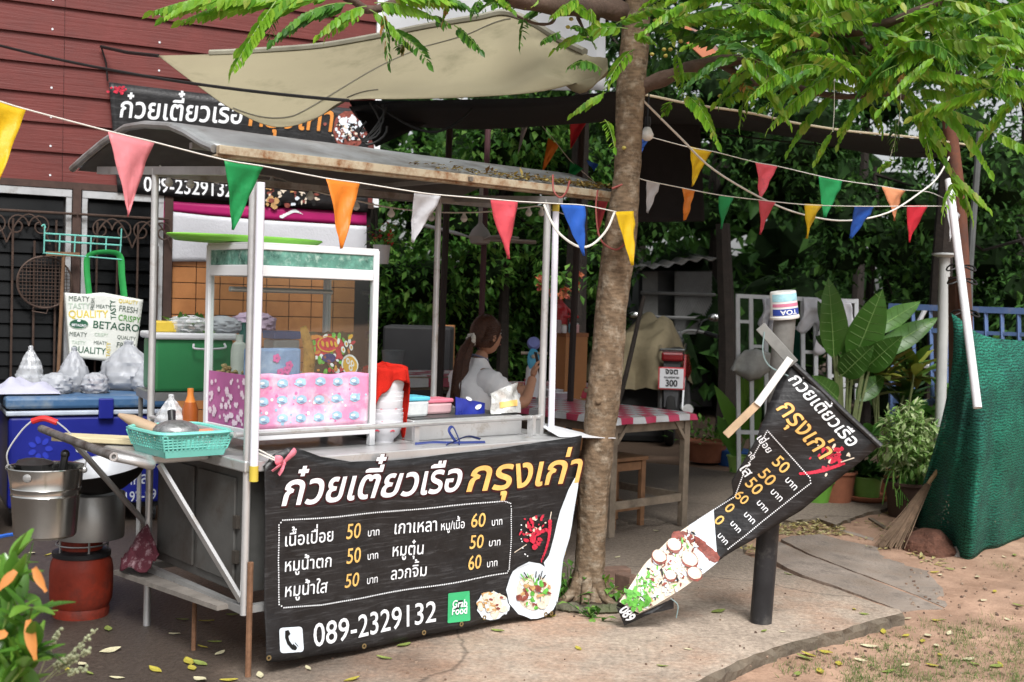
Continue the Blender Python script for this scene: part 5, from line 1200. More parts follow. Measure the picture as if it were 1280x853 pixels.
for i in range(46): RP.blob(mb, (1038+r.gauss(0, 9), 568+r.gauss(0, 8)), r.uniform(1, 4.5), r.uniform(1, 3), .0028+i*.00002, 2 if r.random() < .85 else 4, 8, .35, r.uniform(0, 3), i)
for i in range(16): t = i/15; RP.blob(mb, (1001+52*t, 592-t*3-t*t*10), 3.6-.6*abs(t-.5)*3, 2.6-1.5*abs(t-.5), .0042, 2, 8, .05)
RP.line(mb, (1050, 577), (1066, 571), .005, .0105, 4)
mb.build('chilli_picture', INKS, tb); mb = MB()
RW(mb, '089', (774, 757), (785, 773), 1.5, .03, 0, .009, 0)
mb.build('phone_number', INKW, tb)
mb = MB(); mb.bar(RP.px(950, 408, .03), RP.px(992, 455, .03), .05, .018, RP.n); mb.build('timber_end', M('grey_timber', (.2, .2, .19), .75, 0, .25, 10), tb, bevel=.003)
mb = MB(); mb.tube([RP.px(985, 448, .012), RP.px(1010, 472, .012), RP.px(1060, 520, .012), RP.px(1098, 556, .012)], .013, 8); mb.build('top_roll', VINYL, tb, smooth=True)
mb = MB(); mb.bar(RP.px(987, 448, .045), RP.px(945, 505, .04), .034, .014, RP.n); mb.build('slat', M('white_painted_wood', (.6, .59, .57), .6, 0, .1, 8), tb, bevel=.002)
mb = MB(); mb.bar(RP.px(946, 504, .03), RP.px(906, 543, .03), .036, .016, RP.n); mb.build('slat', M('raw_wood', (.46, .33, .21), .7, 0, .2, 12), tb, bevel=.002)
mb = MB(); mb.tube(cat([RP.px(955, 415, .04), RP.px(953, 440, .03), RP.px(962, 458, .02), RP.px(985, 470, .02)], 5), .0035, 5); mb.tube(cat([RP.px(838, 744, .0), RP.px(847, 752, .02), RP.px(845, 767, .03)], 5), .003, 5); mb.build('wire', M('teal_wire', (.2, .27, .27), .5), tb)
# black pole carrying an upside-down paint bucket
pb = G(951, 778); ptop = D(981, 397, pb.y+.02)
po = T('pole', 'black round pole with a grey worn top leaning slightly on the concrete', 'pole', pb)
mb = MB(); pmid = pb.lerp(ptop, .72); mb.tube([pb-CZ*.05, pb+CZ*.01, pmid], .052, 20); mb.build('pipe', M('black_pipe', (.022, .022, .024), .42, 0, .3, 8, .1, 50, dirt=(.09, .085, .08), dirt_amt=.25, dscale=7), po, smooth=True)
mb = MB(); mb.tube([pmid, ptop], .0515, 20); mb.build('pole_top', M('grey_pipe', (.14, .135, .125), .7, 0, .3, 9, .2, 40), po, smooth=True)
tn = T('paint_bucket', 'white and blue paint bucket turned upside down on the black pole', 'bucket', ptop)
tl = Matrix.Rotation(rad(-7), 3, 'Y') @ Matrix.Rotation(rad(4), 3, 'X'); tb0 = ptop-CZ*.005
mb = MB(); mb.lathe([(.068, 0), (.07, .004), (.07, .012), (.0665, .014), (.061, .125), (.058, .13), (0.0, .128)], tb0, 32, rot=tl, cap0=True, cap1=False); mb.build('pail', M('pail_white', (.68, .68, .66), .4, 0, .06, 6), tn, smooth=True)
def can(th, z, off=.0012):
    rr = lerp(.0665, .061, (z-.014)/.111)+off; return tb0 + tl @ Vector((rr*math.sin(th), -rr*math.cos(th), z))
mb = MB()
mb.sheet(lambda a, b: can(lerp(-1.15, 1.15, a), lerp(.02, .05, b)), 20, 2, 0); mb.sheet(lambda a, b: can(lerp(-1.15, 1.15, a), lerp(.06, .075, b)), 20, 2, 1); mb.sheet(lambda a, b: can(lerp(-1.15, 1.15, a), lerp(.085, .12, b)), 20, 2, 2)
def cantext(s, th0, th1, z, h, m):
    V_, F_, w_ = letters(s, .03); mb.add([can(th0+(p.x/w_)*(th1-th0), z-p.y*h, .0022) for p in V_], F_, m)
cantext('TOA', .75, -.5, .044, .03, 3)
mb.build('label_print', [M('navy_label', (.03, .06, .3), .4), M('pink_label', (.6, .2, .3), .4), M('sky_label', (.35, .62, .7), .4, 0, .3, 20), INKW], tn)
# ============================================================= COOKING SIDE BY THE HOUSE
CPO = W0+WN*1.15; CPL = Plane(CPO, WD, CZ)
ck = T('cooler', 'big blue ice chest with grey lid loaded with plastic bags beside the house', 'cooler', CPL.px(110, 645))
a0 = CPL.st(6, 600)[0]; a1 = CPL.st(217, 600)[0]; zl = CPL.st(110, 506)[1]
BLU = M('deep_blue_plastic', (.012, .018, .2), .4, 0, .12, 3, .08, 30)
def wb(mb, a_0, a_1, o0, o1, z0, z1, m=0):    # box in the wall frame; o = distance in front of the wall
    mb.box(wp((a_0+a_1)/2, (z0+z1)/2, (o0+o1)/2), (a_1-a_0, o1-o0, z1-z0), Matrix((WD, -WN, CZ)).transposed(), m)
zt = CPL.st(30, 497)[1]
mb = MB(); wb(mb, a0+.015, a1-.015, .42, 1.14, .13, zt-.12); mb.build('chest', BLU, ck, bevel=.02)
mb = MB(); wb(mb, a0, a1, .4, 1.155, zt-.115, zt-.085); mb.build('rim', M('pale_rim', (.42, .47, .55), .45), ck, bevel=.008)
mb = MB(); wb(mb, a0-.005, a1+.005, .395, 1.16, zt-.072, zt); mb.build('lid', M('grey_blue_lid', (.05, .12, .24), .4, 0, .15, 4, dirt=(.2, .24, .28), dirt_amt=.3, dscale=4), ck, bevel=.018)
mb = MB(); al = CPL.st(132, 515)[0]; wb(mb, al-.045, al+.045, 1.15, 1.18, zt-.14, zt-.01); mb.build('latch', BLU, ck, bevel=.008)
mb = MB()
for a in (a0+.12, a1-.12):
    for o in (.5, 1.05): mb.lathe([(.06, -.02), (.06, .02)], wp(a, .06, o), 14, Matrix((CZ, WN, WD)).transposed())
mb.build('wheel', BLACKP, ck)
mb = MB(); wb(mb, a0+.03, a1-.03, .45, 1.1, .1, .135); mb.build('base', BLACKP, ck)
fp = Plane(W0+WN*1.1405, WD, CZ)
mb = MB()
fp.write(mb, '6\u0e0a.2', (94, 566), (123, 563), 1.2, .01, 0, .004, 0)
fp.write(mb, '\u0e2a\u0e32\u0e01\u0e25', (150, 607), (185, 604), 1.3, .012, 0, .004, 0); fp.write(mb, '2192-99', (147, 629), (196, 623), 1.25, .012, 0, .004, 0)
for k in range(7):
    a = k*2*PI/7; x, y = 50+11*math.cos(a), 561+11*math.sin(a); fp.blob(mb, (x, y), 5, 3.4, .003, 1, 10, .08, a)
mb.build('print', [M('faded_white', (.5, .53, .62), .5), M('faint_blue', (.02, .035, .36), .5)], ck)
mb = MB(); fq = CPL.px(0, 520)
mb.box(fq+Vector((-.14, -.05, -.3)), (.24, .5, .8), Matrix((WD, -WN, CZ)).transposed()); ob = tag(mb.build('cool_box', M('dark_maroon', (.03, .012, .01), .5), loc=fq+Vector((-.14, -.05, -.7)), bevel=.02), 'dark crate with yellow and green stripes at the end of the blue ice chest', 'crate')
for nm, dz, c in (('lid', .12, (.01, .08, .05)), ('yellow_band', .045, (.6, .42, .03)), ('red_band', -.005, (.35, .03, .03))):
    mb = MB(); mb.box(fq+Vector((-.14, -.05, dz-.02)), (.25, .51, .08 if nm == 'lid' else .045), Matrix((WD, -WN, CZ)).transposed()); q = mb.build(nm, M('stripe_'+nm, c, .45), None, loc=fq+Vector((-.14, -.05, -.7)), bevel=.008); q.parent = ob; q.location = (0, 0, 0)
# bags and cloth on the chest
def on_lid(px, py, Yo=0.0): return G(px, py, zt)
mb = MB(); c0 = wp(a0+.12, zt, .9)
mb.sheet(lambda a, b: c0+WD*((a-.5)*.42)+WN*((b-.5)*.3)+CZ*(.012+.075*math.sin(a*PI)**.6*math.sin(b*PI)**.6+.035*N((a*5, b*5, 3))*math.sin(a*PI)*math.sin(b*PI)+.02*math.sin(a*14+b*5)*math.sin(a*PI)*math.sin(b*PI)), 30, 20)
tag(mb.build('cloth', M('white_cloth', (.42, .42, .52), .9, 0, .06, 6, .3, 120), loc=c0, smooth=True), 'folded white cloth lying at the end of the blue ice chest', 'cloth')
def lidpt(px, o): a = WP.st(px, 470)[0]; return wp(a, zt, o)
def at_o(px, o):
    pl = Plane(W0+WN*o, WD, CZ); return wp(pl.st(px, 480)[0], zt, o)
bag('plastic_bag', 'thin clear plastic bag tied upright, nearest the white cloth on the ice chest', at_o(38, .62), .085, .08, .29, CLEARB, 1)
bag('plastic_bag', 'tall pointed white plastic bag with something red inside on the ice chest', at_o(92, .72), .1, .09, .29, WHITEB, 2)
bag('plastic_bag', 'small rumpled white plastic bag with dark print between two taller bags', at_o(70, .85), .1, .08, .13, WHITEB, 3, False)
bag('plastic_bag', 'small round white plastic bag with red food in front of the largest bag', at_o(119, .85), .085, .08, .13, WHITEB, 4, False)
bag('plastic_bag', 'largest white plastic bag slumped beside the cart post on the ice chest', at_o(160, .6), .19, .14, .33, WHITEB, 5, True)
bag('plastic_bag', 'loose white plastic bag behind the cart post at the end of the ice chest', at_o(184, .75), .1, .09, .22, WHITEB, 15, True)
mb = MB(); mb.ball(at_o(119, .87)+CZ*.05, .05, 10, lump=.3); tag(mb.build('meat_pack', M('dark_red_food', (.3, .03, .05), .4), loc=at_o(119, .87)), 'dark red food showing through the small round plastic bag', 'food')
# green cooler on a stand
gco = G(243, 492, zt-.02); gR = Matrix((CU, CV, CZ)).transposed()
gq = D(242, 490, 7.0)
t = T('cooler', 'green plastic cooler with a white lid on a steel stand behind the display case', 'cooler', Vector((gq.x, gq.y, 0)))
GP = Plane(gq, WD, CZ); gl = GP.st(191, 450)[0]; gr_ = GP.st(294, 450)[0]; gt = GP.st(240, 424)[1]; gb = GP.st(240, 490)[1]
def gbx(mb, a_0, a_1, o0, o1, z0, z1): mb.box(GP.p0+WD*((a_0+a_1)/2)-WN*((o0+o1)/2)+CZ*((z0+z1)/2), (a_1-a_0, o1-o0, z1-z0), Matrix((WD, -WN, CZ)).transposed())
mb = MB(); gbx(mb, gl+.01, gr_-.01, 0.0, .34, gb, gt); mb.build('box_body', M('green_plastic', (.03, .24, .08), .35, 0, .1, 4, spec=.6), t, bevel=.02)
mb = MB(); gbx(mb, gl-.01, gr_+.01, -.02, .36, gt-.005, gt+.035); mb.build('lid', WHITEP, t, bevel=.012)
mb = MB(); a_ = GP.st(258, 440)[0]; mb.tube(cat([GP.pt(a_-.08, gt-.03, .02), GP.pt(a_-.07, gt-.055, .045), GP.pt(a_+.09, gt-.05, .045), GP.pt(a_+.1, gt-.025, .02)], 5), .007, 6); mb.build('handle', WHITEP, t, smooth=True)
sd = T('stand', 'low steel stand under the green cooler', 'stand', Vector((gq.x, gq.y, 0)))
mb = MB(); gbx(mb, gl-.02, gr_+.02, -.02, .38, gb-.05, gb-.002); mb.build('stand_top', STEELD, sd)
for a_ in (gl, gr_):
    for o in (.02, .34):
        mb = MB(); p = GP.p0+WD*a_-WN*o; mb.tube([Vector((p.x, p.y, 0)), p+CZ*(gb-.05)], .014, 8); mb.build('leg', STEELD, sd)
mb = MB(); gbx(mb, gl+.02, gl+.15, .05, .2, gt+.036, gt+.1); tag(mb.build('tub', M('yellow_tub', (.65, .47, .06), .4), loc=GP.p0+CZ*gt, bevel=.008), 'yellow tub on the white lid of the green cooler', 'tub')
p = GP.p0+WD*(gl+.22)-WN*.1+CZ*(gt+.036)
mb = MB(); r = random.Random(14)
for i in range(90): leaf(mb, p+Vector((r.uniform(-.1, .1), r.uniform(-.06, .06), r.uniform(0, .06))), rv(r), CZ, .09, .04)
tag(mb.build('vegetables', LEAF_MD, loc=p), 'bunch of green vegetables inside the clear bag on the green cooler', kind='stuff')
bag('plastic_bag', 'clear plastic bag of green vegetables on the green cooler', p, .13, .1, .1, CLEARB, 6, False)
bag('plastic_bag', 'clear rumpled plastic bag beside the vegetables on the green cooler', p+WD*.2, .11, .08, .1, WHITEB, 7, False)
bag('plastic_bag', 'violet tinted plastic bag seen through the display case glass', p+WD*.42-WN*.1, .13, .1, .13, M('violet_bag', (.5, .38, .5), .3, 0, .1, 6, alpha=.8), 8, False)
# rack, grill and shopping bag on the window grille
RK = Plane(W0+WN*.14, WD, CZ)
TEAL = M('teal_wire_paint', (.16, .48, .42), .5)
mb = MB()
for y in (292, 301): mb.tube([RK.px(56, y), RK.px(152, y+6)], .006, 6)
for x, y0, y1 in ((56, 281, 317), (75, 292, 317), (94, 294, 317), (114, 295, 318), (133, 296, 318)): mb.tube([RK.px(x, y0), RK.px(x-1, y1)], .005, 6)
mb.tube(cat([RK.px(52, 283), RK.px(55, 281), RK.px(57, 285)], 4), .005, 6); mb.tube([RK.px(152, 286), RK.px(150, 320), RK.px(149, 330)], .005, 6)
mb.tube([RK.px(54, 317, 0), RK.px(54, 317, .12), RK.px(149, 325, .12), RK.px(149, 325, 0)], .005, 6)
tag(mb.build('wire_rack', TEAL, loc=RK.px(100, 318), smooth=True), 'teal wire rack hanging on the window grille above the shopping bag', 'rack')
t = T('grill_net', 'round dark wire grill hanging on the window grille', 'wire grill', RK.px(55, 380)); mb = MB(); G2 = Plane(W0+WN*.12, WD, CZ)
gc2 = Vector(G2.st(56, 353)); gr2 = abs(G2.st(90, 353)[0]-gc2.x)
mb.tube([G2.pt(gc2.x+gr2*math.cos(i*PI/20), gc2.y+gr2*math.sin(i*PI/20)) for i in range(41)], .007, 6, cap=False); mb.build('rim', IRON, t, smooth=True)
mb = MB()
for i in range(-7, 8):
    h = gr2*math.sqrt(max(0, 1-(i/7.5)**2)); x = gr2*i/7.5
    mb.tube([G2.pt(gc2.x+x, gc2.y-h), G2.pt(gc2.x+x, gc2.y+h)], .0028, 4); mb.tube([G2.pt(gc2.x-h, gc2.y+x, .004), G2.pt(gc2.x+h, gc2.y+x, .004)], .0028, 4)
mb.tube([G2.px(42, 384), G2.px(40, 389), G2.px(58, 392), G2.px(60, 386)], .004, 5); mb.build('wires', IRON, t)
mb = MB(); mb.tube([RK.px(79, 319, .03), RK.px(72, 470, .03)], .013, 8); mb.box(RK.px(78, 318, .03), (.22, .03, .03), Matrix((WD, -WN, CZ)).transposed()); tag(mb.build('wooden_stick', M('old_wood', (.16, .09, .05), .8, 0, .3, 10), loc=RK.px(72, 470, .03)), 'old wooden scraper hanging between the grill and the shopping bag', 'scraper')
SB = Plane(W0+WN*.24, WD, CZ, lambda a, b: .012*N((a*6, b*6, 0))+.03*math.sin((a-SBA)/SBW*PI)*(1))
SBP = Plane(W0+WN*.24, WD, CZ); SBA = SBP.st(82, 400)[0]; SBW = SBP.st(177, 400)[0]-SBA
sbg = T('shopping_bag', 'white printed shopping bag with green handles hanging from the teal rack', 'shopping bag', SB.px(128, 454))
TOP = [(81, 366), (105, 368), (128, 366), (150, 370), (179, 375)]; BOT = [(87, 446), (100, 448), (128, 451), (150, 453), (168, 452)]
mb = panel(SB, TOP, BOT, 24, 20); mb.build('bag_front', M('bag_white', (.64, .66, .62), .7, 0, .06, 5, .15, 80), sbg, smooth=True, solid=.002)
mb = MB(); sq = lambda x, y: SBP.px(x, y, -.07); mb.sheet(lambda a, b: sq(*[lerp(pline(TOP, a)[k], pline(BOT, a)[k], b) for k in (0, 1)]), 10, 6)
for e in (0, -1): mb.add([SB.px(*TOP[e]), SB.px(*BOT[e]), sq(*BOT[e]), sq(*TOP[e])], [(0, 1, 2, 3)])
mb.add([SB.px(*BOT[0]), SB.px(*BOT[-1]), sq(*BOT[-1]), sq(*BOT[0])], [(0, 1, 2, 3)]); mb.build('bag_side', MATS['bag_white'], sbg)
HG = M('green_webbing', (.025, .3, .07), .7, 0, .1, 20)
for off in (.012, -.06):
    mb = MB(); mb.tube(cat([SBP.px(112, 370, off), SBP.px(109, 335, off), SBP.px(112, 319, off+.01), SBP.px(133, 315, off+.015), SBP.px(150, 320, off+.01), SBP.px(153, 345, off), SBP.px(156, 371, off)], 6), .017, 6, flat=.25); mb.build('handle', HG, sbg, smooth=True)
mb = MB(); Wt = SB.write
BG = [M('dark_green_ink', (.02, .09, .05), .5), M('pale_green_ink', (.45, .55, .45), .5), M('yellow_ink', (.62, .48, .06), .5), M('mid_green_ink', (.1, .3, .06), .5), M('slate_green_ink', (.12, .15, .13), .5), INKW]
for t_, A, B, m_ in (('MEATY', (85, 376), (111, 377), 4), ('TASTY', (85, 386), (112, 386), 1), ('FRESH', (117, 388), (117.5, 373), 4), ('MEATY', (119, 385), (137, 386), 4), ('QUALITY', (85, 397), (134, 397), 2), ('FRESH', (147, 388.5), (172, 392), 4), ('TASTY', (144, 399), (143, 375), 0), ('QUALITY', (147, 378), (172, 381), 2),
    ('CRISPY', (146, 400), (175, 404), 3), ('BETAGRO', (114.5, 409.5), (174, 415), 0), ('MEATY', (86, 420), (108, 421), 4), ('CRISPY', (117, 420), (134, 421), 1), ('QUALITY', (145, 423), (169, 426), 4), ('TASTY', (89, 430), (106, 431), 1), ('MEATY', (116, 430), (133, 431), 4), ('FRESH', (144, 434), (168, 437), 4), ('QUALITY', (88, 440), (131, 443), 0), ('CRISPY', (144, 443.5), (167, 447), 3), ('TASTY', (136.5, 446), (137.5, 428), 2)):
    Wt(mb, t_, A, B, 1.15 if t_ != 'BETAGRO' else 1.0, .012, 0, .004, m_)
SB.blob(mb, (98, 405), 12, 6.2, .005, 1, 24, 0); SB.blob(mb, (98, 405), 11.3, 5.5, .006, 0, 24, 0); Wt(mb, 'BETAGRO', (89, 407.5), (107, 408.5), 1.1, .02, 0, .0075, 5); SB.blob(mb, (98, 400.8), 2.2, 1.4, .0075, 5, 8, .1)
mb.build('print', BG, sbg)
# ============================================================= TABLES, WOMAN, THINGS UNDER THE AWNING
PKC = M('check_pink', (.45, .04, .1), .35, 0, .1, 6, spec=.5); GRC = M('check_grey', (.5, .52, .54), .3, 0, .1, 6, spec=.5); DPC = M('check_mid', (.34, .14, .19), .35, 0, .1, 6)
WTC = M('check_white', (.6, .6, .6), .35, 0, .1, 6); RDC = M('check_red', (.42, .03, .06), .4, 0, .1, 6)
def table(c, du, dv, L, Wd, h, label, sq, cols, clab, drop=.055):
    """c: near corner on the ground, du/dv: unit edge directions; L along du, Wd along dv"""
    t = T('table', label, 'table', c); rot = Matrix((du, dv, CZ)).transposed()
    P = lambda a, b, z: c+du*a+dv*b+CZ*z
    mb = MB(); mb.box(P(L/2, Wd/2, h-.012), (L, Wd, .022), rot); mb.build('table_top', WOODG, t)
    for a in (.04, L-.04):
        for b in (.04, Wd-.04):
            mb = MB(); mb.box(P(a, b, (h-.024)/2), (.055, .045, h-.024), rot); mb.build('leg', WOODG, t, bevel=.004)
    mb = MB()
    for b in (.04, Wd-.04): mb.box(P(L/2, b, .2), (L-.14, .022, .05), rot); mb.box(P(L/2, b, h-.07), (L-.14, .022, .07), rot)
    mb.box(P(L-.04, Wd/2, .2), (.022, Wd-.13, .05), rot); mb.box(P(.04, Wd/2, h-.07), (.022, Wd-.13, .07), rot)
    for a in (.04, L-.04):
        s = 1 if a < L/2 else -1; mb.bar(P(a+s*.025, .035, h-.17), P(a+s*.13, .035, h-.04), .022, .035, dv)
    mb.build('table_frame', WOODG, t)
    ct = T('tablecloth', clab, 'tablecloth', c+CZ*h); mb = MB(); na = round((L+2*drop)/sq); nb = round((Wd+2*drop)/sq); n = 3
    def sur(a, b):
        x, y, z = a, b, h+.004; e = .006
        dx = max(-a-e, a-L-e, 0); dy = max(-b-e, b-Wd-e, 0)
        x = min(max(a, -e-.004), L+e+.004); y = min(max(b, -e-.004), Wd+e+.004); d = max(dx, dy)
        if d > 0:
            z = h+.004-d; w = .012*math.sin((a+b)*22)*d/drop
            if dx > dy: x += w+.01*d/drop*(1 if a > 0 else -1)
            else: y += w+.01*d/drop*(1 if b > 0 else -1)
        return P(x, y, z+.002*N((a*6, b*6, 0)))
    for i in range(na):
        for j in range(nb):
            s0 = -drop+i*(L+2*drop)/na; t0 = -drop+j*(Wd+2*drop)/nb; ds = (L+2*drop)/na; dt = (Wd+2*drop)/nb; k = len(mb.v)
            for p in range(n+1):
                for q in range(n+1): mb.v.append(sur(s0+ds*p/n, t0+dt*q/n))
            m = (0 if (i+j) % 2 else 1) if len(cols) == 2 else (0, 2, 1)[(i % 2)+(j % 2)]
            for p in range(n):
                for q in range(n): a_ = k+p*(n+1)+q; mb.f.append([a_, a_+n+1, a_+n+2, a_+1]); mb.m.append(m)
    mb.build('cloth', cols, ct, smooth=True)
l1 = G(763, 672); l2 = G(850, 658); du = (l2-l1); du.z = 0; du.normalize(); dv = Vector((-du.y, du.x, 0)); LT = (l2-l1).length+.11; tc0 = l1-du*.05-dv*.04; tc0.z = 0
table(tc0, du, dv, LT, 1.3, .772, 'weathered wooden table under the pink checked cloth beside the gooseberry trunk', .115, [PKC, GRC], 'pink and grey checked vinyl cloth on the table beside the gooseberry trunk')
t2 = D(592, 470, 9.3); t2.z = 0
table(t2, Vector((.9, .43, 0)).normalized(), Vector((-.43, .9, 0)).normalized(), 1.3, .7, .8, 'table in front of the seated woman under a red and white checked cloth', .15, [RDC, WTC], 'red and white checked cloth on the table the woman leans on', .09)
t3 = D(470, 472, 8.9); t3.z = 0
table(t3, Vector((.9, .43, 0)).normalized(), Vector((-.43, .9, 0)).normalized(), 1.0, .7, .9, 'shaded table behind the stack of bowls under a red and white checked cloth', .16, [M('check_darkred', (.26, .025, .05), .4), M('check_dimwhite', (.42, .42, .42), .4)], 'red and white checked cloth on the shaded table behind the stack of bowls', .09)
# stools
def stool(c, rz, lab):
    t = T('stool', lab, 'stool', c, rz, 'wooden stools by the tables'); X = WM[t.name]; mb = MB(xf=X)
    mb.box((0, 0, .46), (.34, .3, .025)); mb.build('seat', WOODB, t, bevel=.004)
    for x in (-.14, .14):
        for y in (-.12, .12):
            mb = MB(xf=X); mb.box((x, y, .224), (.04, .035, .447)); mb.build('leg', WOODB, t, bevel=.003)
    mb = MB(xf=X)
    for y in (-.12, .12): mb.box((0, y, .41), (.24, .018, .055)); mb.box((0, y, .13), (.24, .018, .035))
    for x in (-.14, .14): mb.box((x, 0, .41), (.018, .2, .055)); mb.box((x, 0, .13), (.018, .2, .035))
    mb.build('stool_frame', WOODB, t); return t
ang = math.atan2(du.y, du.x)
sp_ = G(778, 668); s1 = stool(sp_+du*.2+dv*.27, ang, 'brown wooden stool under the table beside the gooseberry trunk')
dup(s1, sp_+du*-.02+dv*.62, (0, 0, ang+.1), 'brown wooden stool tucked deep under the pink checked table')
PW = D(580, 520, 7.4); PW.z = 0
dup(s1, PW+Vector((-.02, -.02, 0)), (0, 0, .5), 'brown wooden stool the woman sits on')
# ---- the woman
def skin(vs, es, rs, root=0, sub=2):
    me = bpy.data.meshes.new('sk'); me.from_pydata(vs, es, []); o = bpy.data.objects.new('sk', me); COL.objects.link(o)
    md = o.modifiers.new('s', 'SKIN'); md.use_smooth_shade = True; md.branch_smoothing = .6
    for i, r_ in enumerate(rs):
        d = me.skin_vertices[0].data[i]; d.radius = (r_, r_) if isinstance(r_, (int, float)) else r_; d.use_root = (i == root)
    ms = o.modifiers.new('d', 'SUBSURF'); ms.levels = sub; ms.render_levels = sub
    dg = bpy.context.evaluated_depsgraph_get(); ev = bpy.data.meshes.new_from_object(o.evaluated_get(dg))
    V_ = [v.co.copy() for v in ev.vertices]; F_ = [list(p.vertices) for p in ev.polygons]
    bpy.data.objects.remove(o); bpy.data.meshes.remove(me); bpy.data.meshes.remove(ev); return V_, F_
pw = T('person', 'woman in a white t-shirt with a long brown ponytail sitting and holding a phone', 'person', PW, rad(36)); PX = WM[pw.name]
SKIN = M('skin', (.42, .22, .14), .5, 0, .08, 12, spec=.4, sss=.1); HAIR = M('brown_hair', (.06, .024, .013), .38, 0, .5, 60, .6, 160); SHIRT = M('white_shirt', (.86, .87, .9), .9, 0, .04, 6, .3, 60)
def face(mb):
    hc = Vector((.155, 0, 1.275)); k = len(mb.v); nu, nv = 26, 36
    for i in range(nu+1):
        th = PI*i/nu
        for j in range(nv):
            a = 2*PI*j/nv; d = Vector((math.sin(th)*math.cos(a), math.sin(th)*math.sin(a), math.cos(th)))
            x, y, z = d.x*.094, d.y*.074, d.z*.118
            if d.z < 0: x += .012*(-d.z); y *= 1-.32*d.z*d.z; x *= 1-.12*d.z*d.z if d.x > 0 else 1-.3*d.z*d.z
            if d.x > 0:
                fy = math.exp(-(y/.013)**2); x += fy*(.02*math.exp(-((z+.018)/.013)**2)+.01*math.exp(-((z-.004)/.02)**2))
                x -= .01*math.exp(-((abs(y)-.031)/.014)**2-((z-.012)/.011)**2)
                x += .006*math.exp(-(y/.022)**2)*(math.exp(-((z+.052)/.006)**2)+math.exp(-((z+.066)/.007)**2)) - .004*math.exp(-(y/.022)**2-((z+.0585)/.0035)**2)
                x += .008*math.exp(-(y/.025)**2-((z+.098)/.016)**2)
            mb.v.append(hc+Vector((x, y, z)))
    for i in range(nu):
        for j in range(nv): mb.f.append([k+i*nv+j, k+(i+1)*nv+j, k+(i+1)*nv+(j+1) % nv, k+i*nv+(j+1) % nv]); mb.m.append(0)
    for s in (-1, 1): mb.ball(hc+Vector((.0, s*.076, -.01)), .03, 12, sx=.62, sy=.3, sz=1.05)
    return hc
body = MB(xf=PX)
vs = [(0, 0, .53), (.02, 0, .7), (.05, 0, .88), (.075, 0, 1.04), (.1, 0, 1.1), (.135, 0, 1.19),
      (.06, -.14, 1.05), (.08, -.185, 1.01), (.2, -.22, .86), (.3, -.225, .87), (.39, -.16, .97), (.42, -.135, 1.02),
      (.06, .14, 1.05), (.08, .185, 1.01), (.2, .22, .86), (.3, .18, .87), (.4, .08, .9), (.43, .06, .91),
      (.1, -.1, .52), (.42, -.12, .5), (.42, -.12, .1), (.1, .1, .52), (.42, .12, .5), (.42, .12, .1), (.52, -.12, .04), (.52, .12, .04)]
es = [(0, 1), (1, 2), (2, 3), (3, 4), (4, 5), (3, 6), (6, 7), (7, 8), (8, 9), (9, 10), (10, 11), (3, 12), (12, 13), (13, 14), (14, 15), (15, 16), (16, 17), (0, 18), (18, 19), (19, 20), (0, 21), (21, 22), (22, 23), (20, 24), (23, 25)]
rs = [.13, (.12, .1), (.12, .1), (.07, .065), .05, .05, .03, .03, .045, .042, .03, .032, .03, .03, .04, .042, .03, .032, .09, .065, .045, .09, .065, .045, .035, .035]
V_, F_ = skin(vs, es, rs); body.add(V_, F_)
hc = face(body)
def hand(mb, w_, fw, side, upv):
    f = Vector(fw).normalized(); u = Vector(upv).normalized(); s = f.cross(u)*side; w_ = Vector(w_)
    mb.ball(w_+f*.035, .04, 10, sx=1.1, sy=.55, sz=1.0, rot=Matrix((f, s, u)).transposed())
    for i, (o, L) in enumerate(((.027, .062), (.009, .07), (-.009, .066), (-.026, .052))):
        b0 = w_+f*.06+u*o; mb.tube([b0, b0+f*L*.45+s*.006, b0+f*L*.7+s*.022, b0+f*L*.75+s*.038], [.0095, .009, .008, .006], 7)
    b0 = w_+f*.015+u*.03; mb.tube([b0, b0+f*.03+u*.018+s*.012, b0+f*.055+u*.018+s*.026], [.012, .01, .008], 7)
hand(body, (.42, -.135, 1.02), (.35, .1, .9), 1, (-.6, -.7, .2)); hand(body, (.43, .06, .91), (1, -.2, .1), -1, (0, .3, 1))
body.build('body', SKIN, pw, smooth=True, ang=80)
mb = MB(xf=PX)
RG = [(0, .5, .175, .15), (.01, .6, .168, .14), (.02, .7, .158, .128), (.035, .8, .162, .128), (.05, .9, .172, .13), (.06, .97, .178, .125), (.068, 1.02, .17, .112), (.076, 1.055, .135, .095), (.085, 1.085, .09, .078), (.094, 1.115, .064, .064), (.098, 1.135, .058, .06)]
def torso(a, b):
    x, z, wy, wx = pline(RG, b); th = a*2*PI; f = .011*math.sin(z*30+math.cos(th)*4+2*math.sin(th*2))*(.3+.7*(z < 1.0))+.014*N((math.cos(th)*1.5, math.sin(th)*1.5, z*5), 1.5)
    return Vector((x+(wx+f)*math.cos(th), (wy+f)*math.sin(th), z))
mb.sheet(torso, 48, 44)
for s in (-1, 1):
    P_ = cat([(.066, s*.05, 1.0), (.074, s*.15, 1.0), (.1, s*.195, .97), (.14, s*.215, .925), (.19, s*.222, .875)], 5); mb.tube(P_, [(.07+.006*min(1, i/6))*(1+.06*math.sin(i*1.9)) for i in range(len(P_))], 16)
mb.build('shirt', SHIRT, pw, smooth=True, ang=80)
mb = MB(xf=PX); mb.lathe([(.06, 0), (.065, .006), (.06, .012)], (.098, 0, 1.128), 24, rot=Matrix.Rotation(.35, 3, 'Y'), cap0=False, cap1=False); mb.build('collar', M('shirt_collar', (.2, .2, .3), .9), pw, smooth=True)
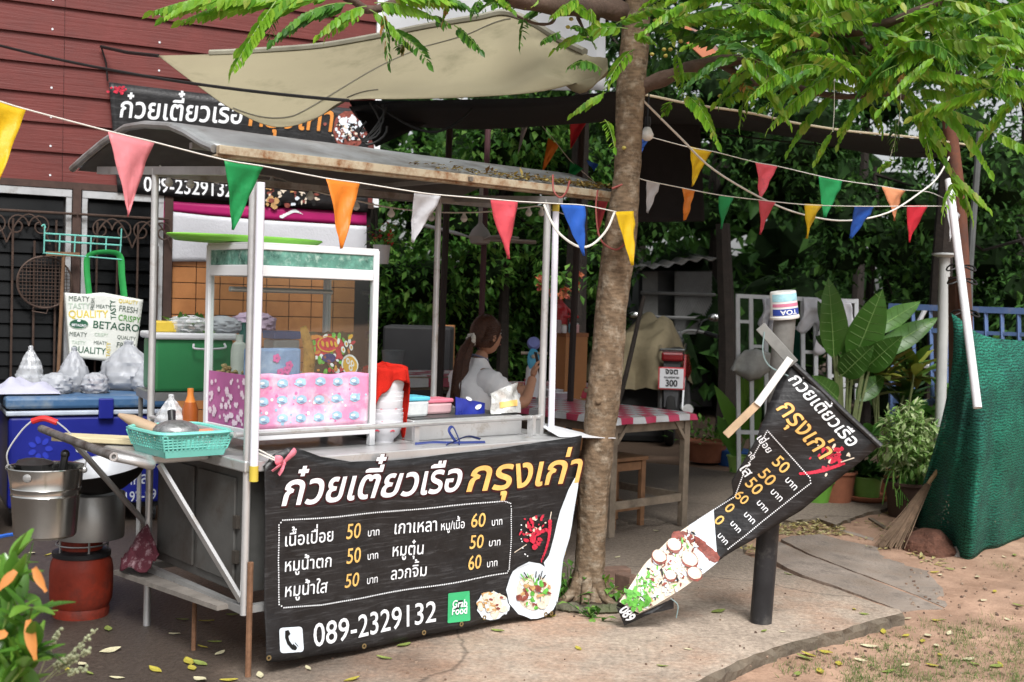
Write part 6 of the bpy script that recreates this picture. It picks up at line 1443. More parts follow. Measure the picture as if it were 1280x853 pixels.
mb = MB(xf=PX); V_, F_ = skin([(0, 0, .53), (.1, -.1, .53), (.43, -.12, .51), (.43, -.12, .12), (.1, .1, .53), (.43, .12, .51), (.43, .12, .12)], [(0, 1), (1, 2), (2, 3), (0, 4), (4, 5), (5, 6)], [.15, .105, .08, .06, .105, .08, .06]); mb.add(V_, F_); mb.build('trousers', M('dark_trousers', (.03, .03, .045), .9), pw, smooth=True, ang=80)
mb = MB(xf=PX); k = 0
def hairf(a, b):     # cap: from the forehead line round the back to the nape
    ph = lerp(-PI, PI, a); d0 = Vector((math.cos(ph), math.sin(ph), 0)); front = max(0, math.cos(ph))
    thm = lerp(2.25, 1.02, front**1.1); th = b*thm; r_ = 1.0+.012*math.sin(ph*40)
    return hc+Vector((-.012, 0, .004))+Vector((d0.x*math.sin(th)*.105*r_, d0.y*math.sin(th)*.084*r_, math.cos(th)*.128*r_))
mb.sheet(hairf, 72, 14)
pt = hc+Vector((-.1, 0, -.025))
mb.tube(cat([pt+Vector((.03, 0, .01)), pt, pt+Vector((-.045, -.01, -.04)), pt+Vector((-.085, -.015, -.14)), pt+Vector((-.1, -.02, -.26)), pt+Vector((-.115, -.02, -.4)), pt+Vector((-.11, -.02, -.5))], 5), [.03]*5+[.026]*2+[.032]*4+[.042]*6+[.044]*6+[.036]*5+[.03, .02, .008], 14, flat=.75)
r = random.Random(3)
for i in range(26):
    o_ = Vector((r.uniform(-.03, .02), r.uniform(-.035, .035), 0)); mb.tube(cat([pt+o_*.4, pt+Vector((-.05, -.01, -.05))+o_, pt+Vector((-.09, -.015, -.15))+o_*1.2, pt+Vector((-.115, -.02, -.38))+o_*1.3, pt+Vector((-.11, -.02, -.52-r.random()*.05))+o_*1.5], 4), .004, 4)
for i in range(90):
    a_ = r.uniform(0, 1); q = [hairf(a_, b_) for b_ in (1, .82, .6)]; e_ = pt+Vector((.02, r.uniform(-.02, .02), r.uniform(-.01, .02)))
    if math.cos(lerp(-PI, PI, a_)) < -.3: continue
    c_ = (q[1]+e_)/2-hc; c_ = hc+c_.normalized()*max(c_.length, .108); mb.tube(cat([q[0], q[1]+(q[1]-hc)*.03, c_, e_], 4), .0026, 4)
mb.build('hair', HAIR, pw, smooth=True, ang=80)
mb = MB(xf=PX)
for i in range(9): a = i*2*PI/9; mb.ball(pt+Vector((-.012-.008*math.cos(a*2), .03*math.cos(a), .03*math.sin(a))), .016, 8, lump=.3)
mb.build('scrunchie', M('white_scrunchie', (.72, .7, .64), .9), pw, smooth=True)
mb = MB(xf=PX)
for s in (-1, 1):
    mb.ball(hc+Vector((.076, s*.031, .012)), .0095, 10, m=0, sz=.7); mb.ball(hc+Vector((.0825, s*.032, .012)), .0045, 8, m=1); mb.tube([hc+Vector((.088, s*.02, .03)), hc+Vector((.088, s*.033, .034)), hc+Vector((.08, s*.046, .03))], .0025, 5, m=1)
mb.build('eyes', [M('eye_white', (.7, .7, .68), .3), M('eye_dark', (.02, .012, .01), .3)], pw, smooth=True)
mb = MB(xf=PX); mb.ball(hc+Vector((.099, 0, -.06)), .011, 10, sx=.3, sy=1.5, sz=.55); mb.build('lips', M('lips', (.36, .15, .12), .5), pw, smooth=True)
mb = MB(xf=PX); ph_rot = Matrix.Rotation(-.5, 3, 'Z') @ Matrix.Rotation(-.25, 3, 'Y')
mb.box((.475, -.115, 1.1), (.01, .075, .155), ph_rot); o = mb.build('phone', BLACKP, None, loc=PX @ Vector((.475, -.115, 1.1)), bevel=.004); tag(o, "black phone held up in the seated woman's hand", 'phone')
# ---- table things
pk = D(848, 380, 9)
OB = M('orange_counter', (.42, .19, .075), .5, 0, .1, 4)
oc = D(693, 490, 9.6); ox = Vector((.95, .3, 0)).normalized(); oy = Vector((-.3, .95, 0)).normalized(); ol = D(693, 417, 9.6); orr = D(735, 417, 9.9); hgt = ol.z
t = T('counter', 'orange square counter pillar with jars on top behind the tube lamp', 'counter', Vector((ol.x, ol.y, 0)))
corner = D(707, 440, 9.5); corner.z = 0; pa = D(690, 440, 9.75); pa.z = 0; pc = D(734, 440, 9.75); pc.z = 0
mb = MB(); mb.prism([corner+CZ*.0, pc, pc+(pa-corner), pa], (0, 0, D(707, 417, 9.5).z-.03)); mb.build('counter_body', OB, t)
mb = MB(); zz = D(707, 417, 9.5).z; cen = (pa+pc)/2; mb.prism([cen+(q-cen)*1.05+CZ*(zz-.0295) for q in (corner, pc, pc+(pa-corner), pa)], (0, 0, .03)); mb.build('counter_top', M('counter_top_brown', (.3, .12, .05), .5), t)
def jar(px, py, Y, r_, h, mt, lidm, lab, cat_='jar'):
    p = D(px, py, Y); p.z = zz+.001; t = T('jar', lab, cat_, p); mb = MB(); mb.lathe([(r_*.95, 0), (r_, .01), (r_, h*.8), (r_*.7, h*.88)], p, 14); mb.build('jar_body', mt, t, smooth=True)
    mb = MB(); mb.lathe([(r_*.8, h*.87), (r_*.8, h)], p, 14); mb.build('lid', lidm, t, smooth=True)
t = T('gas_bottle', 'red cylinder with hose fittings standing on the orange counter', 'gas bottle', Vector((D(699, 380, 9.7).x, 9.7, zz)))
p = Vector((D(700, 380, 9.7).x, 9.7, zz+.001)); RDB = M('bright_red_paint', (.34, .02, .025), .3, 0, .2, 6)
mb = MB(); mb.lathe([(.06, 0), (.068, .02), (.068, .17), (.05, .21), (.025, .23), (.025, .26)], p, 18); mb.build('bottle_body', RDB, t, smooth=True)
mb = MB(); mb.tube([p+CZ*.25, p+Vector((.09, 0, .16)), p+Vector((.1, -.01, .06))], .016, 8); mb.tube([p+Vector((.03, -.06, .13)), p+Vector((.15, -.04, .13))], .012, 6); mb.build('hose', RDB, t, smooth=True)
jar(697, 410, 9.55, .03, .12, M('cloudy_jar', (.35, .3, .32), .2), RDB, 'dark bottle in front of the red cylinder on the orange counter', 'bottle')
jar(704, 412, 9.6, .028, .07, WHITEP, M('tan_lid', (.4, .3, .2), .5), 'small white jar on the orange counter')
jar(715, 412, 9.65, .03, .085, M('pale_blue_jar', (.2, .5, .62), .4), M('pink_lid2', (.6, .35, .4), .5), 'small blue jar with a pale lid on the orange counter')
jar(720, 412, 9.75, .026, .08, M('pink_jar', (.65, .4, .42), .4), M('pale_lid', (.5, .5, .5), .5), 'small pink jar beside the blue jar')
# flowers above
fl = T('flower_vine', 'vine with orange pink flowers hanging beside the dark awning post', 'plant', D(700, 350, 10.2)); mb = MB(); r = random.Random(7)
for x, y in ((674, 347), (678, 352), (725, 346), (722, 356), (718, 362), (706, 362), (694, 367), (709, 368), (700, 372), (676, 358), (684, 366)):
    for k in range(7): leaf(mb, D(x+r.uniform(-2, 2), y+r.uniform(-2, 2), 10.2), rv(r)+Vector((0, -.6, 0)), rv(r), .05, .045)
mb.build('flowers', M('coral_petal', (.5, .13, .08), .6, 0, .2, 9, trans=.3, island=[(.5, .1, .1), (.55, .2, .05), (.6, .25, .2)]), fl); mb = MB()
for i in range(60): leaf(mb, D(r.uniform(668, 730), r.uniform(335, 375), 10.3+r.uniform(-.1, .2)), rv(r), CZ, .1, .05)
mb.build('leaves', LEAF_MD, fl)
# mini fan on the table by the woman
fp_ = D(667, 440, 8.6); t = T('mini_fan', 'small blue and violet toy like desk fan on a white stem by the woman', 'desk fan', Vector((fp_.x, fp_.y, .8)))
FB = M('sky_blue_plastic', (.08, .38, .6), .4); mb = MB()
mb.lathe([(.045, -.012), (.06, 0), (.045, .012)], fp_+Vector((.0, -.02, -.055)), 20, rot=Matrix.Rotation(1.35, 3, 'X') @ Matrix.Rotation(.4, 3, 'Y'), sx=.8, sy=1.4); mb.build('fan_head', FB, t, smooth=True)
mb = MB(); mb.lathe([(.04, -.03), (.05, 0), (.04, .03)], fp_+Vector((0, .02, .06)), 16, rot=Matrix.Rotation(1.2, 3, 'X')); mb.build('fan_top', M('violet_plastic', (.22, .26, .6), .4), t, smooth=True)
mb = MB(); mb.ball(fp_+Vector((.0, -.06, -.03)), .016, 8); mb.tube([fp_+Vector((-.09, 0, -.01)), fp_+Vector((.1, 0, -.01))], .01, 8); mb.build('fan_axle', M('tan_plastic', (.5, .42, .32), .5), t)
mb = MB(); z0_ = .81; mb.lathe([(.06, z0_), (.055, z0_+.03), (.05, fp_.z-.12), (.03, fp_.z-.08)], (fp_.x, fp_.y, 0), 16); mb.build('fan_stem', WHITEP, t, smooth=True)
# cup of chopsticks, bowl
def on_table(px, py, z): return G(px, py, z)
cp = G(662, 500, .762); t = T('patterned_cup', 'red and white patterned cup on the pink checked table', 'cup', cp); mb = MB(); mb.lathe([(.035, 0), (.04, .16), (.037, .16), (.033, .01)], cp, 18); mb.build('cup', WTC, t, smooth=True)
mb = MB(); r = random.Random(2)
for i in range(5):
    for k in range(7): a = -PI/2+(-1.2+k*.4); zq = .02+i*.032; q = cp+Vector((math.cos(a)*.0405, math.sin(a)*.0405, zq)); mb.box(q, (.012, .012, .014), Matrix.Rotation(a, 3, 'Z'))
mb.build('cup_pattern', RDC, t)
for (x, y, lab) in ((702, 501, 'white bowl on the pink checked table behind the tube lamp'), (690, 497, 'white bowl just behind another bowl on the pink checked table')):
    p = G(x, y, .762); mb = MB(); mb.lathe([(.04, 0), (.045, .01), (.085, .055), (.09, .06), (.083, .058), (.04, .012)], p, 24); tag(mb.build('bowl', bw, loc=p, smooth=True), lab, 'bowl')
mb = MB(); p = G(742, 490, .762); mb.box(p+CZ*.02, (.3, .2, .035), Matrix.Rotation(.5, 3, 'Z')); tag(mb.build('tray', M('tan_tray', (.35, .28, .19), .6), loc=p, bevel=.008), 'flat tan tray on the pink checked table behind the trunk', 'tray')
# dark cabinet, grey box and orange board behind the woman
mb = MB(); q0 = D(477, 470, 10.2); q1 = D(562, 470, 10.2)
mb.prism([Vector((q0.x, 10.2, .0)), Vector((q1.x, 10.2, .0)), Vector((q1.x, 10.8, 0)), Vector((q0.x, 10.8, 0))], (0, 0, D(500, 408, 10.2).z)); tag(mb.build('cabinet', M('charcoal_cabinet', (.03, .03, .032), .7), loc=Vector((q0.x, 10.2, 0)), bevel=.02), 'charcoal cabinet in the shade behind the seated woman', 'cabinet')
q0 = D(481, 446, 9.05); mb = MB(); mb.lathe([(.07, 0), (.085, .17), (.088, .18), (.08, .18)], Vector((D(491, 446, 9.2).x, 9.2, .905)), 20); tag(mb.build('container', M('smoky_plastic', (.22, .24, .25), .3, alpha=.75), loc=Vector((D(491, 446, 9.2).x, 9.2, .905)), smooth=True), 'smoky plastic container on the shaded checked table', 'container')
q0 = D(545, 430, 11.0); q1 = D(567, 430, 11.0); mb = MB(); mb.prism([Vector((q0.x, 11, 0)), Vector((q1.x, 11, 0)), Vector((q1.x, 11.2, 0)), Vector((q0.x, 11.2, 0))], (0, 0, D(555, 407, 11).z)); tag(mb.build('counter', OB, loc=Vector((q0.x, 11, 0))), 'narrow orange counter pillar in the shade behind the steel cart post', 'counter')
# steel house tub behind red towel handled; ceiling fan on the awning
fc = D(600, 296, 8.9); t = T('ceiling_fan', 'grey three bladed fan hung from the awning above the woman', 'fan', fc); FG = M('fan_grey', (.34, .33, .32), .5, 0, .1, 6)
mb = MB(); mb.lathe([(.02, -.06), (.07, -.05), (.085, 0), (.06, .05), (.03, .08), (.015, .1), (.015, .5)], fc, 18); mb.build('motor', FG, t, smooth=True)
for k, (dx, dz, ln) in enumerate(((-1, .38, .5), (1, -.03, .42), (.35, .02, .42))):
    d = Vector((dx, -.5 if k == 2 else .3, dz*.6)).normalized(); s = d.cross(CZ).normalized()
    mb = MB(); mb.prism([fc+d*.07-s*.025-CZ*.03, fc+d*.2-s*.055-CZ*.03, fc+d*ln-s*.06-CZ*.03, fc+d*(ln+.02)+s*0-CZ*.03, fc+d*ln+s*.05-CZ*.015, fc+d*.2+s*.05-CZ*.015, fc+d*.07+s*.02-CZ*.03], (0, 0, .012)); mb.build('fan_blade', FG, t, bevel=.004)
mb = MB(); q = D(600, 410, 9.0); q.z = 0; mb.tube([q, Vector((D(606, 300, 9.0).x, 9.0, 2.8))], .022, 8); tag(mb.build('post', M('maroon_post', (.07, .03, .035), .6), loc=q, smooth=True), 'thin maroon post standing behind the seated woman', 'post')
# hanging flower pot
hp_ = D(477, 318, 8.7); t = T('hanging_pot', 'white hanging pot with small red flowers beside the display case', 'flower pot', hp_)
mb = MB(); mb.lathe([(.05, -.07), (.062, .06), (.064, .066), (.055, .06)], hp_, 20); mb.build('pot', WHITEP, t, smooth=True)
mb = MB(); r = random.Random(4)
for i in range(26): leaf(mb, hp_+Vector((r.uniform(-.09, .09), r.uniform(-.05, .05), .09+r.uniform(0, .14))), rv(r), CZ, .035, .03)
mb.build('flowers', M('red_petal', (.5, .03, .03), .5, trans=.2), t); mb = MB()
for i in range(46): leaf(mb, hp_+Vector((r.uniform(-.08, .08), r.uniform(-.06, .06), .06+r.uniform(0, .12))), rv(r)+CZ*.4, CZ, .07, .03)
mb.tube([hp_+Vector((.05, 0, .07)), hp_+Vector((.0, 0, .5))], .003, 4); mb.build('leaves', LEAF_MD, t)
# ---- motorbike, rear view
YM = 13.0; mc = Vector((D(838, 520, YM).x, YM, gz(D(838, 520, YM).x, YM)))
mo = T('motorbike', 'dark motorbike with a red tail light and white number plate parked facing the trees', 'motorbike', mc, rad(-8)); X = WM[mo.name]
TY = M('tyre', (.015, .015, .015), .85); MBK = M('moto_black', (.03, .03, .033), .3, 0, .3, 6, spec=.6, coat=.4); MRD = M('moto_red', (.2, .012, .015), .25, 0, .2, 6, coat=.5); CHR = M('chrome', (.6, .6, .6), .15, 1.0, .05)
def wheel(y):
    mb = MB(xf=X); R_ = Matrix.Rotation(PI/2, 3, 'Y'); mb.lathe([(.2, -.04), (.25, -.05), (.285, -.035), (.295, 0), (.285, .035), (.25, .05), (.2, .04)], (0, y, .295), 28, rot=R_, cap0=False, cap1=False); w_ = mb.build('wheel', TY, mo, smooth=True)
    mb = MB(xf=X); mb.lathe([(.2, -.02), (.2, .02)], (0, y, .295), 24, rot=R_, cap0=False, cap1=False); mb.lathe([(.04, -.06), (.04, .06)], (0, y, .295), 12, rot=R_)
    for k in range(6): a = k*PI/3; mb.bar((0, y+.04*math.cos(a), .295+.04*math.sin(a)), (0, y+.2*math.cos(a), .295+.2*math.sin(a)), .02, .02)
    mb.build('rim', STEELD, w_)
wheel(0); wheel(1.24)
mb = MB(xf=X); mb.box((0, .12, .7), (.17, .55, .24), Matrix.Rotation(-.1, 3, 'X'), taper=.8); mb.box((0, .7, .52), (.4, .16, .42), taper=.8); mb.box((0, .6, .42), (.24, .5, .3)); mb.box((0, 1.0, .75), (.26, .12, .5), Matrix.Rotation(.3, 3, 'X'), taper=.8); mb.build('body', MBK, mo, bevel=.03)
mb = MB(xf=X); mb.prism([(.1, -.1, .66), (.12, .3, .6), (.16, .7, .66), (.13, .5, .84), (.1, .0, .86)], (.03, 0, 0)); mb.prism([(-.13, -.1, .66), (-.15, .3, .6), (-.19, .7, .66), (-.16, .5, .84), (-.13, .0, .86)], (.03, 0, 0)); mb.build('side_panel', MRD, mo, bevel=.01)
mb = MB(xf=X); mb.box((0, .28, .86), (.24, .68, .1), taper=.8); mb.build('seat', M('seat_vinyl', (.02, .02, .02), .6), mo, bevel=.03)
mb = MB(xf=X); mb.tube([(-.11, -.16, .9), (-.12, .1, .95), (-.13, .3, .88)], .012, 6); mb.tube([(.11, -.16, .9), (.12, .1, .95), (.13, .3, .88)], .012, 6); mb.tube([(-.11, -.16, .9), (.11, -.16, .9)], .014, 6); mb.build('grab_rail', CHR, mo, smooth=True)
mb = MB(xf=X); mb.box((0, -.17, .84), (.2, .07, .085)); mb.build('tail_light', M('red_lens', (.16, .005, .008), .15, spec=.8), mo, bevel=.02)
mb = MB(xf=X); mb.prism([(-.08, -.16, .82), (.08, -.16, .82), (.06, -.24, .38), (-.06, -.24, .38)], (0, .02, 0)); mb.build('mudguard', MBK, mo)
mb = MB(xf=X); mb.box((0, -.245, .645), (.24, .006, .205), Matrix.Rotation(.1, 3, 'X')); pl_ = mb.build('number_plate', MRD if False else M('plate_red', (.5, .05, .06), .5), mo)
mb = MB(xf=X); mb.box((0, -.25, .645), (.215, .006, .182), Matrix.Rotation(.1, 3, 'X')); mb.build('plate_face', WHITEP, pl_)
mb = MB(xf=X)
def ptext(s, x0, x1, z, h):
    V_, F_, w_ = letters(s, .035); mb.add([(x0+p.x/w_*(x1-x0), -.2555-.1*(z+p.y*h-.535), z+.11+p.y*h) for p in V_], F_)
ptext('\u0e08\u0e08\u0e15', -.06, .06, .575, .075); ptext('\u0e2b\u0e19\u0e2d\u0e07\u0e04\u0e32\u0e22', -.07, .07, .535, .03); ptext('300', -.055, .055, .462, .085)
mb.build('plate_lettering', INKK, pl_)
mb = MB(xf=X)
for s in (-1, 1): mb.tube(cat([(0, .98, .98), (s*.14, .95, 1.06), (s*.3, .88, 1.05), (s*.42, .8, 1.02)], 4), .018, 6)
mb.build('handlebar', STEEL, mo, smooth=True)
mb = MB(xf=X)
for s in (-1, 1): mb.tube([(s*.31, .875, 1.048), (s*.43, .79, 1.016)], .024, 8)
mb.build('grip', BLACKP, mo)
mb = MB(xf=X); mb.box((0, 1.0, 1.0), (.2, .14, .12), taper=.8); mb.build('dashboard', MBK, mo, bevel=.03)
for s in (-1, 1):
    mb = MB(xf=X); mb.tube([(s*.22, .9, 1.03), (s*.28, .88, 1.16), (s*.36, .87, 1.2)], .007, 6); mb.ball((s*.4, .87, 1.2), .07, 12, sy=.25, sz=.6); w_ = mb.build('mirror', MBK, mo, smooth=True)
    mb = MB(xf=X); mb.ball((s*.4, .86, 1.2), .06, 12, sy=.25, sz=.6); mb.build('mirror_glass', CHR, w_, smooth=True)
mb = MB(xf=X); mb.tube([(.13, .5, .3), (.15, .1, .3), (.16, -.15, .36)], [.025, .045, .05], 10); mb.build('exhaust', STEELD, mo, smooth=True)
for s in (-1, 1):
    mb = MB(xf=X); mb.tube([(s*.1, .02, .3), (s*.11, .1, .66)], .022, 8); mb.build('shock_absorber', CHR if s > 0 else STEELD, mo)
mb = MB(xf=X); mb.tube([(-.08, .5, .3), (-.3, .45, .02)], .014, 6); mb.build('side_stand', STEELD, mo)
mo.scale = (1.16, 1.16, 1.16)
# khaki cover over a second bike
kc = D(793, 470, 13.6); kc.z = gz(kc.x, 13.6); kz = D(800, 402, 13.6).z-kc.z
mb = MB()
def kh(a, b):
    th = a*2*PI; q = b
    prof_r = [(.02, .95), (.3, .98), (.6, 1.0), (.82, .92), (.95, .8), (1.0, .66), (1.03, .52)]
    r_, z_ = pline(prof_r, b); f = .14*math.sin(th*5+1)*b+.08*math.sin(th*9)*b+.2*N((math.cos(th)*1.5, math.sin(th)*1.5, b*2), 1.2)
    x = .5*r_*(1+f)*math.cos(th); y = .62*r_*(1+f)*math.sin(th)
    return kc+Vector((x, y, kz*(z_*.96+.12*N((x*2.2, y*2.2, 3), 1.4)+.14*math.sin(x*3.4)*(1-b))-.05*math.sin(th*3)*b))
mb.sheet(kh, 60, 18); tag(mb.build('cover', M('khaki_canvas', (.17, .14, .085), .85, 0, .2, 5, .3, 60), loc=kc, smooth=True, ang=50), 'khaki canvas cover draped over a parked bike next to the dark motorbike', 'cover')
mb = MB(); mb.box(kc+CZ*.36, (.72, .9, .72)); tag(mb.build('covered_load', M('dark_load', (.015, .015, .015), .8), loc=kc, bevel=.08), 'dark bulk under the khaki canvas cover', 'load')
mb = MB(); mb.lathe([(.14, 0), (.16, .1), (.15, .12)], G(905, 497, -.02)+Vector((0, 0, 0)), 20); p = D(920, 508, 11.5); mb = MB(); mb.lathe([(.15, 0), (.17, .14), (.16, .15)], Vector((p.x, p.y, gz(p.x, p.y))), 20); tag(mb.build('basin', M('blue_basin', (.02, .09, .3), .5), loc=p, smooth=True), 'blue basin on the dirt under the leafy plants', 'basin')
# ============================================================= FENCES, NET, POTTED PLANTS
GW = M('white_gate_paint', (.62, .64, .67), .45, .2, .08, 6); BF = M('blue_fence_paint', (.085, .14, .29), .45, .1, .15, 8, dirt=(.2, .2, .25), dirt_amt=.2, dscale=9)
YG = 10.7; gp0 = D(980, 440, YG); GPl = Plane(gp0, (1, .06, 0), CZ)
def gnd(p): return Vector((p.x, p.y, gz(p.x, p.y)))
gt = T('gate', 'white steel bar gate with staggered cross bars behind the black pole', 'gate', gnd(GPl.px(985, 500)))
xs = [922, 938.5, 957, 985, 1003, 1019, 1036, 1053, 1070]
def gbar(a, b, w_=.035): mb.bar(a, b, w_, w_, (0, 1, 0))
for i, x in enumerate(xs):
    mb = MB(); a = GPl.px(x, 371 if i < 3 else 374); b = gnd(GPl.px(x+3, 560)); b.z += .05 if i not in (0, 8) else -.02; gbar(a, b); mb.build('post' if i in (0, 8) else 'upright', GW, gt)
for q in ((920, 370, 1072, 377), (920, 540, 1075, 545)): mb = MB(); gbar(GPl.px(q[0], q[1], .002), GPl.px(q[2], q[3], .002)); mb.build('rail', GW, gt)
mb = MB()
for x0, x1, y in ((922, 938, 402), (939, 957, 433), (957, 985, 418), (1003, 1019, 440), (985, 1003, 410), (1019, 1036, 410), (1036, 1053, 470), (1003, 1019, 475), (1036, 1053, 443)): gbar(GPl.px(x0, y), GPl.px(x1, y+.5), .028)
mb.build('cross_bar', GW, gt)
mb = MB()
for k, (x0, y0, x1, y1, b0, b1) in enumerate(((952, 374, 968, 372, 405, 415), (1003, 372, 1035, 373, 412, 405), (1024, 372, 1062, 378, 440, 425))):
    mb.sheet(lambda a, b: GPl.px(lerp(x0, x1, a)+(-6+12*a)*b*(1 if k else .4)+4*math.sin(b*5+a*9)*b, lerp(lerp(y0, y1, a), lerp(b0, b1, a)+6*math.sin(a*11), b), .03+.03*math.sin(b*PI)+.03*math.sin(a*12+k)*b+.03*N((a*4, b*4, k))), 16, 12)
    o = mb.build('plastic_bag', M('white_bag_film', (.78, .78, .82), .4, 0, .05, 5, trans=.35), loc=GPl.px(x0, y0), smooth=True, solid=.003, ang=60); tag(o, ['narrow white plastic bag hung on the gate beside the paint bucket', 'white plastic bag draped over the gate top just past the paint bucket', 'largest white plastic bag hung on the gate behind the big leafed plant'][k], 'plastic bag'); mb = MB()
mb = MB(); st_ = [(911, 462), (918, 447), (930, 438), (943, 436), (960, 441)]; sb_ = [(914, 464), (924, 470), (934, 476), (948, 473), (961, 462)]
mb.sheet(lambda a, b: GPl.px(*[lerp(pline(st_, a)[k], pline(sb_, a)[k], b) for k in (0, 1)], .06+.045*math.sin(b*PI)**.7+.05*N((a*3, b*2, 1))+.02*math.sin(a*9+b*4)), 24, 14)
tag(mb.build('sack', M('dull_grey', (.36, .36, .34), .75, 0, .25, 7, .3, 40), loc=GPl.px(935, 455), smooth=True, solid=.006, ang=60), 'grey cloth sack hung folded over the first bars of the white gate', 'sack')
# dark green mesh behind gate
mb = MB(); mb.sheet(lambda a, b: GPl.px(lerp(990, 1016, a), lerp(412, 520, b), -.25+.03*math.sin(a*9+b*3)), 8, 8)
tag(mb.build('netting', M('dark_green_net', (.01, .075, .05), .85), loc=GPl.px(1000, 420), solid=.004, smooth=True), 'dark green netting hung behind the white gate', 'netting')
# blue railing
bq0 = D(1113, 390, 10.4); bq1 = D(1290, 385, 9.6); BPl = Plane(bq0, (bq1-bq0).normalized()-CZ*((bq1-bq0).normalized().z), CZ)
bfn = T('railing', 'blue steel railing fence behind the potted plants and the rusty post', 'fence', gnd(BPl.px(1200, 500)))
for q in ((383, 390, .05), (412, 419, .03), (500, 512, .045)): mb = MB(); gbar(BPl.px(1112, q[0]), BPl.px(1300, q[1]), q[2]); mb.build('rail', BF, bfn)
for x in (1116, 1141, 1163, 1182, 1214, 1232, 1252, 1273, 1290):
    mb = MB(); a = BPl.px(x, 385, .003); b = BPl.px(x+3, 505, .003); 
    if x in (1116, 1182, 1290): b = gnd(b); b.z -= .02
    gbar(a, b, .045 if x in (1116, 1182, 1290) else .028); mb.build('post' if x in (1116, 1182, 1290) else 'baluster', BF, bfn)
mb = MB(); gbar(BPl.px(1163, 462), BPl.px(1182, 462), .03); gbar(BPl.px(1163, 413), BPl.px(1182, 413), .03); mb.build('cross_bar', BF, bfn)
mb = MB(); mb.tube([BPl.px(1130, 458, -.3), BPl.px(1205, 466, -.3)], .02, 6); mb.tube([BPl.px(1178, 430, -.3), BPl.px(1198, 452, -.3)], .02, 6); mb.tube([BPl.px(1165, 475, -.3), BPl.px(1200, 470, -.3)], .02, 6); mb.tube([BPl.px(1130, 415, -.2), BPl.px(1145, 385, -.2)], .02, 6)
tag(mb.build('pipe_pile', WHITEP, loc=BPl.px(1170, 460, -.3), smooth=True), 'white plastic pipes lying behind the blue railing', kind='stuff')
# pale lamp post with cap
p = D(1179, 480, 9.1); b = gnd(p); mb = MB(); t = T('pipe_post', 'pale pipe post with a flat cap beside the rusty post', 'post', b); q = D(1181, 322, 9.1)
mb.tube([b, q], .04, 12); mb.build('pipe', M('pale_pipe', (.42, .43, .42), .55, 0, .1, 6), t, smooth=True); mb = MB(); mb.lathe([(.05, 0), (.095, .018), (.095, .03), (.03, .035)], q, 16); mb.build('cap', M('pale_cap', (.5, .52, .52), .5), t, smooth=True)
# rusty post, dark pipe, brown board, white pipe
rp0 = gnd(D(1213, 600, 8.0)); rp1 = D(1186, 150, 8.0)
mb = MB(); mb.tube([rp0, D(1207, 400, 8.0), D(1199, 250, 8.0), rp1], .045, 10); tag(mb.build('post', M('rusty_brown_post', (.13, .05, .03), .8, .1, .35, 8, .2, 50, dirt=(.07, .05, .045), dirt_amt=.4, dscale=5), loc=rp0, smooth=True), 'rusty brown round post wrapped by the green net', 'post')
mb = MB(); mb.bar(gnd(D(1200, 560, 8.15)), D(1193, 346, 8.15), .13, .04); tag(mb.build('board', M('brown_board', (.12, .06, .04), .8, 0, .3, 9), loc=gnd(D(1200, 560, 8.15))), 'upright brown board behind the rusty post', 'board')
mb = MB(); mb.tube([D(1225, 165, 8.6), D(1217, 270, 8.6), D(1212, 345, 8.5), gnd(D(1215, 560, 8.5))], .024, 8); tag(mb.build('pipe', M('dark_pipe', (.08, .085, .085), .6), loc=gnd(D(1215, 560, 8.5)), smooth=True), 'thin dark pipe leaning behind the rusty post', 'pipe')
wt0 = D(1186, 225, 7.75); wt1 = D(1222, 510, 7.2); mb = MB(); mb.tube([wt0, wt1], .026, 12); tag(mb.build('pipe', WHITEP, loc=wt1, smooth=True), 'white pipe tied to the rusty post and hanging over the green net', 'pipe')
mb = MB()
for y in (335, 352, 392): c = D(1200+(y-335)*.08, y, 7.85); mb.tube([c+Vector((.09*math.cos(a), .09*math.sin(a)-.02, .02*math.sin(a*2))) for a in [i*PI/8 for i in range(17)]], .006, 5)
tag(mb.build('tie_wire', BLACKCABLE, loc=D(1200, 350, 7.9)), 'black wire binding the white pipe to the rusty post', 'wire')
# green net
ns = [D(x, y, Y) for x, y, Y in ((1189, 392, 7.75), (1198, 398, 7.7), (1210, 408, 7.65), (1225, 418, 7.75), (1250, 424, 7.95), (1275, 426, 8.15), (1310, 428, 8.4))]
nb = [gnd(G(x, y, -.1)) for x, y in ((1134, 670), (1152, 676), (1178, 688), (1208, 702), (1240, 694), (1275, 682), (1330, 672))]
nm_ = [D(x, y, Y) for x, y, Y in ((1182, 500, 7.7), (1194, 505, 7.55), (1207, 510, 7.4), (1226, 512, 7.4), (1250, 512, 7.6), (1277, 512, 7.85), (1315, 512, 8.1))]
A1, A2, A3 = cat(ns, 5), cat(nm_, 5), cat(nb, 5)
def netp(a, b):
    i = a*(len(A1)-1); k = min(int(i), len(A1)-2); f = i-k; p1, p2, p3 = [q[k].lerp(q[k+1], f) for q in (A1, A2, A3)]
    p = p1.lerp(p2, b*2) if b < .5 else p2.lerp(p3, (b-.5)*2)
    p = p1*(1-b)**2+ (p2*2-(p1+p3)*.5)*2*b*(1-b) + p3*b*b
    n_ = Vector((-.3, -.95, 0)); w_ = math.sin(a*26+b*1.5)*.05*b+.06*math.sin(a*9+b*4)*b+math.sin(a*47+1)*.014*b+.05*N((a*4, b*5, 0), 1.2)*b + .03*math.sin(b*22+a*9)*N((a*3, b*2, 3))*2*(1-b*.5)
    q = p+n_*(w_+.03); q.z = max(q.z, gz(q.x, q.y)+.004); return q
NG = M('green_net', (.014, .145, .095), .8, 0, .35, 2.5, .3, 160, dirt=(.01, .06, .05), dirt_amt=.5, dscale=2.2, spec=.3)
_n, _L, _b = nodes_of(NG)
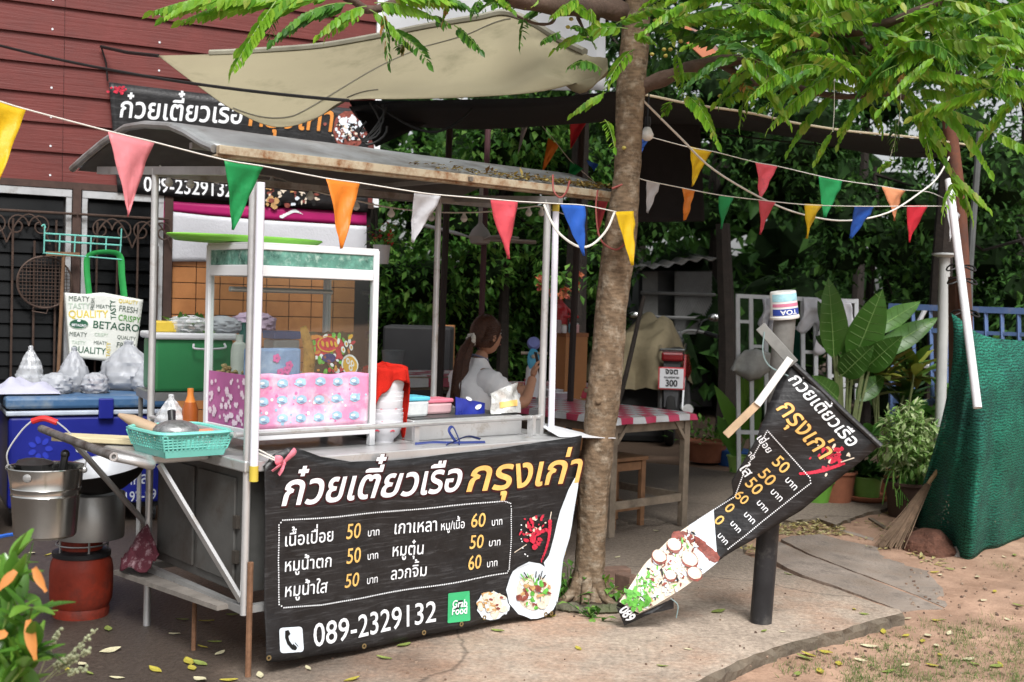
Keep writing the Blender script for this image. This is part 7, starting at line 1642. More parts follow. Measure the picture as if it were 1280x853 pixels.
_tc = _n.new('ShaderNodeTexCoord'); _wv = _n.new('ShaderNodeTexWave'); _wv.bands_direction = 'Z'; _wv.inputs['Scale'].default_value = 17; _wv.inputs['Distortion'].default_value = 9; _wv.inputs['Detail'].default_value = 4; _wv.inputs['Detail Scale'].default_value = 1.2
_L.new(_tc.outputs['Object'], _wv.inputs['Vector']); _mr = _n.new('ShaderNodeMapRange'); _mr.inputs['To Min'].default_value = .35; _mr.inputs['To Max'].default_value = 1.35; _L.new(_wv.outputs['Fac'], _mr.inputs['Value'])
_mm = _n.new('ShaderNodeMixRGB'); _mm.blend_type = 'MULTIPLY'; _mm.inputs[0].default_value = 1; _o = _b.inputs['Base Color'].links[0].from_socket; _L.new(_o, _mm.inputs[1]); _L.new(_mr.outputs[0], _mm.inputs[2]); _L.new(_mm.outputs[0], _b.inputs['Base Color'])
_nh = _n.new('ShaderNodeTexNoise'); _nh.inputs['Scale'].default_value = 90; _nh.inputs['Detail'].default_value = 2; _L.new(_tc.outputs['Object'], _nh.inputs['Vector']); _mh = _n.new('ShaderNodeMapRange'); _mh.inputs['From Min'].default_value = .36; _mh.inputs['From Max'].default_value = .47; _mh.inputs['To Min'].default_value = .5; _L.new(_nh.outputs['Fac'], _mh.inputs['Value']); _L.new(_mh.outputs[0], _b.inputs['Alpha'])
mb = MB(); mb.sheet(netp, 110, 70); tag(mb.build('shade_net', NG, loc=nb[2], smooth=True, solid=.004, ang=180), 'green shade net draped from the rusty post down to the dirt', 'net')
# ---- potted plants
POTG = M('green_pot', (.16, .3, .06), .4, 0, .12, 5); TERR = M('terracotta', (.27, .1, .055), .8, 0, .25, 6)
def pot(t, c, r0, r1, h, mt, rim=True):
    mb = MB(); mb.lathe([(r0, 0), (lerp(r0, r1, .5), h*.5), (r1, h*.92), (r1*1.08, h*.92), (r1*1.08, h), (r1*.95, h), (r1*.9, h*.85), (0, h*.82)], c, 28, cap1=False); return mb.build('pot', mt, t, smooth=True)
def gpt(px, py, z=0): return G(px, py, z)
def lance(mb, a, b, wd, up, m=0, n=7, curl=.2, ruf=0.0, mid=None):
    """a long single leaf from a to b, folded along its midrib and drooping to the tip"""
    a = Vector(a); b = Vector(b); d = b-a; L = d.length; s = d.cross(Vector(up)).normalized(); u = s.cross(d).normalized(); k = len(mb.v)
    for i in range(n+1):
        t = i/n; w_ = wd*.5*math.sin(PI*min(1, t**.8*.97+.03))**.8 if 0 < i < n else (.004 if i else .006); c = a+d*t+u*(curl*L*(t-t*t)*1.6)
        rf = ruf*wd*math.sin(t*14)
        mb.v += [c-s*w_+u*(w_*.35+rf), c, c+s*w_+u*(w_*.35-rf)]
    for i in range(n):
        for j in (0, 1): mb.f.append([k+i*3+j, k+(i+1)*3+j, k+(i+1)*3+j+1, k+i*3+j+1]); mb.m.append(m)
    if mid is not None:
        for sg in (-1, 1): mb.tube([mb.v[k+i*3+1]+u*.0015*sg for i in range(n+1)], [wd*.03*(1-.8*i/n) for i in range(n+1)], 4, m=mid)
        for i in range(1, n):
            for q in (0, 2): p0 = mb.v[k+i*3+1]; p1 = p0.lerp(mb.v[k+i*3+q], .85)+d*.04; mb.tube([p0+u*.002, p1+u*.002], wd*.007, 3, m=mid)
BIGL = M('big_leaf', (.07, .19, .03), .36, 0, .3, 5, .1, 30, trans=.35, spec=.5, island=[(.045, .13, .02), (.075, .2, .03), (.11, .27, .04)])
c = gpt(1065, 640, 0)+Vector((0, .5, 0)); bp_ = T('potted_plant', 'tall potted plant with big paddle leaves in front of the white gate', 'potted plant', c); pot(bp_, c, .13, .16, .24, TERR)
mb = MB(); ms = MB()
YB = c.y
for bx, by, tx, ty, wd, dY in ((1042, 448, 1035, 347, 36, -.1), (1066, 452, 1103, 362, 44, -.15), (1060, 455, 1056, 405, 30, .1), (1080, 462, 1128, 420, 34, -.25), (1090, 446, 1172, 398, 30, .1), (1085, 418, 1150, 378, 26, .2), (1045, 436, 1022, 376, 22, .1), (1036, 372, 1018, 368, 14, 0), (1052, 470, 1092, 432, 34, -.2), (1050, 470, 1064, 420, 30, .2), (1048, 500, 1015, 470, 24, -.2), (1070, 500, 1105, 470, 26, .1), (1050, 440, 1020, 420, 22, .2)):
    a = D(bx, by, YB); b = D(tx, ty, YB+dY); lance(mb, a, b, wd/1500*YB, (0, -1, .35), curl=.08, n=9, ruf=.05, mid=1); ms.tube(cat([D(1062, 610, YB), D((1062+bx)/2-3, (600+by)/2, YB), a], 5), [.018*(1-.05*i) for i in range(11)], 6)
mb.build('leaves', [BIGL, M('leaf_vein', (.2, .34, .1), .5)], bp_, smooth=True, ang=60); ms.build('stems', M('pale_stem', (.14, .17, .07), .6, 0, .3, 9), bp_, smooth=True)
CROT_ = M('croton_leaf', (.08, .12, .03), .4, 0, .3, 5, trans=.3, island=[(.03, .09, .016), (.07, .16, .02), (.26, .28, .04), (.14, .09, .03), (.06, .17, .03)])
def whorl(name, lab, c, top, n, ln, wd, mt, seed, pmat=TERR, pr=.13, ph=.2, nstem=5, spread=.25):
    r = random.Random(seed); t = T(name, lab, 'potted plant', c); pot(t, c, pr*.8, pr, ph, pmat); mb = MB(); ms = MB()
    for k in range(nstem):
        e = top+Vector((r.uniform(-spread, spread), r.uniform(-spread, spread)*.7, r.uniform(-.16, .1))); ms.tube(cat([c+CZ*ph*.8, c.lerp(e, .5)+Vector((r.uniform(-.05, .05), 0, 0)), e], 4), .009, 5)
        for i in range(n//nstem):
            a = r.uniform(0, 2*PI); d = Vector((math.cos(a), math.sin(a), r.uniform(-.3, .7))); lance(mb, e-CZ*r.uniform(0, .12), e+d.normalized()*ln*r.uniform(.6, 1.1), wd*r.uniform(.8, 1.2), CZ, curl=.15, n=5)
    mb.build('leaves', mt, t, smooth=True, ang=60); ms.build('stems', MATS['pale_stem'], t, smooth=True); return t
c1 = gpt(1112, 628, 0)+Vector((.05, .4, 0)); whorl('potted_plant', 'croton plant with yellowish mottled leaves beside the big paddle leaves', c1, D(1118, 462, c1.y), 90, .36, .1, CROT_, 3, nstem=9, spread=.34)
c2 = gpt(1150, 640, -.05)+Vector((0, .7, 0)); whorl('potted_plant', 'dark broad leafed plant close to the rusty post and net', c2, D(1160, 505, c2.y), 60, .3, .12, M('dark_broad_leaf', (.04, .12, .02), .35, 0, .3, 5, trans=.3, island=[(.03, .09, .016), (.07, .18, .03)]), 4, nstem=6, spread=.25)
c9 = gpt(1060, 632, 0)+Vector((-.05, .25, 0)); whorl('potted_plant', 'dark leafy plant filling the gap under the big paddle leaves', c9, D(1062, 555, c9.y), 70, .22, .07, MATS['dark_broad_leaf'], 6, nstem=7, spread=.22)
c9 = gpt(1150, 636, 0)+Vector((.1, .25, 0)); whorl('potted_plant', 'mid green leafy plant between the pale variegated bush and the green net', c9, D(1172, 560, c9.y), 60, .2, .06, LEAF_MD, 7, nstem=7, spread=.2)
# variegated bush
VAR = M('variegated_leaf', (.25, .36, .12), .45, 0, .3, 5, trans=.3, island=[(.09, .22, .04), (.22, .4, .09), (.42, .55, .24), (.6, .66, .4)])
c3 = gpt(1140, 648, -.03)+Vector((0, .1, 0)); t = T('potted_plant', 'pale variegated bushy plant in front of the net and broom', 'potted plant', c3); pot(t, c3, .14, .17, .26, M('dark_pot_clay', (.06, .035, .025), .8))
mb = MB(); r = random.Random(8)
cl = [(D(x, y, c3.y+dy), q, .9) for x, y, q, dy in ((1120, 530, .12, 0), (1142, 535, .14, -.05), (1128, 555, .14, -.1), (1160, 550, .13, 0), (1150, 575, .15, -.1), (1128, 580, .13, 0), (1170, 575, .11, 0), (1142, 512, .07, 0), (1112, 560, .09, 0))]
clumps(mb, cl, 1700, .075, .028, r); mb.build('leaves', VAR, t); mb = MB()
for q, R_, f in cl: mb.tube([c3+CZ*.2, c3.lerp(q, .6)+Vector((.02, 0, 0)), q], .006, 4)
mb.build('stems', MATS['pale_stem'], t)
mb = MB()
for i in range(40): a = D(r.uniform(1112, 1160), r.uniform(575, 600), c3.y-.05); lance(mb, a, a+Vector((r.uniform(-.1, .1), -.1, r.uniform(-.3, -.1))), .012, CZ, n=4)
mb.build('grassy_leaves', LEAF_MD, t)
# pots on the path
c4 = gpt(1083, 626, 0); t = T('potted_plant', 'light green pot on a scalloped terracotta saucer with low dark foliage', 'potted plant', c4)
mb = MB(); mb.lathe([(.12, 0), (.17, .02), (.185, .045), (.18, .05), (.15, .03)], c4, 40, wob=lambda a, z: .04*math.sin(a*14)*(z > .015)); mb.build('saucer', M('orange_clay', (.34, .13, .07), .8, 0, .2, 6), t, smooth=True)
pot(t, c4+CZ*.035, .095, .118, .16, POTG); mb = MB(); r = random.Random(9)
for i in range(70): a = c4+CZ*.19+Vector((r.uniform(-.06, .06), r.uniform(-.06, .06), 0)); d = rv(r); d.z = abs(d.z)*.8; lance(mb, a, a+d*r.uniform(.12, .3), r.uniform(.04, .07), CZ, n=4)
mb.build('leaves', LEAF_DK, t, smooth=True)
c5 = gpt(1021, 627, 0); t = T('potted_plant', 'bright green round pot half hidden by the torn banner', 'potted plant', c5); pot(t, c5, .09, .13, .17, M('bright_green_pot', (.14, .34, .05), .35, 0, .1, 5)); mb = MB()
for i in range(50): a = c5+CZ*.17+Vector((r.uniform(-.06, .06), r.uniform(-.06, .06), 0)); d = rv(r); d.z = abs(d.z); lance(mb, a, a+d*r.uniform(.1, .25), .05, CZ, n=4)
mb.build('leaves', LEAF_MD, t, smooth=True)
c6 = gpt(925, 592, 0); c6.y += .1; t = T('potted_plant', 'lime green pot with broad upright leaves left of the torn banner', 'potted plant', c6); t['label'] = 'lime green pot with broad upright leaves behind the hanging wooden slats'; pot(t, c6, .075, .1, .15, M('lime_pot', (.3, .5, .12), .4)); mb = MB(); ms = MB()
for bx, by, tx, ty, wd in ((925, 545, 893, 482, 19), (935, 530, 925, 470, 16), (940, 520, 935, 440, 20), (915, 560, 897, 520, 20), (930, 550, 950, 500, 22), (935, 540, 944, 470, 14), (922, 570, 905, 548, 14), (945, 500, 952, 452, 18), (930, 575, 912, 590, 10), (938, 580, 948, 540, 14)):
    a = D(bx, by, c6.y); b = D(tx, ty, c6.y-.05); lance(mb, a, b, wd/1500*c6.y, (0, -1, .3), curl=.12); ms.tube([c6+CZ*.13, a], .009, 5)
mb.build('leaves', M('bright_broad_leaf', (.09, .22, .03), .4, 0, .3, 5, trans=.35, island=[(.06, .16, .025), (.12, .3, .03), (.2, .36, .05)]), t, smooth=True, ang=60); ms.build('stems', MATS['pale_stem'], t)  # brighter green than the other broad leaves
c7 = gpt(905, 585, 0)+Vector((-.1, .45, 0)); t = T('potted_plant', 'wide terracotta pot with small dusty leaves on the edge of the dirt', 'potted plant', c7); pot(t, c7, .16, .21, .2, TERR); mb = MB()
for i in range(120): a = c7+CZ*.18+Vector((r.uniform(-.18, .25), r.uniform(-.15, .15), 0)); d = rv(r); d.z = abs(d.z); leaf(mb, a+d*r.uniform(.03, .25), d, CZ, .07, .04)
mb.build('leaves', LEAF_MD, t)
# broom
b0 = D(1160, 605, 7.95); b1 = gnd(D(1110, 668, 7.75)); t = T('broom', 'worn twig broom leaning against the green net', 'broom', b1); mb = MB()
mb.tube([b0+Vector((.12, .0, .18)), b0], .014, 8); mb.build('handle', M('bamboo', (.32, .22, .12), .7), t); mb = MB(); r = random.Random(4)
for i in range(90): o = Vector((r.gauss(0, .04), r.gauss(0, .025), 0)); mb.tube([b0+o*.2, b0.lerp(b1, .5)+o*.6, b1+o*1.1+CZ*abs(r.gauss(0, .03))], .003, 4)
mb.build('twigs', M('twig', (.15, .1, .065), .85, 0, .4, 20), t)
# mound, stones, brick
p = gnd(G(1160, 690, -.06)); mb = MB(); mb.ball(p+CZ*.01, .17, 26, sz=.75, lump=.25); tag(mb.build('soil_mound', M('red_soil', (.1, .045, .03), .95, 0, .4, 25, 1.0, 60), loc=p, smooth=False), 'small mound of dark red soil at the foot of the green net', 'soil')
STN = M('stone', (.3, .28, .26), .9, 0, .2, 10, .4, 40)
def stone(px, py, z, r_, sx, sy, sz, lab, o): p = G(px, py, z); mb = MB(); mb.ball(p+CZ*r_*sz*.5, r_, 9, sx=sx, sy=sy, sz=sz, lump=.5, o=o, rot=Matrix.Rotation(o, 3, 'Z')); tag(mb.build('stone', STN, loc=p), lab, 'stone')
stone(1178, 694, -.07, .085, 1.2, .7, .6, 'larger grey stone at the edge of the soil mound', 1.0); stone(1197, 698, -.08, .06, 1, .8, .8, 'smaller grey stone touching the hem of the green net', 2.2)
mb = MB(); mb.prism([G(1175, 660, -.05), G(1133, 648, -.05), G(1128, 657, -.05), G(1168, 672, -.05)], (0, 0, .03)); 
mb = MB(); mb.bar(G(1088, 649, -.02), G(1108, 662, -.03), .03, .02); tag(mb.build('stick', WOODG, loc=G(1098, 655)), 'short grey stick lying by the broken path slabs', 'stick')
# ============================================================= GOOSEBERRY TREE, BUNTING, DEBRIS
BARK = M('tree_bark', (.15, .105, .068), .92, 0, .4, 14, .9, 34, dirt=(.3, .25, .19), dirt_amt=.35, dscale=16, spec=.15)
_n, _L, _b = nodes_of(BARK)
_tc = _n.new('ShaderNodeTexCoord'); _mp = _n.new('ShaderNodeMapping'); _mp.inputs['Scale'].default_value = (22, 22, 75); _L.new(_tc.outputs['Object'], _mp.inputs[0])
_vz = _n.new('ShaderNodeTexVoronoi'); _vz.inputs['Scale'].default_value = 1; _L.new(_mp.outputs[0], _vz.inputs['Vector'])
_mr = _n.new('ShaderNodeMapRange'); _mr.inputs['From Max'].default_value = .7; _mr.inputs['To Min'].default_value = .55; _mr.inputs['To Max'].default_value = 1.2; _L.new(_vz.outputs['Distance'], _mr.inputs['Value'])
_mm = _n.new('ShaderNodeMixRGB'); _mm.blend_type = 'MULTIPLY'; _mm.inputs[0].default_value = .8; _o = _b.inputs['Base Color'].links[0].from_socket; _L.new(_o, _mm.inputs[1]); _L.new(_mr.outputs[0], _mm.inputs[2]); _L.new(_mm.outputs[0], _b.inputs['Base Color'])
TB = G(735, 757); TY_ = TB.y+.07
tree = T('gooseberry_tree', 'leaning gooseberry tree with feathery bright leaves growing through the concrete by the cart', 'tree', Vector((TB.x, TY_, 0)))
tp_ = [(733, 775, 44), (734, 750, 40), (738, 700, 37), (741, 640, 38), (745, 580, 40), (751, 520, 41), (757, 460, 42), (763, 400, 40), (770, 340, 41), (777, 280, 41), (783, 220, 33), (786, 160, 32), (789, 110, 37), (793, 60, 36), (797, 0, 32), (800, -80, 28)]
TP = [D(x, y, TY_) for x, y, w_ in tp_]; TR = [w_/2/1500*TY_ for x, y, w_ in tp_]
mb = MB(); pts = cat(TP, 10); k = len(mb.v); nn_ = 32
rr = [pline([(q,) for q in TR], i/(len(pts)-1))[0] for i in range(len(pts))]
for i, p in enumerate(pts):
    for j in range(nn_):
        a = 2*PI*j/nn_; q = rr[i]*(1+.1*N((math.cos(a)*1.2, math.sin(a)*1.2, p.z*3), 1.3)+.07*N((math.cos(a)*4, math.sin(a)*4, p.z*9), 1.3)+.03*N((math.cos(a)*6, math.sin(a)*6, p.z*40), 1.3)+((.32+.22*math.sin(a*5))*(max(0, .16-p.z)/.16)**1.5)); mb.v.append(p+Vector((q*math.cos(a), q*math.sin(a), 0)))
for i in range(len(pts)-1):
    for j in range(nn_): mb.f.append([k+i*nn_+j, k+i*nn_+(j+1) % nn_, k+(i+1)*nn_+(j+1) % nn_, k+(i+1)*nn_+j]); mb.m.append(0)
for a_, L_ in ((-2.5, .3), (-1.7, .22), (-.8, .33), (.2, .3), (2.6, .28)):
    d_ = Vector((math.cos(a_), math.sin(a_), 0)); b_ = Vector((TP[1].x, TY_, 0)); mb.tube(cat([b_+d_*.02+CZ*.2, b_+d_*.09+CZ*.07, b_+d_*.17+CZ*.02, b_+d_*L_-CZ*.02], 4), [.036, .034, .032, .03, .028, .026, .024, .022, .02, .017, .014, .011, .008], 9)
mb.ball(D(748, 502, TY_-.085), .014, 10, sy=.5, lump=.2); mb.build('trunk', BARK, tree, smooth=True, ang=80)
def limb(P, r0, r1):
    q = cat([D(*p) for p in P], 5); mb.tube(q, [lerp(r0, r1, (i/(len(q)-1))**.8)*(1+.12*math.sin(i*1.7)) for i in range(len(q))], 9)
mb = MB()
limb([(793, 112, 5.98), (830, 98, 5.9), (880, 80, 5.8), (940, 73, 5.75), (1000, 62, 5.7), (1036, 57, 5.7)], .045, .017)
limb([(1030, 60, 5.7), (1078, 63, 5.65), (1100, 58, 5.6), (1125, 66, 5.6), (1132, 58, 5.6)], .026, .016)
limb([(1090, 66, 5.65), (1112, 75, 5.6), (1118, 90, 5.6), (1124, 105, 5.6)], .02, .012); limb([(1078, 48, 5.6), (1080, 58, 5.62), (1090, 62, 5.62)], .012, .014)
limb([(985, 105, 5.8), (1020, 116, 5.75), (1060, 121, 5.7), (1100, 117, 5.65), (1130, 122, 5.6)], .018, .012); limb([(955, 78, 5.75), (975, 92, 5.78), (990, 108, 5.8)], .018, .016); limb([(900, 78, 5.78), (925, 95, 5.8), (945, 105, 5.75), (962, 96, 5.75)], .022, .012)
limb([(1040, 46, 5.6), (1080, 38, 5.5), (1120, 25, 5.4), (1180, 0, 5.3), (1240, -40, 5.2)], .02, .022); limb([(1030, 57, 5.7), (1035, 42, 5.65), (1030, 34, 5.62), (1045, 47, 5.6)], .016, .014)
limb([(797, 20, 6.0), (765, 12, 5.9), (720, 10, 5.7), (660, 2, 5.4), (590, -20, 5.1), (500, -50, 4.8)], .06, .03); limb([(745, 10, 5.85), (744, 40, 5.85), (746, 42, 5.85)], .024, .02)
limb([(640, -2, 5.4), (560, -18, 5.2), (470, 12, 5.0), (440, 0, 4.9), (400, -20, 4.8)], .022, .016); limb([(700, 8, 5.65), (690, 28, 5.6), (672, 30, 5.55), (650, 22, 5.5), (645, 18, 5.5)], .009, .005); limb([(722, 22, 5.8), (735, 48, 5.75)], .009, .005)
limb([(800, -30, 6), (860, -60, 5.7), (960, -70, 5.4), (1060, -60, 5.2), (1200, -50, 5.0)], .05, .03); limb([(800, -30, 6), (790, -80, 6.2), (700, -150, 6.6)], .05, .03); limb([(800, -40, 6), (830, -120, 6.3), (900, -180, 6.8)], .05, .03)
mb.build('branches', M('branch_bark', (.1, .065, .05), .85, 0, .35, 9, .5, 60), tree, smooth=True, ang=80)
FRM = M('frond_leaf', (.13, .27, .03), .38, 0, .2, 3, trans=.5, island=[(.1, .29, .022), (.17, .4, .028), (.23, .48, .035), (.31, .52, .045), (.16, .37, .025), (.42, .46, .08)])
FRD = M('shaded_frond_leaf', (.05, .14, .025), .4, 0, .2, 3, trans=.35, island=[(.03, .1, .014), (.05, .16, .02), (.08, .22, .025), (.12, .27, .03)])  # darker frond greens, shade put into the leaf colour
cr = MB(); rach = MB(); r = random.Random(17)
def oleaf(mb, p, d, up, ln, wd, m=0):
    d = d.normalized(); s = d.cross(up); s = s.normalized() if s.length > 1e-4 else d.orthogonal(); u = s.cross(d); k = len(mb.v); dr = ln*.14
    mb.v += [p, p+d*ln*.22+s*wd*.4+u*wd*.1, p+d*ln*.25, p+d*ln*.22-s*wd*.4+u*wd*.1, p+d*ln*.6+s*wd*.43+u*(wd*.1-dr*.35), p+d*ln*.6-u*dr*.4, p+d*ln*.6-s*wd*.43+u*(wd*.1-dr*.35), p+d*ln-u*dr]
    for f in ((0, 1, 2), (0, 2, 3), (1, 4, 5, 2), (2, 5, 6, 3), (4, 7, 5), (5, 7, 6)): mb.f.append([k+i for i in f]); mb.m.append(m)
def frond(a, b, m=0, n=None, wl=None, sag=None, flat=None, old=False):
    hang = r.uniform(.15, .85); sag = r.uniform(.02, .14) if sag is None else sag
    """pinnate leaf: two rows of small leaflets along a drooping stalk from a to b"""
    d = b-a; L = d.length; n = n or int(max(8, min(22, L/.0225))); wl = wl or min(.072, .042+.07*L)
    side = d.cross(CZ); side = side.normalized() if side.length > 1e-3 else Vector((1, 0, 0))
    tw = flat if flat is not None else r.uniform(-1.1, 1.1); side = (side*math.cos(tw)+CZ*math.sin(tw)).normalized()
    P_ = [a+d*t-CZ*(sag*L*4*t*(t-1)*-1*-1 if False else -sag*L*4*t*(1-t)) for t in [i/10 for i in range(11)]]
    cr.tube(P_, [.003*(1-.6*i/10) for i in range(11)], 4, m=3)
    for i in range(n):
        t = .1+.9*(i+.5)/n; x = t*10; k = min(int(x), 9); p = P_[k].lerp(P_[k+1], x-k); tan = (P_[k+1]-P_[k]).normalized(); sc_ = math.sin(PI*(.22+.72*t))**.6
        for s in (-1, 1):
            if r.random() < .05: continue
            dd = (side*s*.5+tan*.45+Vector((0, 0, -hang))+rv(r)*.12); oleaf(cr, p+tan*(s*.006), dd, side*s+CZ*.5+rv(r)*.3, wl*sc_*r.uniform(.85, 1.12), wl*.56*sc_, 2 if old and r.random() < .3 else m)
    oleaf(cr, P_[-1], (P_[-1]-P_[-2]).normalized()+Vector((0, 0, -.2)), side+CZ, wl*.8, wl*.4, m)
def F(x0, y0, x1, y1, Y0, dY=None, m=0, **k):
    dY = r.uniform(-.25, .1) if dY is None else dY; frond(D(x0, y0, Y0), D(x1, y1, Y0+dY), m, **k)
FL = [ # x0,y0,x1,y1,depth,material
 (335, -6, 192, 14, 4.8, 0), (395, -6, 228, 26, 4.8, 0), (345, 2, 290, 90, 4.7, 0), (420, -2, 330, 30, 4.8, 0), (440, 5, 342, 50, 4.8, 1), (340, 10, 337, 48, 4.9, 1), (450, 18, 408, 46, 4.9, 0), (458, 8, 398, 44, 4.8, 0), (468, 4, 540, 20, 4.9, 0), (462, 12, 506, 52, 4.9, 0), (478, 14, 486, 78, 4.9, 1), (486, -4, 568, 4, 4.9, 0), (380, -20, 300, 60, 4.7, 0), (300, -20, 205, 22, 4.7, 0),
 (520, -10, 590, 12, 5.0, 1), (540, -14, 535, 18, 5.0, 1), (570, -12, 556, 18, 5.1, 0), (480, 45, 535, 78, 5.0, 1), (505, 55, 500, 62, 5.0, 1), (568, 32, 600, 62, 5.1, 1), (600, 0, 590, 18, 5.1, 1), (615, -8, 640, 12, 5.2, 0), (545, 20, 560, 30, 5.1, 1),
 (640, 5, 600, 15, 5.3, 1), (675, 0, 640, 6, 5.4, 0), (690, 8, 655, 22, 5.5, 1), (655, 22, 650, 58, 5.5, 1), (712, 4, 745, 26, 5.6, 0), (725, -4, 690, 20, 5.5, 0), (738, 12, 740, 30, 5.6, 0), (785, 36, 694, 62, 5.75, 0), (793, 62, 756, 112, 5.75, 0), (752, 88, 712, 84, 5.7, 1), (757, 116, 716, 142, 5.7, 0), (756, 150, 768, 184, 5.7, 0), (700, 40, 678, 52, 5.6, 1), (745, 62, 718, 34, 5.7, 1), (770, 30, 820, 12, 5.7, 0), (790, 20, 840, -6, 5.7, 0),
 (830, 33, 922, 12, 5.6, 0), (828, 28, 962, 44, 5.6, 0), (838, 40, 842, 52, 5.6, 0), (846, 62, 852, 112, 5.6, 0), (852, 118, 897, 178, 5.6, 0), (868, 118, 892, 165, 5.65, 0), (835, 98, 880, 94, 5.7, 0), (792, 42, 816, 52, 5.7, 0), (840, 128, 830, 140, 5.7, 0), (805, 10, 880, 22, 5.6, 0), (930, 5, 1010, 18, 5.5, 0), (960, 20, 890, 30, 5.5, 0), (910, 95, 940, 120, 5.7, 1), (925, 90, 900, 130, 5.7, 1), (935, 105, 925, 158, 5.7, 0), (895, 100, 945, 112, 5.7, 0), (900, 130, 960, 118, 5.7, 0),
 (995, 50, 958, 108, 5.6, 0), (1030, 60, 962, 100, 5.6, 0), (1005, 92, 968, 140, 5.65, 0), (1042, 118, 986, 188, 5.65, 0), (1080, 125, 1048, 180, 5.6, 0), (1090, 130, 1102, 166, 5.6, 0), (1043, 160, 1020, 200, 5.6, 0), (1010, 100, 1070, 112, 5.6, 0), (1000, 75, 1045, 90, 5.6, 0), (1010, 20, 960, 48, 5.5, 0), (1035, 30, 1060, 0, 5.5, 0), (1050, 45, 1000, 40, 5.5, 1), (1080, 35, 1130, 50, 5.4, 0), (1075, 30, 1120, 5, 5.4, 0), (1095, 60, 1100, 110, 5.5, 0), (1068, 70, 1040, 105, 5.6, 0),
 (1120, 25, 1205, 22, 5.3, 0), (1130, 40, 1230, 30, 5.2, 0), (1150, 10, 1260, 12, 5.1, 0), (1180, 0, 1282, 40, 5.0, 0), (1120, 70, 1215, 62, 5.3, 0), (1140, 60, 1250, 62, 5.2, 0), (1130, 85, 1225, 100, 5.3, 0), (1145, 112, 1212, 128, 5.4, 0), (1135, 120, 1192, 222, 5.4, 0), (1150, 124, 1236, 212, 5.4, 0), (1162, 130, 1230, 156, 5.4, 0), (1140, 120, 1165, 205, 5.45, 0), (1215, 98, 1290, 122, 5.2, 0), (1240, 90, 1300, 95, 5.1, 0), (1235, 60, 1300, 70, 5.0, 0), (1240, 165, 1290, 190, 5.2, 0), (1185, 215, 1235, 260, 5.4, 0), (1190, 210, 1215, 275, 5.4, 0), (1210, 30, 1290, 0, 4.9, 0), (1170, 40, 1190, 90, 5.2, 0), (1230, 20, 1285, 60, 4.9, 0), (1195, 70, 1180, 110, 5.3, 0), (1120, 150, 1118, 190, 5.5, 1), (1118, 200, 1100, 210, 5.5, 0), (1080, 100, 1140, 92, 5.5, 0), (1060, 80, 1110, 88, 5.5, 0), (1195, 230, 1178, 270, 5.4, 0), (1260, 60, 1250, 110, 5.0, 0)]
for q in FL: F(*q[:5], m=q[5], old=r.random() < .1)
for i in range(270):      # the rest of the crown along the upper limbs
    x = r.uniform(900, 1300); y = r.uniform(-60, 60+.2*max(0, 350-abs(x-1190))); a = r.uniform(-.6, 1.5); L = r.uniform(45, 115); sx = 1 if r.random() < .6 else -1
    F(x, y, x+sx*L*math.cos(a*.7), y+L*math.sin(a)*.8, r.uniform(5.0, 6.3), r.uniform(-.3, .3), m=0 if r.random() < .6 else 1)
for i in range(40):
    x = r.uniform(560, 980); y = r.uniform(-170, -30); a = r.uniform(-.6, 1.0); L = r.uniform(70, 120); sx = 1 if r.random() < .5 else -1
    F(x, y, x+sx*L, y+L*math.sin(a)*.5, r.uniform(5.2, 6.6), m=0 if r.random() < .6 else 1)
for i in range(70):      # crown above the picture
    x = r.uniform(380, 1500); y = r.uniform(-420, -90); F(x, y, x+r.choice((-1, 1))*r.uniform(60, 110), y+r.uniform(-30, 50), r.uniform(4.6, 7), m=0)
cr.build('crown', [FRM, FRD, M('old_leaf', (.4, .2, .05), .5, 0, .2, 5, trans=.4, island=[(.35, .16, .05), (.45, .35, .06), (.5, .25, .1)]), M('green_stalk', (.16, .24, .06), .5)], tree)
mb = MB()
for x, y, Y in ((815, 68, 5.85), (830, 62, 5.8), (832, 70, 5.8), (838, 62, 5.8), (851, 52, 5.75), (780, 185, 5.88), (838, 20, 5.6), (843, 2, 5.6), (664, 4, 5.4), (710, 34, 5.7), (714, 24, 5.7), (990, 42, 5.6), (896, 45, 5.6), (900, 120, 5.7), (822, 25, 5.7), (819, 26, 5.7)): mb.ball(D(x, y, Y), .0115, 8, sz=.8, lump=.1)
mb.build('fruit', M('pale_yellow_fruit', (.5, .42, .1), .4, 0, .15, 20, trans=.2), tree, smooth=True)
# tree hole edging, bricks and weeds
mb = MB(); rc = Vector((TB.x, TY_, 0)); 
for i in range(26):
    a = PI*1.02+i*(PI*.96)/25; q = rc+Vector((.24*math.cos(a)*(1+.1*math.sin(i*2)), .2*math.sin(a), 0)); mb.ball(q+CZ*.012, .045, 7, sz=.55, lump=.5, o=i)
tag(mb.build('tree_surround', M('mossy_concrete', (.13, .12, .085), .95, 0, .4, 12, .6, 40, dirt=(.06, .08, .03), dirt_amt=.4), loc=rc), 'broken mossy concrete ring round the foot of the gooseberry trunk', 'kerb')
mb = MB(); mb.lathe([(.22, 0), (.15, .015), (.0, .03)], rc+CZ*.003, 20, cap1=False); tag(mb.build('soil', M('dark_soil', (.05, .035, .025), .95, 0, .4, 20, .8, 50), loc=rc), kind='structure')
BRK = M('old_brick', (.16, .1, .075), .9, 0, .3, 12, .4, 40)
for k, (x, y, s, rz, lab) in enumerate(((768, 728, (.16, .08, .08), .3, 'brick lying flat behind the gooseberry trunk'), (783, 742, (.07, .11, .1), .7, 'dark broken brick standing beside the torn banner tip'))):
    p = G(x, y, 0); mb = MB(); mb.box(p+CZ*s[2]/2, s, Matrix.Rotation(rz, 3, 'Z')); tag(mb.build('brick', BRK, loc=p, bevel=.006), lab, 'brick')
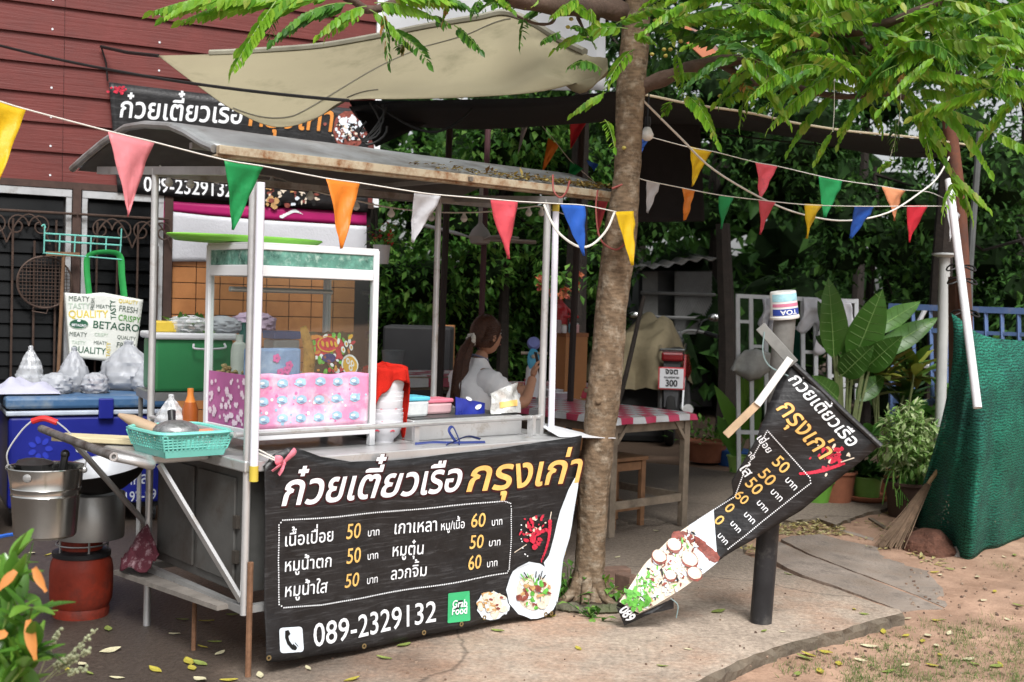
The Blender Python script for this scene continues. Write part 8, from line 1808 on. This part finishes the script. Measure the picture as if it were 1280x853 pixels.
def weed(px, py, n, h, lab, seed, mt):
    p = G(px, py, 0); r_ = random.Random(seed); mb = MB()
    for i in range(n):
        d = rv(r_); d.z = abs(d.z)*.8+.25; q = p+Vector((r_.uniform(-.05, .05), r_.uniform(-.05, .05), 0))+d*h*r_.uniform(.3, 1); mb.tube([p, q], .002, 3); leaf(mb, q, rv(r_)+Vector((0, -.3, .2)), CZ, .06*r_.uniform(.6, 1.2), .035)
    t = tag(mb.build('weed', mt, loc=p), lab, 'weed')
weed(712, 752, 60, .22, 'dark leafy weed growing between the banner and the gooseberry trunk', 1, LEAF_MD); weed(738, 772, 16, .1, 'small weed at the front foot of the gooseberry trunk', 2, LEAF_MD); weed(760, 752, 26, .12, 'pale green weed between the trunk and the torn banner', 3, LEAF_LT)
# ---- bunting
FC = {'yellow': (.75, .5, .015), 'pink': (.78, .27, .3), 'green': (.02, .3, .09), 'orange': (.75, .24, .03), 'white': (.62, .63, .66), 'red': (.62, .03, .05), 'blue': (.03, .13, .55), 'peach': (.8, .36, .18), 'crimson': (.72, .1, .13)}
FM = {k: M('flag_'+k, v, .45, 0, .12, 7, .25, 40, trans=.3, dirt=tuple(c*.6+.02 for c in v), dirt_amt=.12, dscale=11) for k, v in FC.items()}
def bunting(label, pts, flags, seed, rope=.0026):
    """pts: rope in the place; flags: (colour, left, right, tip) as photo points with distances"""
    t = T('bunting', label, 'bunting', pts[len(pts)//2]); mb = MB(); mb.tube(pts, rope, 5); mb.build('rope', CREAMW, t, smooth=True); r_ = random.Random(seed)
    for col, (x0, y0, Y0), (x1, y1, Y1), (x2, y2) in flags:
        a, b, c = D(x0, y0, Y0), D(x1, y1, Y1), D(x2, y2, (Y0+Y1)/2+r_.uniform(-.06, .06)); n_ = (b-a).cross(c-a).normalized(); ph = r_.uniform(0, 6); k = r_.uniform(.008, .018)
        def f(u, v): return a.lerp(b, u).lerp(c, v*.985)+n_*((k*math.sin(u*4+ph+v*2)+.004*math.sin(u*9+v*13+ph)+.007*N((u*3, v*3, ph), 1.5))*(1-.4*v)*min(1, v*4))
        mb = MB(); mb.sheet(f, 8, 12); o = mb.build('flag', FM[col], t, smooth=True, solid=.0012); o['label'] = col+' triangular flag'
    return t
def yl(px, A, B): return lerp(A[1], B[1], (px-A[0])/(B[0]-A[0])) if False else 1/lerp(1/A[1], 1/B[1], (px-A[0])/(B[0]-A[0]))
L1 = ((135, 4.0), (770, 5.72)); y1 = lambda x: yl(x, *L1)
rope1 = cat([D(x, y, y1(x)) for x, y in ((-60, 108), (0, 127), (33, 137), (135, 164), (193, 178), (280, 200), (329, 208), (407, 223), (450, 229), (518, 240), (551, 244), (613, 249), (647, 252), (700, 255), (731, 257), (770, 265))], 3)
bunting('nearest bunting of coloured flags strung across the front of the cart to the gooseberry trunk', rope1,
 [(c, (x0, y0_, y1(x0)), (x1, y1_, y1(x1)), (x2, y2)) for c, x0, y0_, x1, y1_, x2, y2 in (('yellow', -24, 122, 33, 136, -6, 236), ('pink', 135, 165, 193, 179, 160, 273), ('green', 280, 200, 329, 209, 291, 289), ('orange', 407, 223, 450, 229, 427, 312), ('white', 518, 240, 551, 245, 515, 304), ('crimson', 613, 249, 647, 252, 635, 325), ('blue', 700, 255, 731, 257, 730, 321), ('yellow', 769, 265, 792, 264, 791, 333))], 1)
L2 = ((796, 6.1), (1190, 7.9)); y2_ = lambda x: yl(x, *L2)
rope2 = cat([D(x, y, y2_(x)) for x, y in ((797, 222), (808, 226), (852, 235), (899, 244), (948, 250), (1006, 256), (1068, 258), (1134, 258), (1182, 258), (1196, 259))], 3)
bunting('lower bunting strung from the gooseberry trunk to the rusty post', rope2, [(c, (x0, y0_, y2_(x0)), (x1, y1_, y2_(x1)), (x2, y2)) for c, x0, y0_, x1, y1_, x2, y2 in (('white', 808, 226, 825, 230, 809, 267), ('orange', 852, 235, 869, 238, 856, 276), ('green', 899, 244, 917, 247, 901, 287), ('crimson', 948, 250, 970, 253, 950, 294), ('yellow', 1006, 255, 1028, 256, 1008, 299), ('blue', 1068, 258, 1093, 258, 1063, 299), ('red', 1134, 257, 1160, 257, 1136, 304), ('white', 1182, 250, 1201, 270, 1187, 303))], 2)
y3 = lambda x: yl(x, (796, 6.3), (1190, 8.2))
rope3 = cat([D(x, y, y3(x)) for x, y in ((800, 168), (860, 184), (893, 190), (944, 203), (972, 208), (1023, 220), (1053, 226), (1102, 233), (1132, 238), (1160, 240), (1180, 248))], 3)
bunting('upper bunting strung from the gooseberry trunk to the rusty post', rope3, [(c, (x0, y0_, y3(x0)), (x1, y1_, y3(x1)), (x2, y2)) for c, x0, y0_, x1, y1_, x2, y2 in (('blue', 798, 165, 815, 172, 801, 192), ('yellow', 862, 183, 890, 190, 865, 234), ('crimson', 944, 203, 972, 208, 950, 249), ('green', 1023, 220, 1053, 226, 1031, 273), ('peach', 1102, 233, 1132, 238, 1118, 277))], 3)
y4 = lambda x: 8.3
rope4 = cat([D(x, y, 8.2) for x, y in ((560, 120), (620, 134), (660, 142), (690, 172), (712, 200), (740, 225), (768, 250))], 3)
bunting('shaded bunting hanging behind the cart roof under the awning', rope4, [(c, (x0, y0_, 8.2), (x1, y1_, 8.2), (x2, y2)) for c, x0, y0_, x1, y1_, x2, y2 in (('blue', 641, 130, 655, 133, 642, 156), ('white', 654, 144, 665, 144, 647, 194), ('red', 712, 143, 738, 145, 713, 187), ('orange', 685, 172, 699, 182, 677, 218), ('green', 713, 201, 729, 211, 711, 226), ('blue', 733, 200, 748, 206, 742, 214), ('crimson', 748, 245, 761, 249, 746, 297), ('red', 625, 135, 640, 135, 627, 165))], 4)
# white ropes and cables
mb = MB(); mb.tube(cat([D(800, 122, 5.95), D(850, 172, 6.2), (D(893, 213, 6.4)), D(960, 252, 6.8), D(1010, 270, 7.1), D(1060, 276, 7.4), D(1110, 266, 7.6), D(1150, 241, 7.8), D(1172, 222, 7.9), D(1190, 190, 8.0)], 5), .0055, 6); tag(mb.build('rope', CREAMW, loc=D(1060, 276, 7.4), smooth=True), 'thick white rope sagging from the gooseberry trunk to the rusty post', 'rope')
mb = MB(); mb.tube(cat([D(768, 266, 5.86), D(758, 288, 5.8), D(740, 306, 5.75), D(722, 308, 5.72), D(700, 293, 5.72), D(688, 275, 5.74), D(680, 256, 5.76)], 5), .006, 6); tag(mb.build('rope', CREAMW, loc=D(730, 307, 5.8), smooth=True), 'short white rope looping from the cart post to the gooseberry trunk', 'rope')
mb = MB(); mb.tube(cat([D(1040, 0, 5.5), D(1043, 120, 5.5), D(1041, 165, 5.5)], 4), .002, 4); mb.tube(cat([D(1127, 80, 5.5), D(1124, 150, 5.5), D(1112, 200, 5.5)], 4), .002, 4); tag(mb.build('twine', CREAMW, loc=D(1041, 150, 5.5)), 'thin strings dangling from the gooseberry branches', kind='stuff')
mb = MB(); mb.tube(sagline(D(762, 145, 9.0), D(1200, 192, 8.6), .05), .006, 5); tag(mb.build('cable', BLACKCABLE, loc=D(1000, 170, 8.8)), 'dark cable running under the awning edge to the rusty post', 'cable')
sl = T('string_lights', 'string of small white bulbs hung under the cart roof and awning', 'string lights', D(440, 255, 6.6)); pts = []
BL = [(200, 214, 5.5), (211, 228, 5.55), (238, 230, 5.6), (271, 224, 5.65), (340, 228, 5.75), (388, 245, 5.85), (445, 258, 6.0), (489, 267, 6.2), (539, 272, 6.4), (580, 273, 6.6), (621, 271, 6.8), (661, 266, 7.0), (677, 266, 7.1), (720, 280, 7.3)]
mb = MB(); mb.tube(cat([D(x, y-7, Y) for x, y, Y in BL], 4), .004, 5); mb.build('cord', CREAMW, sl, smooth=True)
for x, y, Y in BL[1:-1]:
    p = D(x, y, Y); mb = MB(); mb.lathe([(.008, .03), (.009, .018), (.018, .006), (.02, -.006), (.012, -.018), (.002, -.022)], p, 12); mb.build('bulb', M('bulb_glass', (.75, .75, .73), .15, spec=.7), sl, smooth=True)
lb = T('lamp_bulb', 'white bulb in a black holder hanging beside the gooseberry trunk', 'bulb', D(809, 165, 6.1)); p = D(809, 166, 6.1)
mb = MB(); mb.lathe([(.012, .03), (.02, .02), (.034, -.01), (.03, -.028), (.015, -.04), (.002, -.043)], p, 16); mb.build('bulb', MATS['bulb_glass'], lb, smooth=True)
mb = MB(); mb.lathe([(.014, .026), (.018, .05), (.014, .08)], p, 12); mb.tube([p+CZ*.075, p+Vector((.005, .02, .2))], .004, 5); mb.build('holder', BLACKP, lb, smooth=True)
# ---- fallen leaves, litter, grass
YLM = M('fallen_yellow', (.42, .36, .06), .6, 0, .25, 8, trans=.15); GLM = M('fallen_green', (.22, .27, .07), .6, 0, .25, 8, trans=.15); PLM = M('fallen_pale', (.5, .46, .3), .7, 0, .2, 8)
def ztop(x, y, where): return gz(x, y)+.012 if where == 'dirt' else .004
base = {}
for nm, mt in (('y', YLM), ('g', GLM), ('p', PLM)):
    pass
LV = []
r = random.Random(23)
def put(px, py, where, s, col, lab, grp):
    z = {'floor': .003, 'dirt': -.09, 'path': .0}[where]; p = G(px, py, z)
    if where == 'dirt': p.z = gz(p.x, p.y)+.006
    key = col
    if key not in base:
        mb = MB(); n = 5; k = 0
        for i in range(n+1):
            t = i/n; w_ = .22*math.sin(PI*(t*.94+.03)); mb.v += [Vector((t-.5, -w_, .05+.1*abs(t-.5))), Vector((t-.5, 0, .01+.12*abs(t-.5)**1.5)), Vector((t-.5, w_, .06+.06*abs(t-.5)))]
        for i in range(n):
            for j in (0, 1): mb.f.append([i*3+j, (i+1)*3+j, (i+1)*3+j+1, i*3+j+1]); mb.m.append(0)
        o = mb.build('fallen_leaf', {'y': YLM, 'g': GLM, 'p': PLM}[col], smooth=True); base[key] = o; used = o
    else: used = base[key].copy(); COL.objects.link(used)
    used.location = p; used.scale = (s, s*r.uniform(.8, 1.2), s); used.rotation_euler = (r.uniform(-.15, .15), r.uniform(-.15, .15), r.uniform(0, 6.28)); tag(used, lab, 'leaf', grp)
FLO = 'fallen leaves on the concrete floor'; DIR = 'fallen leaves on the dirt'; DRK = 'fallen leaves on the dark damp floor'
for x, y, s, c in ((452, 774, .07, 'g'), (505, 807, .08, 'g'), (480, 823, .07, 'g'), (622, 789, .07, 'g'), (688, 771, .06, 'y'), (772, 697, .05, 'p'), (820, 664, .05, 'p'), (898, 765, .09, 'g'), (828, 833, .05, 'g'), (723, 811, .05, 'y'), (440, 850, .07, 'y'), (385, 836, .06, 'p'), (325, 845, .07, 'p'), (955, 789, .04, 'g'), (1068, 762, .04, 'y'), (1080, 768, .05, 'g'), (985, 718, .05, 'g'), (860, 812, .04, 'p'), (978, 790, .03, 'p')): put(x, y, 'floor', s, c, 'small fallen leaf lying on the bare concrete floor', FLO)
for x, y, s, c in ((40, 692, .07, 'p'), (60, 694, .06, 'y'), (138, 814, .09, 'p'), (135, 787, .08, 'g'), (218, 793, .06, 'p'), (194, 838, .08, 'y'), (236, 828, .09, 'y'), (250, 830, .08, 'g'), (240, 836, .07, 'y'), (258, 777, .07, 'y'), (228, 775, .06, 'g'), (268, 803, .06, 'g'), (146, 848, .06, 'p'), (103, 831, .07, 'p'), (253, 809, .05, 'y'), (290, 769, .06, 'g'), (286, 851, .07, 'y'), (250, 850, .09, 'p'), (275, 817, .06, 'p'), (85, 838, .05, 'y'), (112, 842, .05, 'g')): put(x, y, 'floor', s, c, 'fallen leaf on the dark damp floor by the cart', DRK)
for x, y, s, c in ((1133, 781, .06, 'p'), (1104, 798, .07, 'y'), (1132, 803, .06, 'y'), (1086, 816, .08, 'p'), (1160, 803, .07, 'p'), (1170, 783, .06, 'y'), (1178, 782, .05, 'g'), (1153, 810, .07, 'y'), (1186, 800, .06, 'p'), (1170, 815, .07, 'p'), (1175, 826, .06, 'y'), (1259, 779, .05, 'p'), (1272, 762, .07, 'g'), (1222, 727, .08, 'p'), (1168, 722, .06, 'y'), (1175, 725, .05, 'p'), (1032, 825, .07, 'y'), (1005, 833, .08, 'g'), (1010, 829, .07, 'y'), (1048, 838, .07, 'y'), (1075, 833, .06, 'p'), (1025, 847, .07, 'y'), (996, 851, .07, 'g'), (1110, 847, .06, 'g'), (1165, 839, .06, 'y'), (1245, 840, .07, 'g'), (1210, 832, .07, 'p'), (1250, 838, .06, 'y'), (1243, 746, .05, 'y'), (1228, 757, .05, 'p'), (1187, 718, .06, 'g'), (1205, 715, .05, 'p'), (1268, 700, .06, 'g'), (1255, 702, .05, 'p'), (1218, 838, .06, 'g'), (1132, 838, .05, 'p')): put(x, y, 'dirt', s, c, 'fallen yellowing leaf on the reddish dirt', DIR)
# leaf litter between slabs and under the back table edge
mb = MB(); r = random.Random(41)
def lit(poly, n, z):
    for i in range(n):
        a, b = r.random(), r.random(); p0, p1, p2, p3 = [Vector(q+(0,)) for q in poly]; q = p0.lerp(p1, a).lerp(p3.lerp(p2, a), b); p = G(q.x, q.y, z); p.z = max(z, gz(p.x, p.y) if z < 0 else z)+r.uniform(0, .015); leaf(mb, p, Vector((r.uniform(-1, 1), r.uniform(-1, 1), r.uniform(-.1, .3))), CZ, r.uniform(.03, .07), r.uniform(.015, .03))
lit([(965, 655), (1045, 657), (1056, 672), (970, 673)], 330, -.05); lit([(1085, 665), (1140, 660), (1180, 712), (1150, 705)], 130, -.07); lit([(925, 680), (950, 688), (945, 692), (915, 688)], 30, .004); lit([(1000, 655), (1130, 640), (1150, 690), (1090, 690)], 60, -.05)
tag(mb.build('leaf_litter', M('litter_leaf', (.3, .25, .1), .8, 0, .3, 6, trans=.1, island=[(.08, .05, .03), (.25, .18, .08), (.42, .36, .12), (.5, .46, .25), (.16, .16, .05)])), 'drifted leaf litter between the broken path slabs', kind='stuff')
mb = MB(); r = random.Random(42)
lit([(780, 512), (905, 500), (930, 560), (800, 545)], 420, -.02); tag(mb.build('leaf_litter', M('dark_litter', (.06, .04, .03), .9, 0, .4, 6, island=[(.03, .02, .015), (.08, .05, .03), (.16, .1, .06)])), 'dark leaf litter on the dirt beyond the tables', kind='stuff')
mb = MB(); r = random.Random(43)
def tuft(px, py, n, h, wd=.03):
    p = G(px, py, -.1); p.z = gz(p.x, p.y)
    for i in range(n): a = p+Vector((r.gauss(0, wd), r.gauss(0, wd), 0)); d = Vector((r.gauss(0, .4), r.gauss(0, .4), 1)).normalized(); s = d.orthogonal().normalized()*.0022; q = a+d*h*r.uniform(.5, 1.1); mb.add([a-s, a+s, q], [(0, 1, 2)])
for i in range(270):
    x = r.uniform(1060, 1300); y = 853-abs(r.gauss(0, 1))*(20+(x-1000)*.1)+10
    if y > 775+max(0, 1150-x)*.4: tuft(x, y, r.randint(5, 16), r.uniform(.015, .045), r.uniform(.01, .05))
for x, y in ((1120, 835), (1200, 812), (1240, 852), (1205, 838), (1275, 820), (1110, 848), (1165, 790), (1200, 798), (1230, 790), (1010, 846), (1035, 836), (1250, 715), (1175, 838), (1222, 805), (990, 848)): tuft(x, y, 40, .045, .05)
tag(mb.build('grass', M('short_grass', (.1, .16, .04), .7, 0, .4, 9, trans=.2, island=[(.05, .1, .02), (.12, .22, .05), (.25, .25, .1)])), 'thin short grass on the dirt', kind='stuff')
mb = MB(); r = random.Random(44)
for i in range(420):
    x = r.uniform(940, 1290); y = r.uniform(700, 855); p = G(x, y, -.1)
    if y < 853-(x-905)*.35 and x < 1130: continue
    p.z = gz(p.x, p.y)+.002; mb.ball(p, r.uniform(.003, .011), 5, lump=.4, o=i)
for i in range(120):
    p = G(r.uniform(330, 1110), r.uniform(700, 853), .002); 
    if p.x > 1.9 or p.y > 6.5: continue
    mb.ball(p, r.uniform(.002, .007), 5, lump=.4, o=i)
tag(mb.build('pebbles', M('pebble', (.15, .1, .075), .9, 0, .5, 20, island=[(.05, .03, .025), (.2, .13, .09), (.35, .27, .2)])), 'small pebbles and crumbs on the ground', kind='stuff')
# ---- foreground shrub in the corner
fb0 = Vector((D(-10, 860, 2.7).x, 2.7, 0)); sh = T('shrub', 'leafy green shrub with a few orange leaves in the near corner', 'shrub', fb0); mb = MB(); ms = MB(); r = random.Random(51)
FGL = M('glossy_shrub_leaf', (.1, .22, .03), .3, 0, .2, 6, trans=.35, spec=.6, island=[(.05, .15, .02), (.085, .22, .028), (.13, .29, .035), (.19, .36, .05)])
for bx, by, tx, ty in ((-20, 860, 15, 700), (-10, 870, 30, 720), (-10, 880, 40, 760), (0, 870, 45, 810), (-30, 860, -5, 740), (10, 880, 25, 830), (-20, 850, 5, 790), (-40, 900, -20, 700)):
    a = D(bx, by, 2.75+r.uniform(-.15, .2)); b = D(tx, ty, 2.7+r.uniform(-.2, .25)); P_ = cat([a, a.lerp(b, .5)+Vector((.02, 0, .02)), b], 5); ms.tube([fb0+Vector((r.uniform(-.06, .06), r.uniform(-.05, .05), 0)), a], .005, 5); ms.tube(P_, [.004*(1-.5*i/10) for i in range(11)], 5)
    for i, p in enumerate(P_[1:]):
        for k in range(2):
            d = rv(r)*.9+(b-a).normalized()*.55+CZ*.15; lance(mb, p, p+d.normalized()*r.uniform(.055, .11), r.uniform(.028, .045), CZ, curl=-.02 if r.random() < .5 else .14, n=6)
mb.build('leaves', FGL, sh, smooth=True, ang=70); ms.build('stems', MATS['green_stalk'], sh)
mb = MB(); OL = M('orange_leaf', (.7, .28, .08), .5, 0, .15, 8, trans=.4)
for x0, y0, x1, y1, wd in ((20, 714, -2, 738, .022), (43, 710, 58, 740, .02), (36, 775, 45, 826, .026), (8, 790, -5, 800, .02)): lance(mb, D(x0, y0, 2.6), D(x1, y1, 2.58), wd, (0, -1, .2), curl=.1)
mb.build('old_leaves', OL, sh, smooth=True)
sd = T('seed_spikes', 'dry pale seed spikes standing beside the near shrub', 'plant', Vector((D(60, 853, 2.95).x, 2.95, 0))); mb = MB()
for x0, y0, x1, y1 in ((50, 858, 122, 786), (60, 850, 112, 812), (45, 853, 75, 786), (70, 845, 108, 836), (55, 840, 90, 820)):
    a = D(x0, y0, 2.95); b = D(x1, y1, 2.9); P_ = cat([a, a.lerp(b, .5)+CZ*.006, b], 5); mb.tube(P_, .0022, 4)
    for i in range(26): q = a.lerp(b, .3+.7*r.random()); mb.ball(q+rv(r)*.006, .0045, 5)
mb.tube([Vector((D(60, 853, 2.95).x, 2.95, 0)), D(52, 853, 2.95)], .003, 4)
mb.build('spikes', M('pale_seed', (.3, .32, .2), .8, 0, .25, 20), sd)
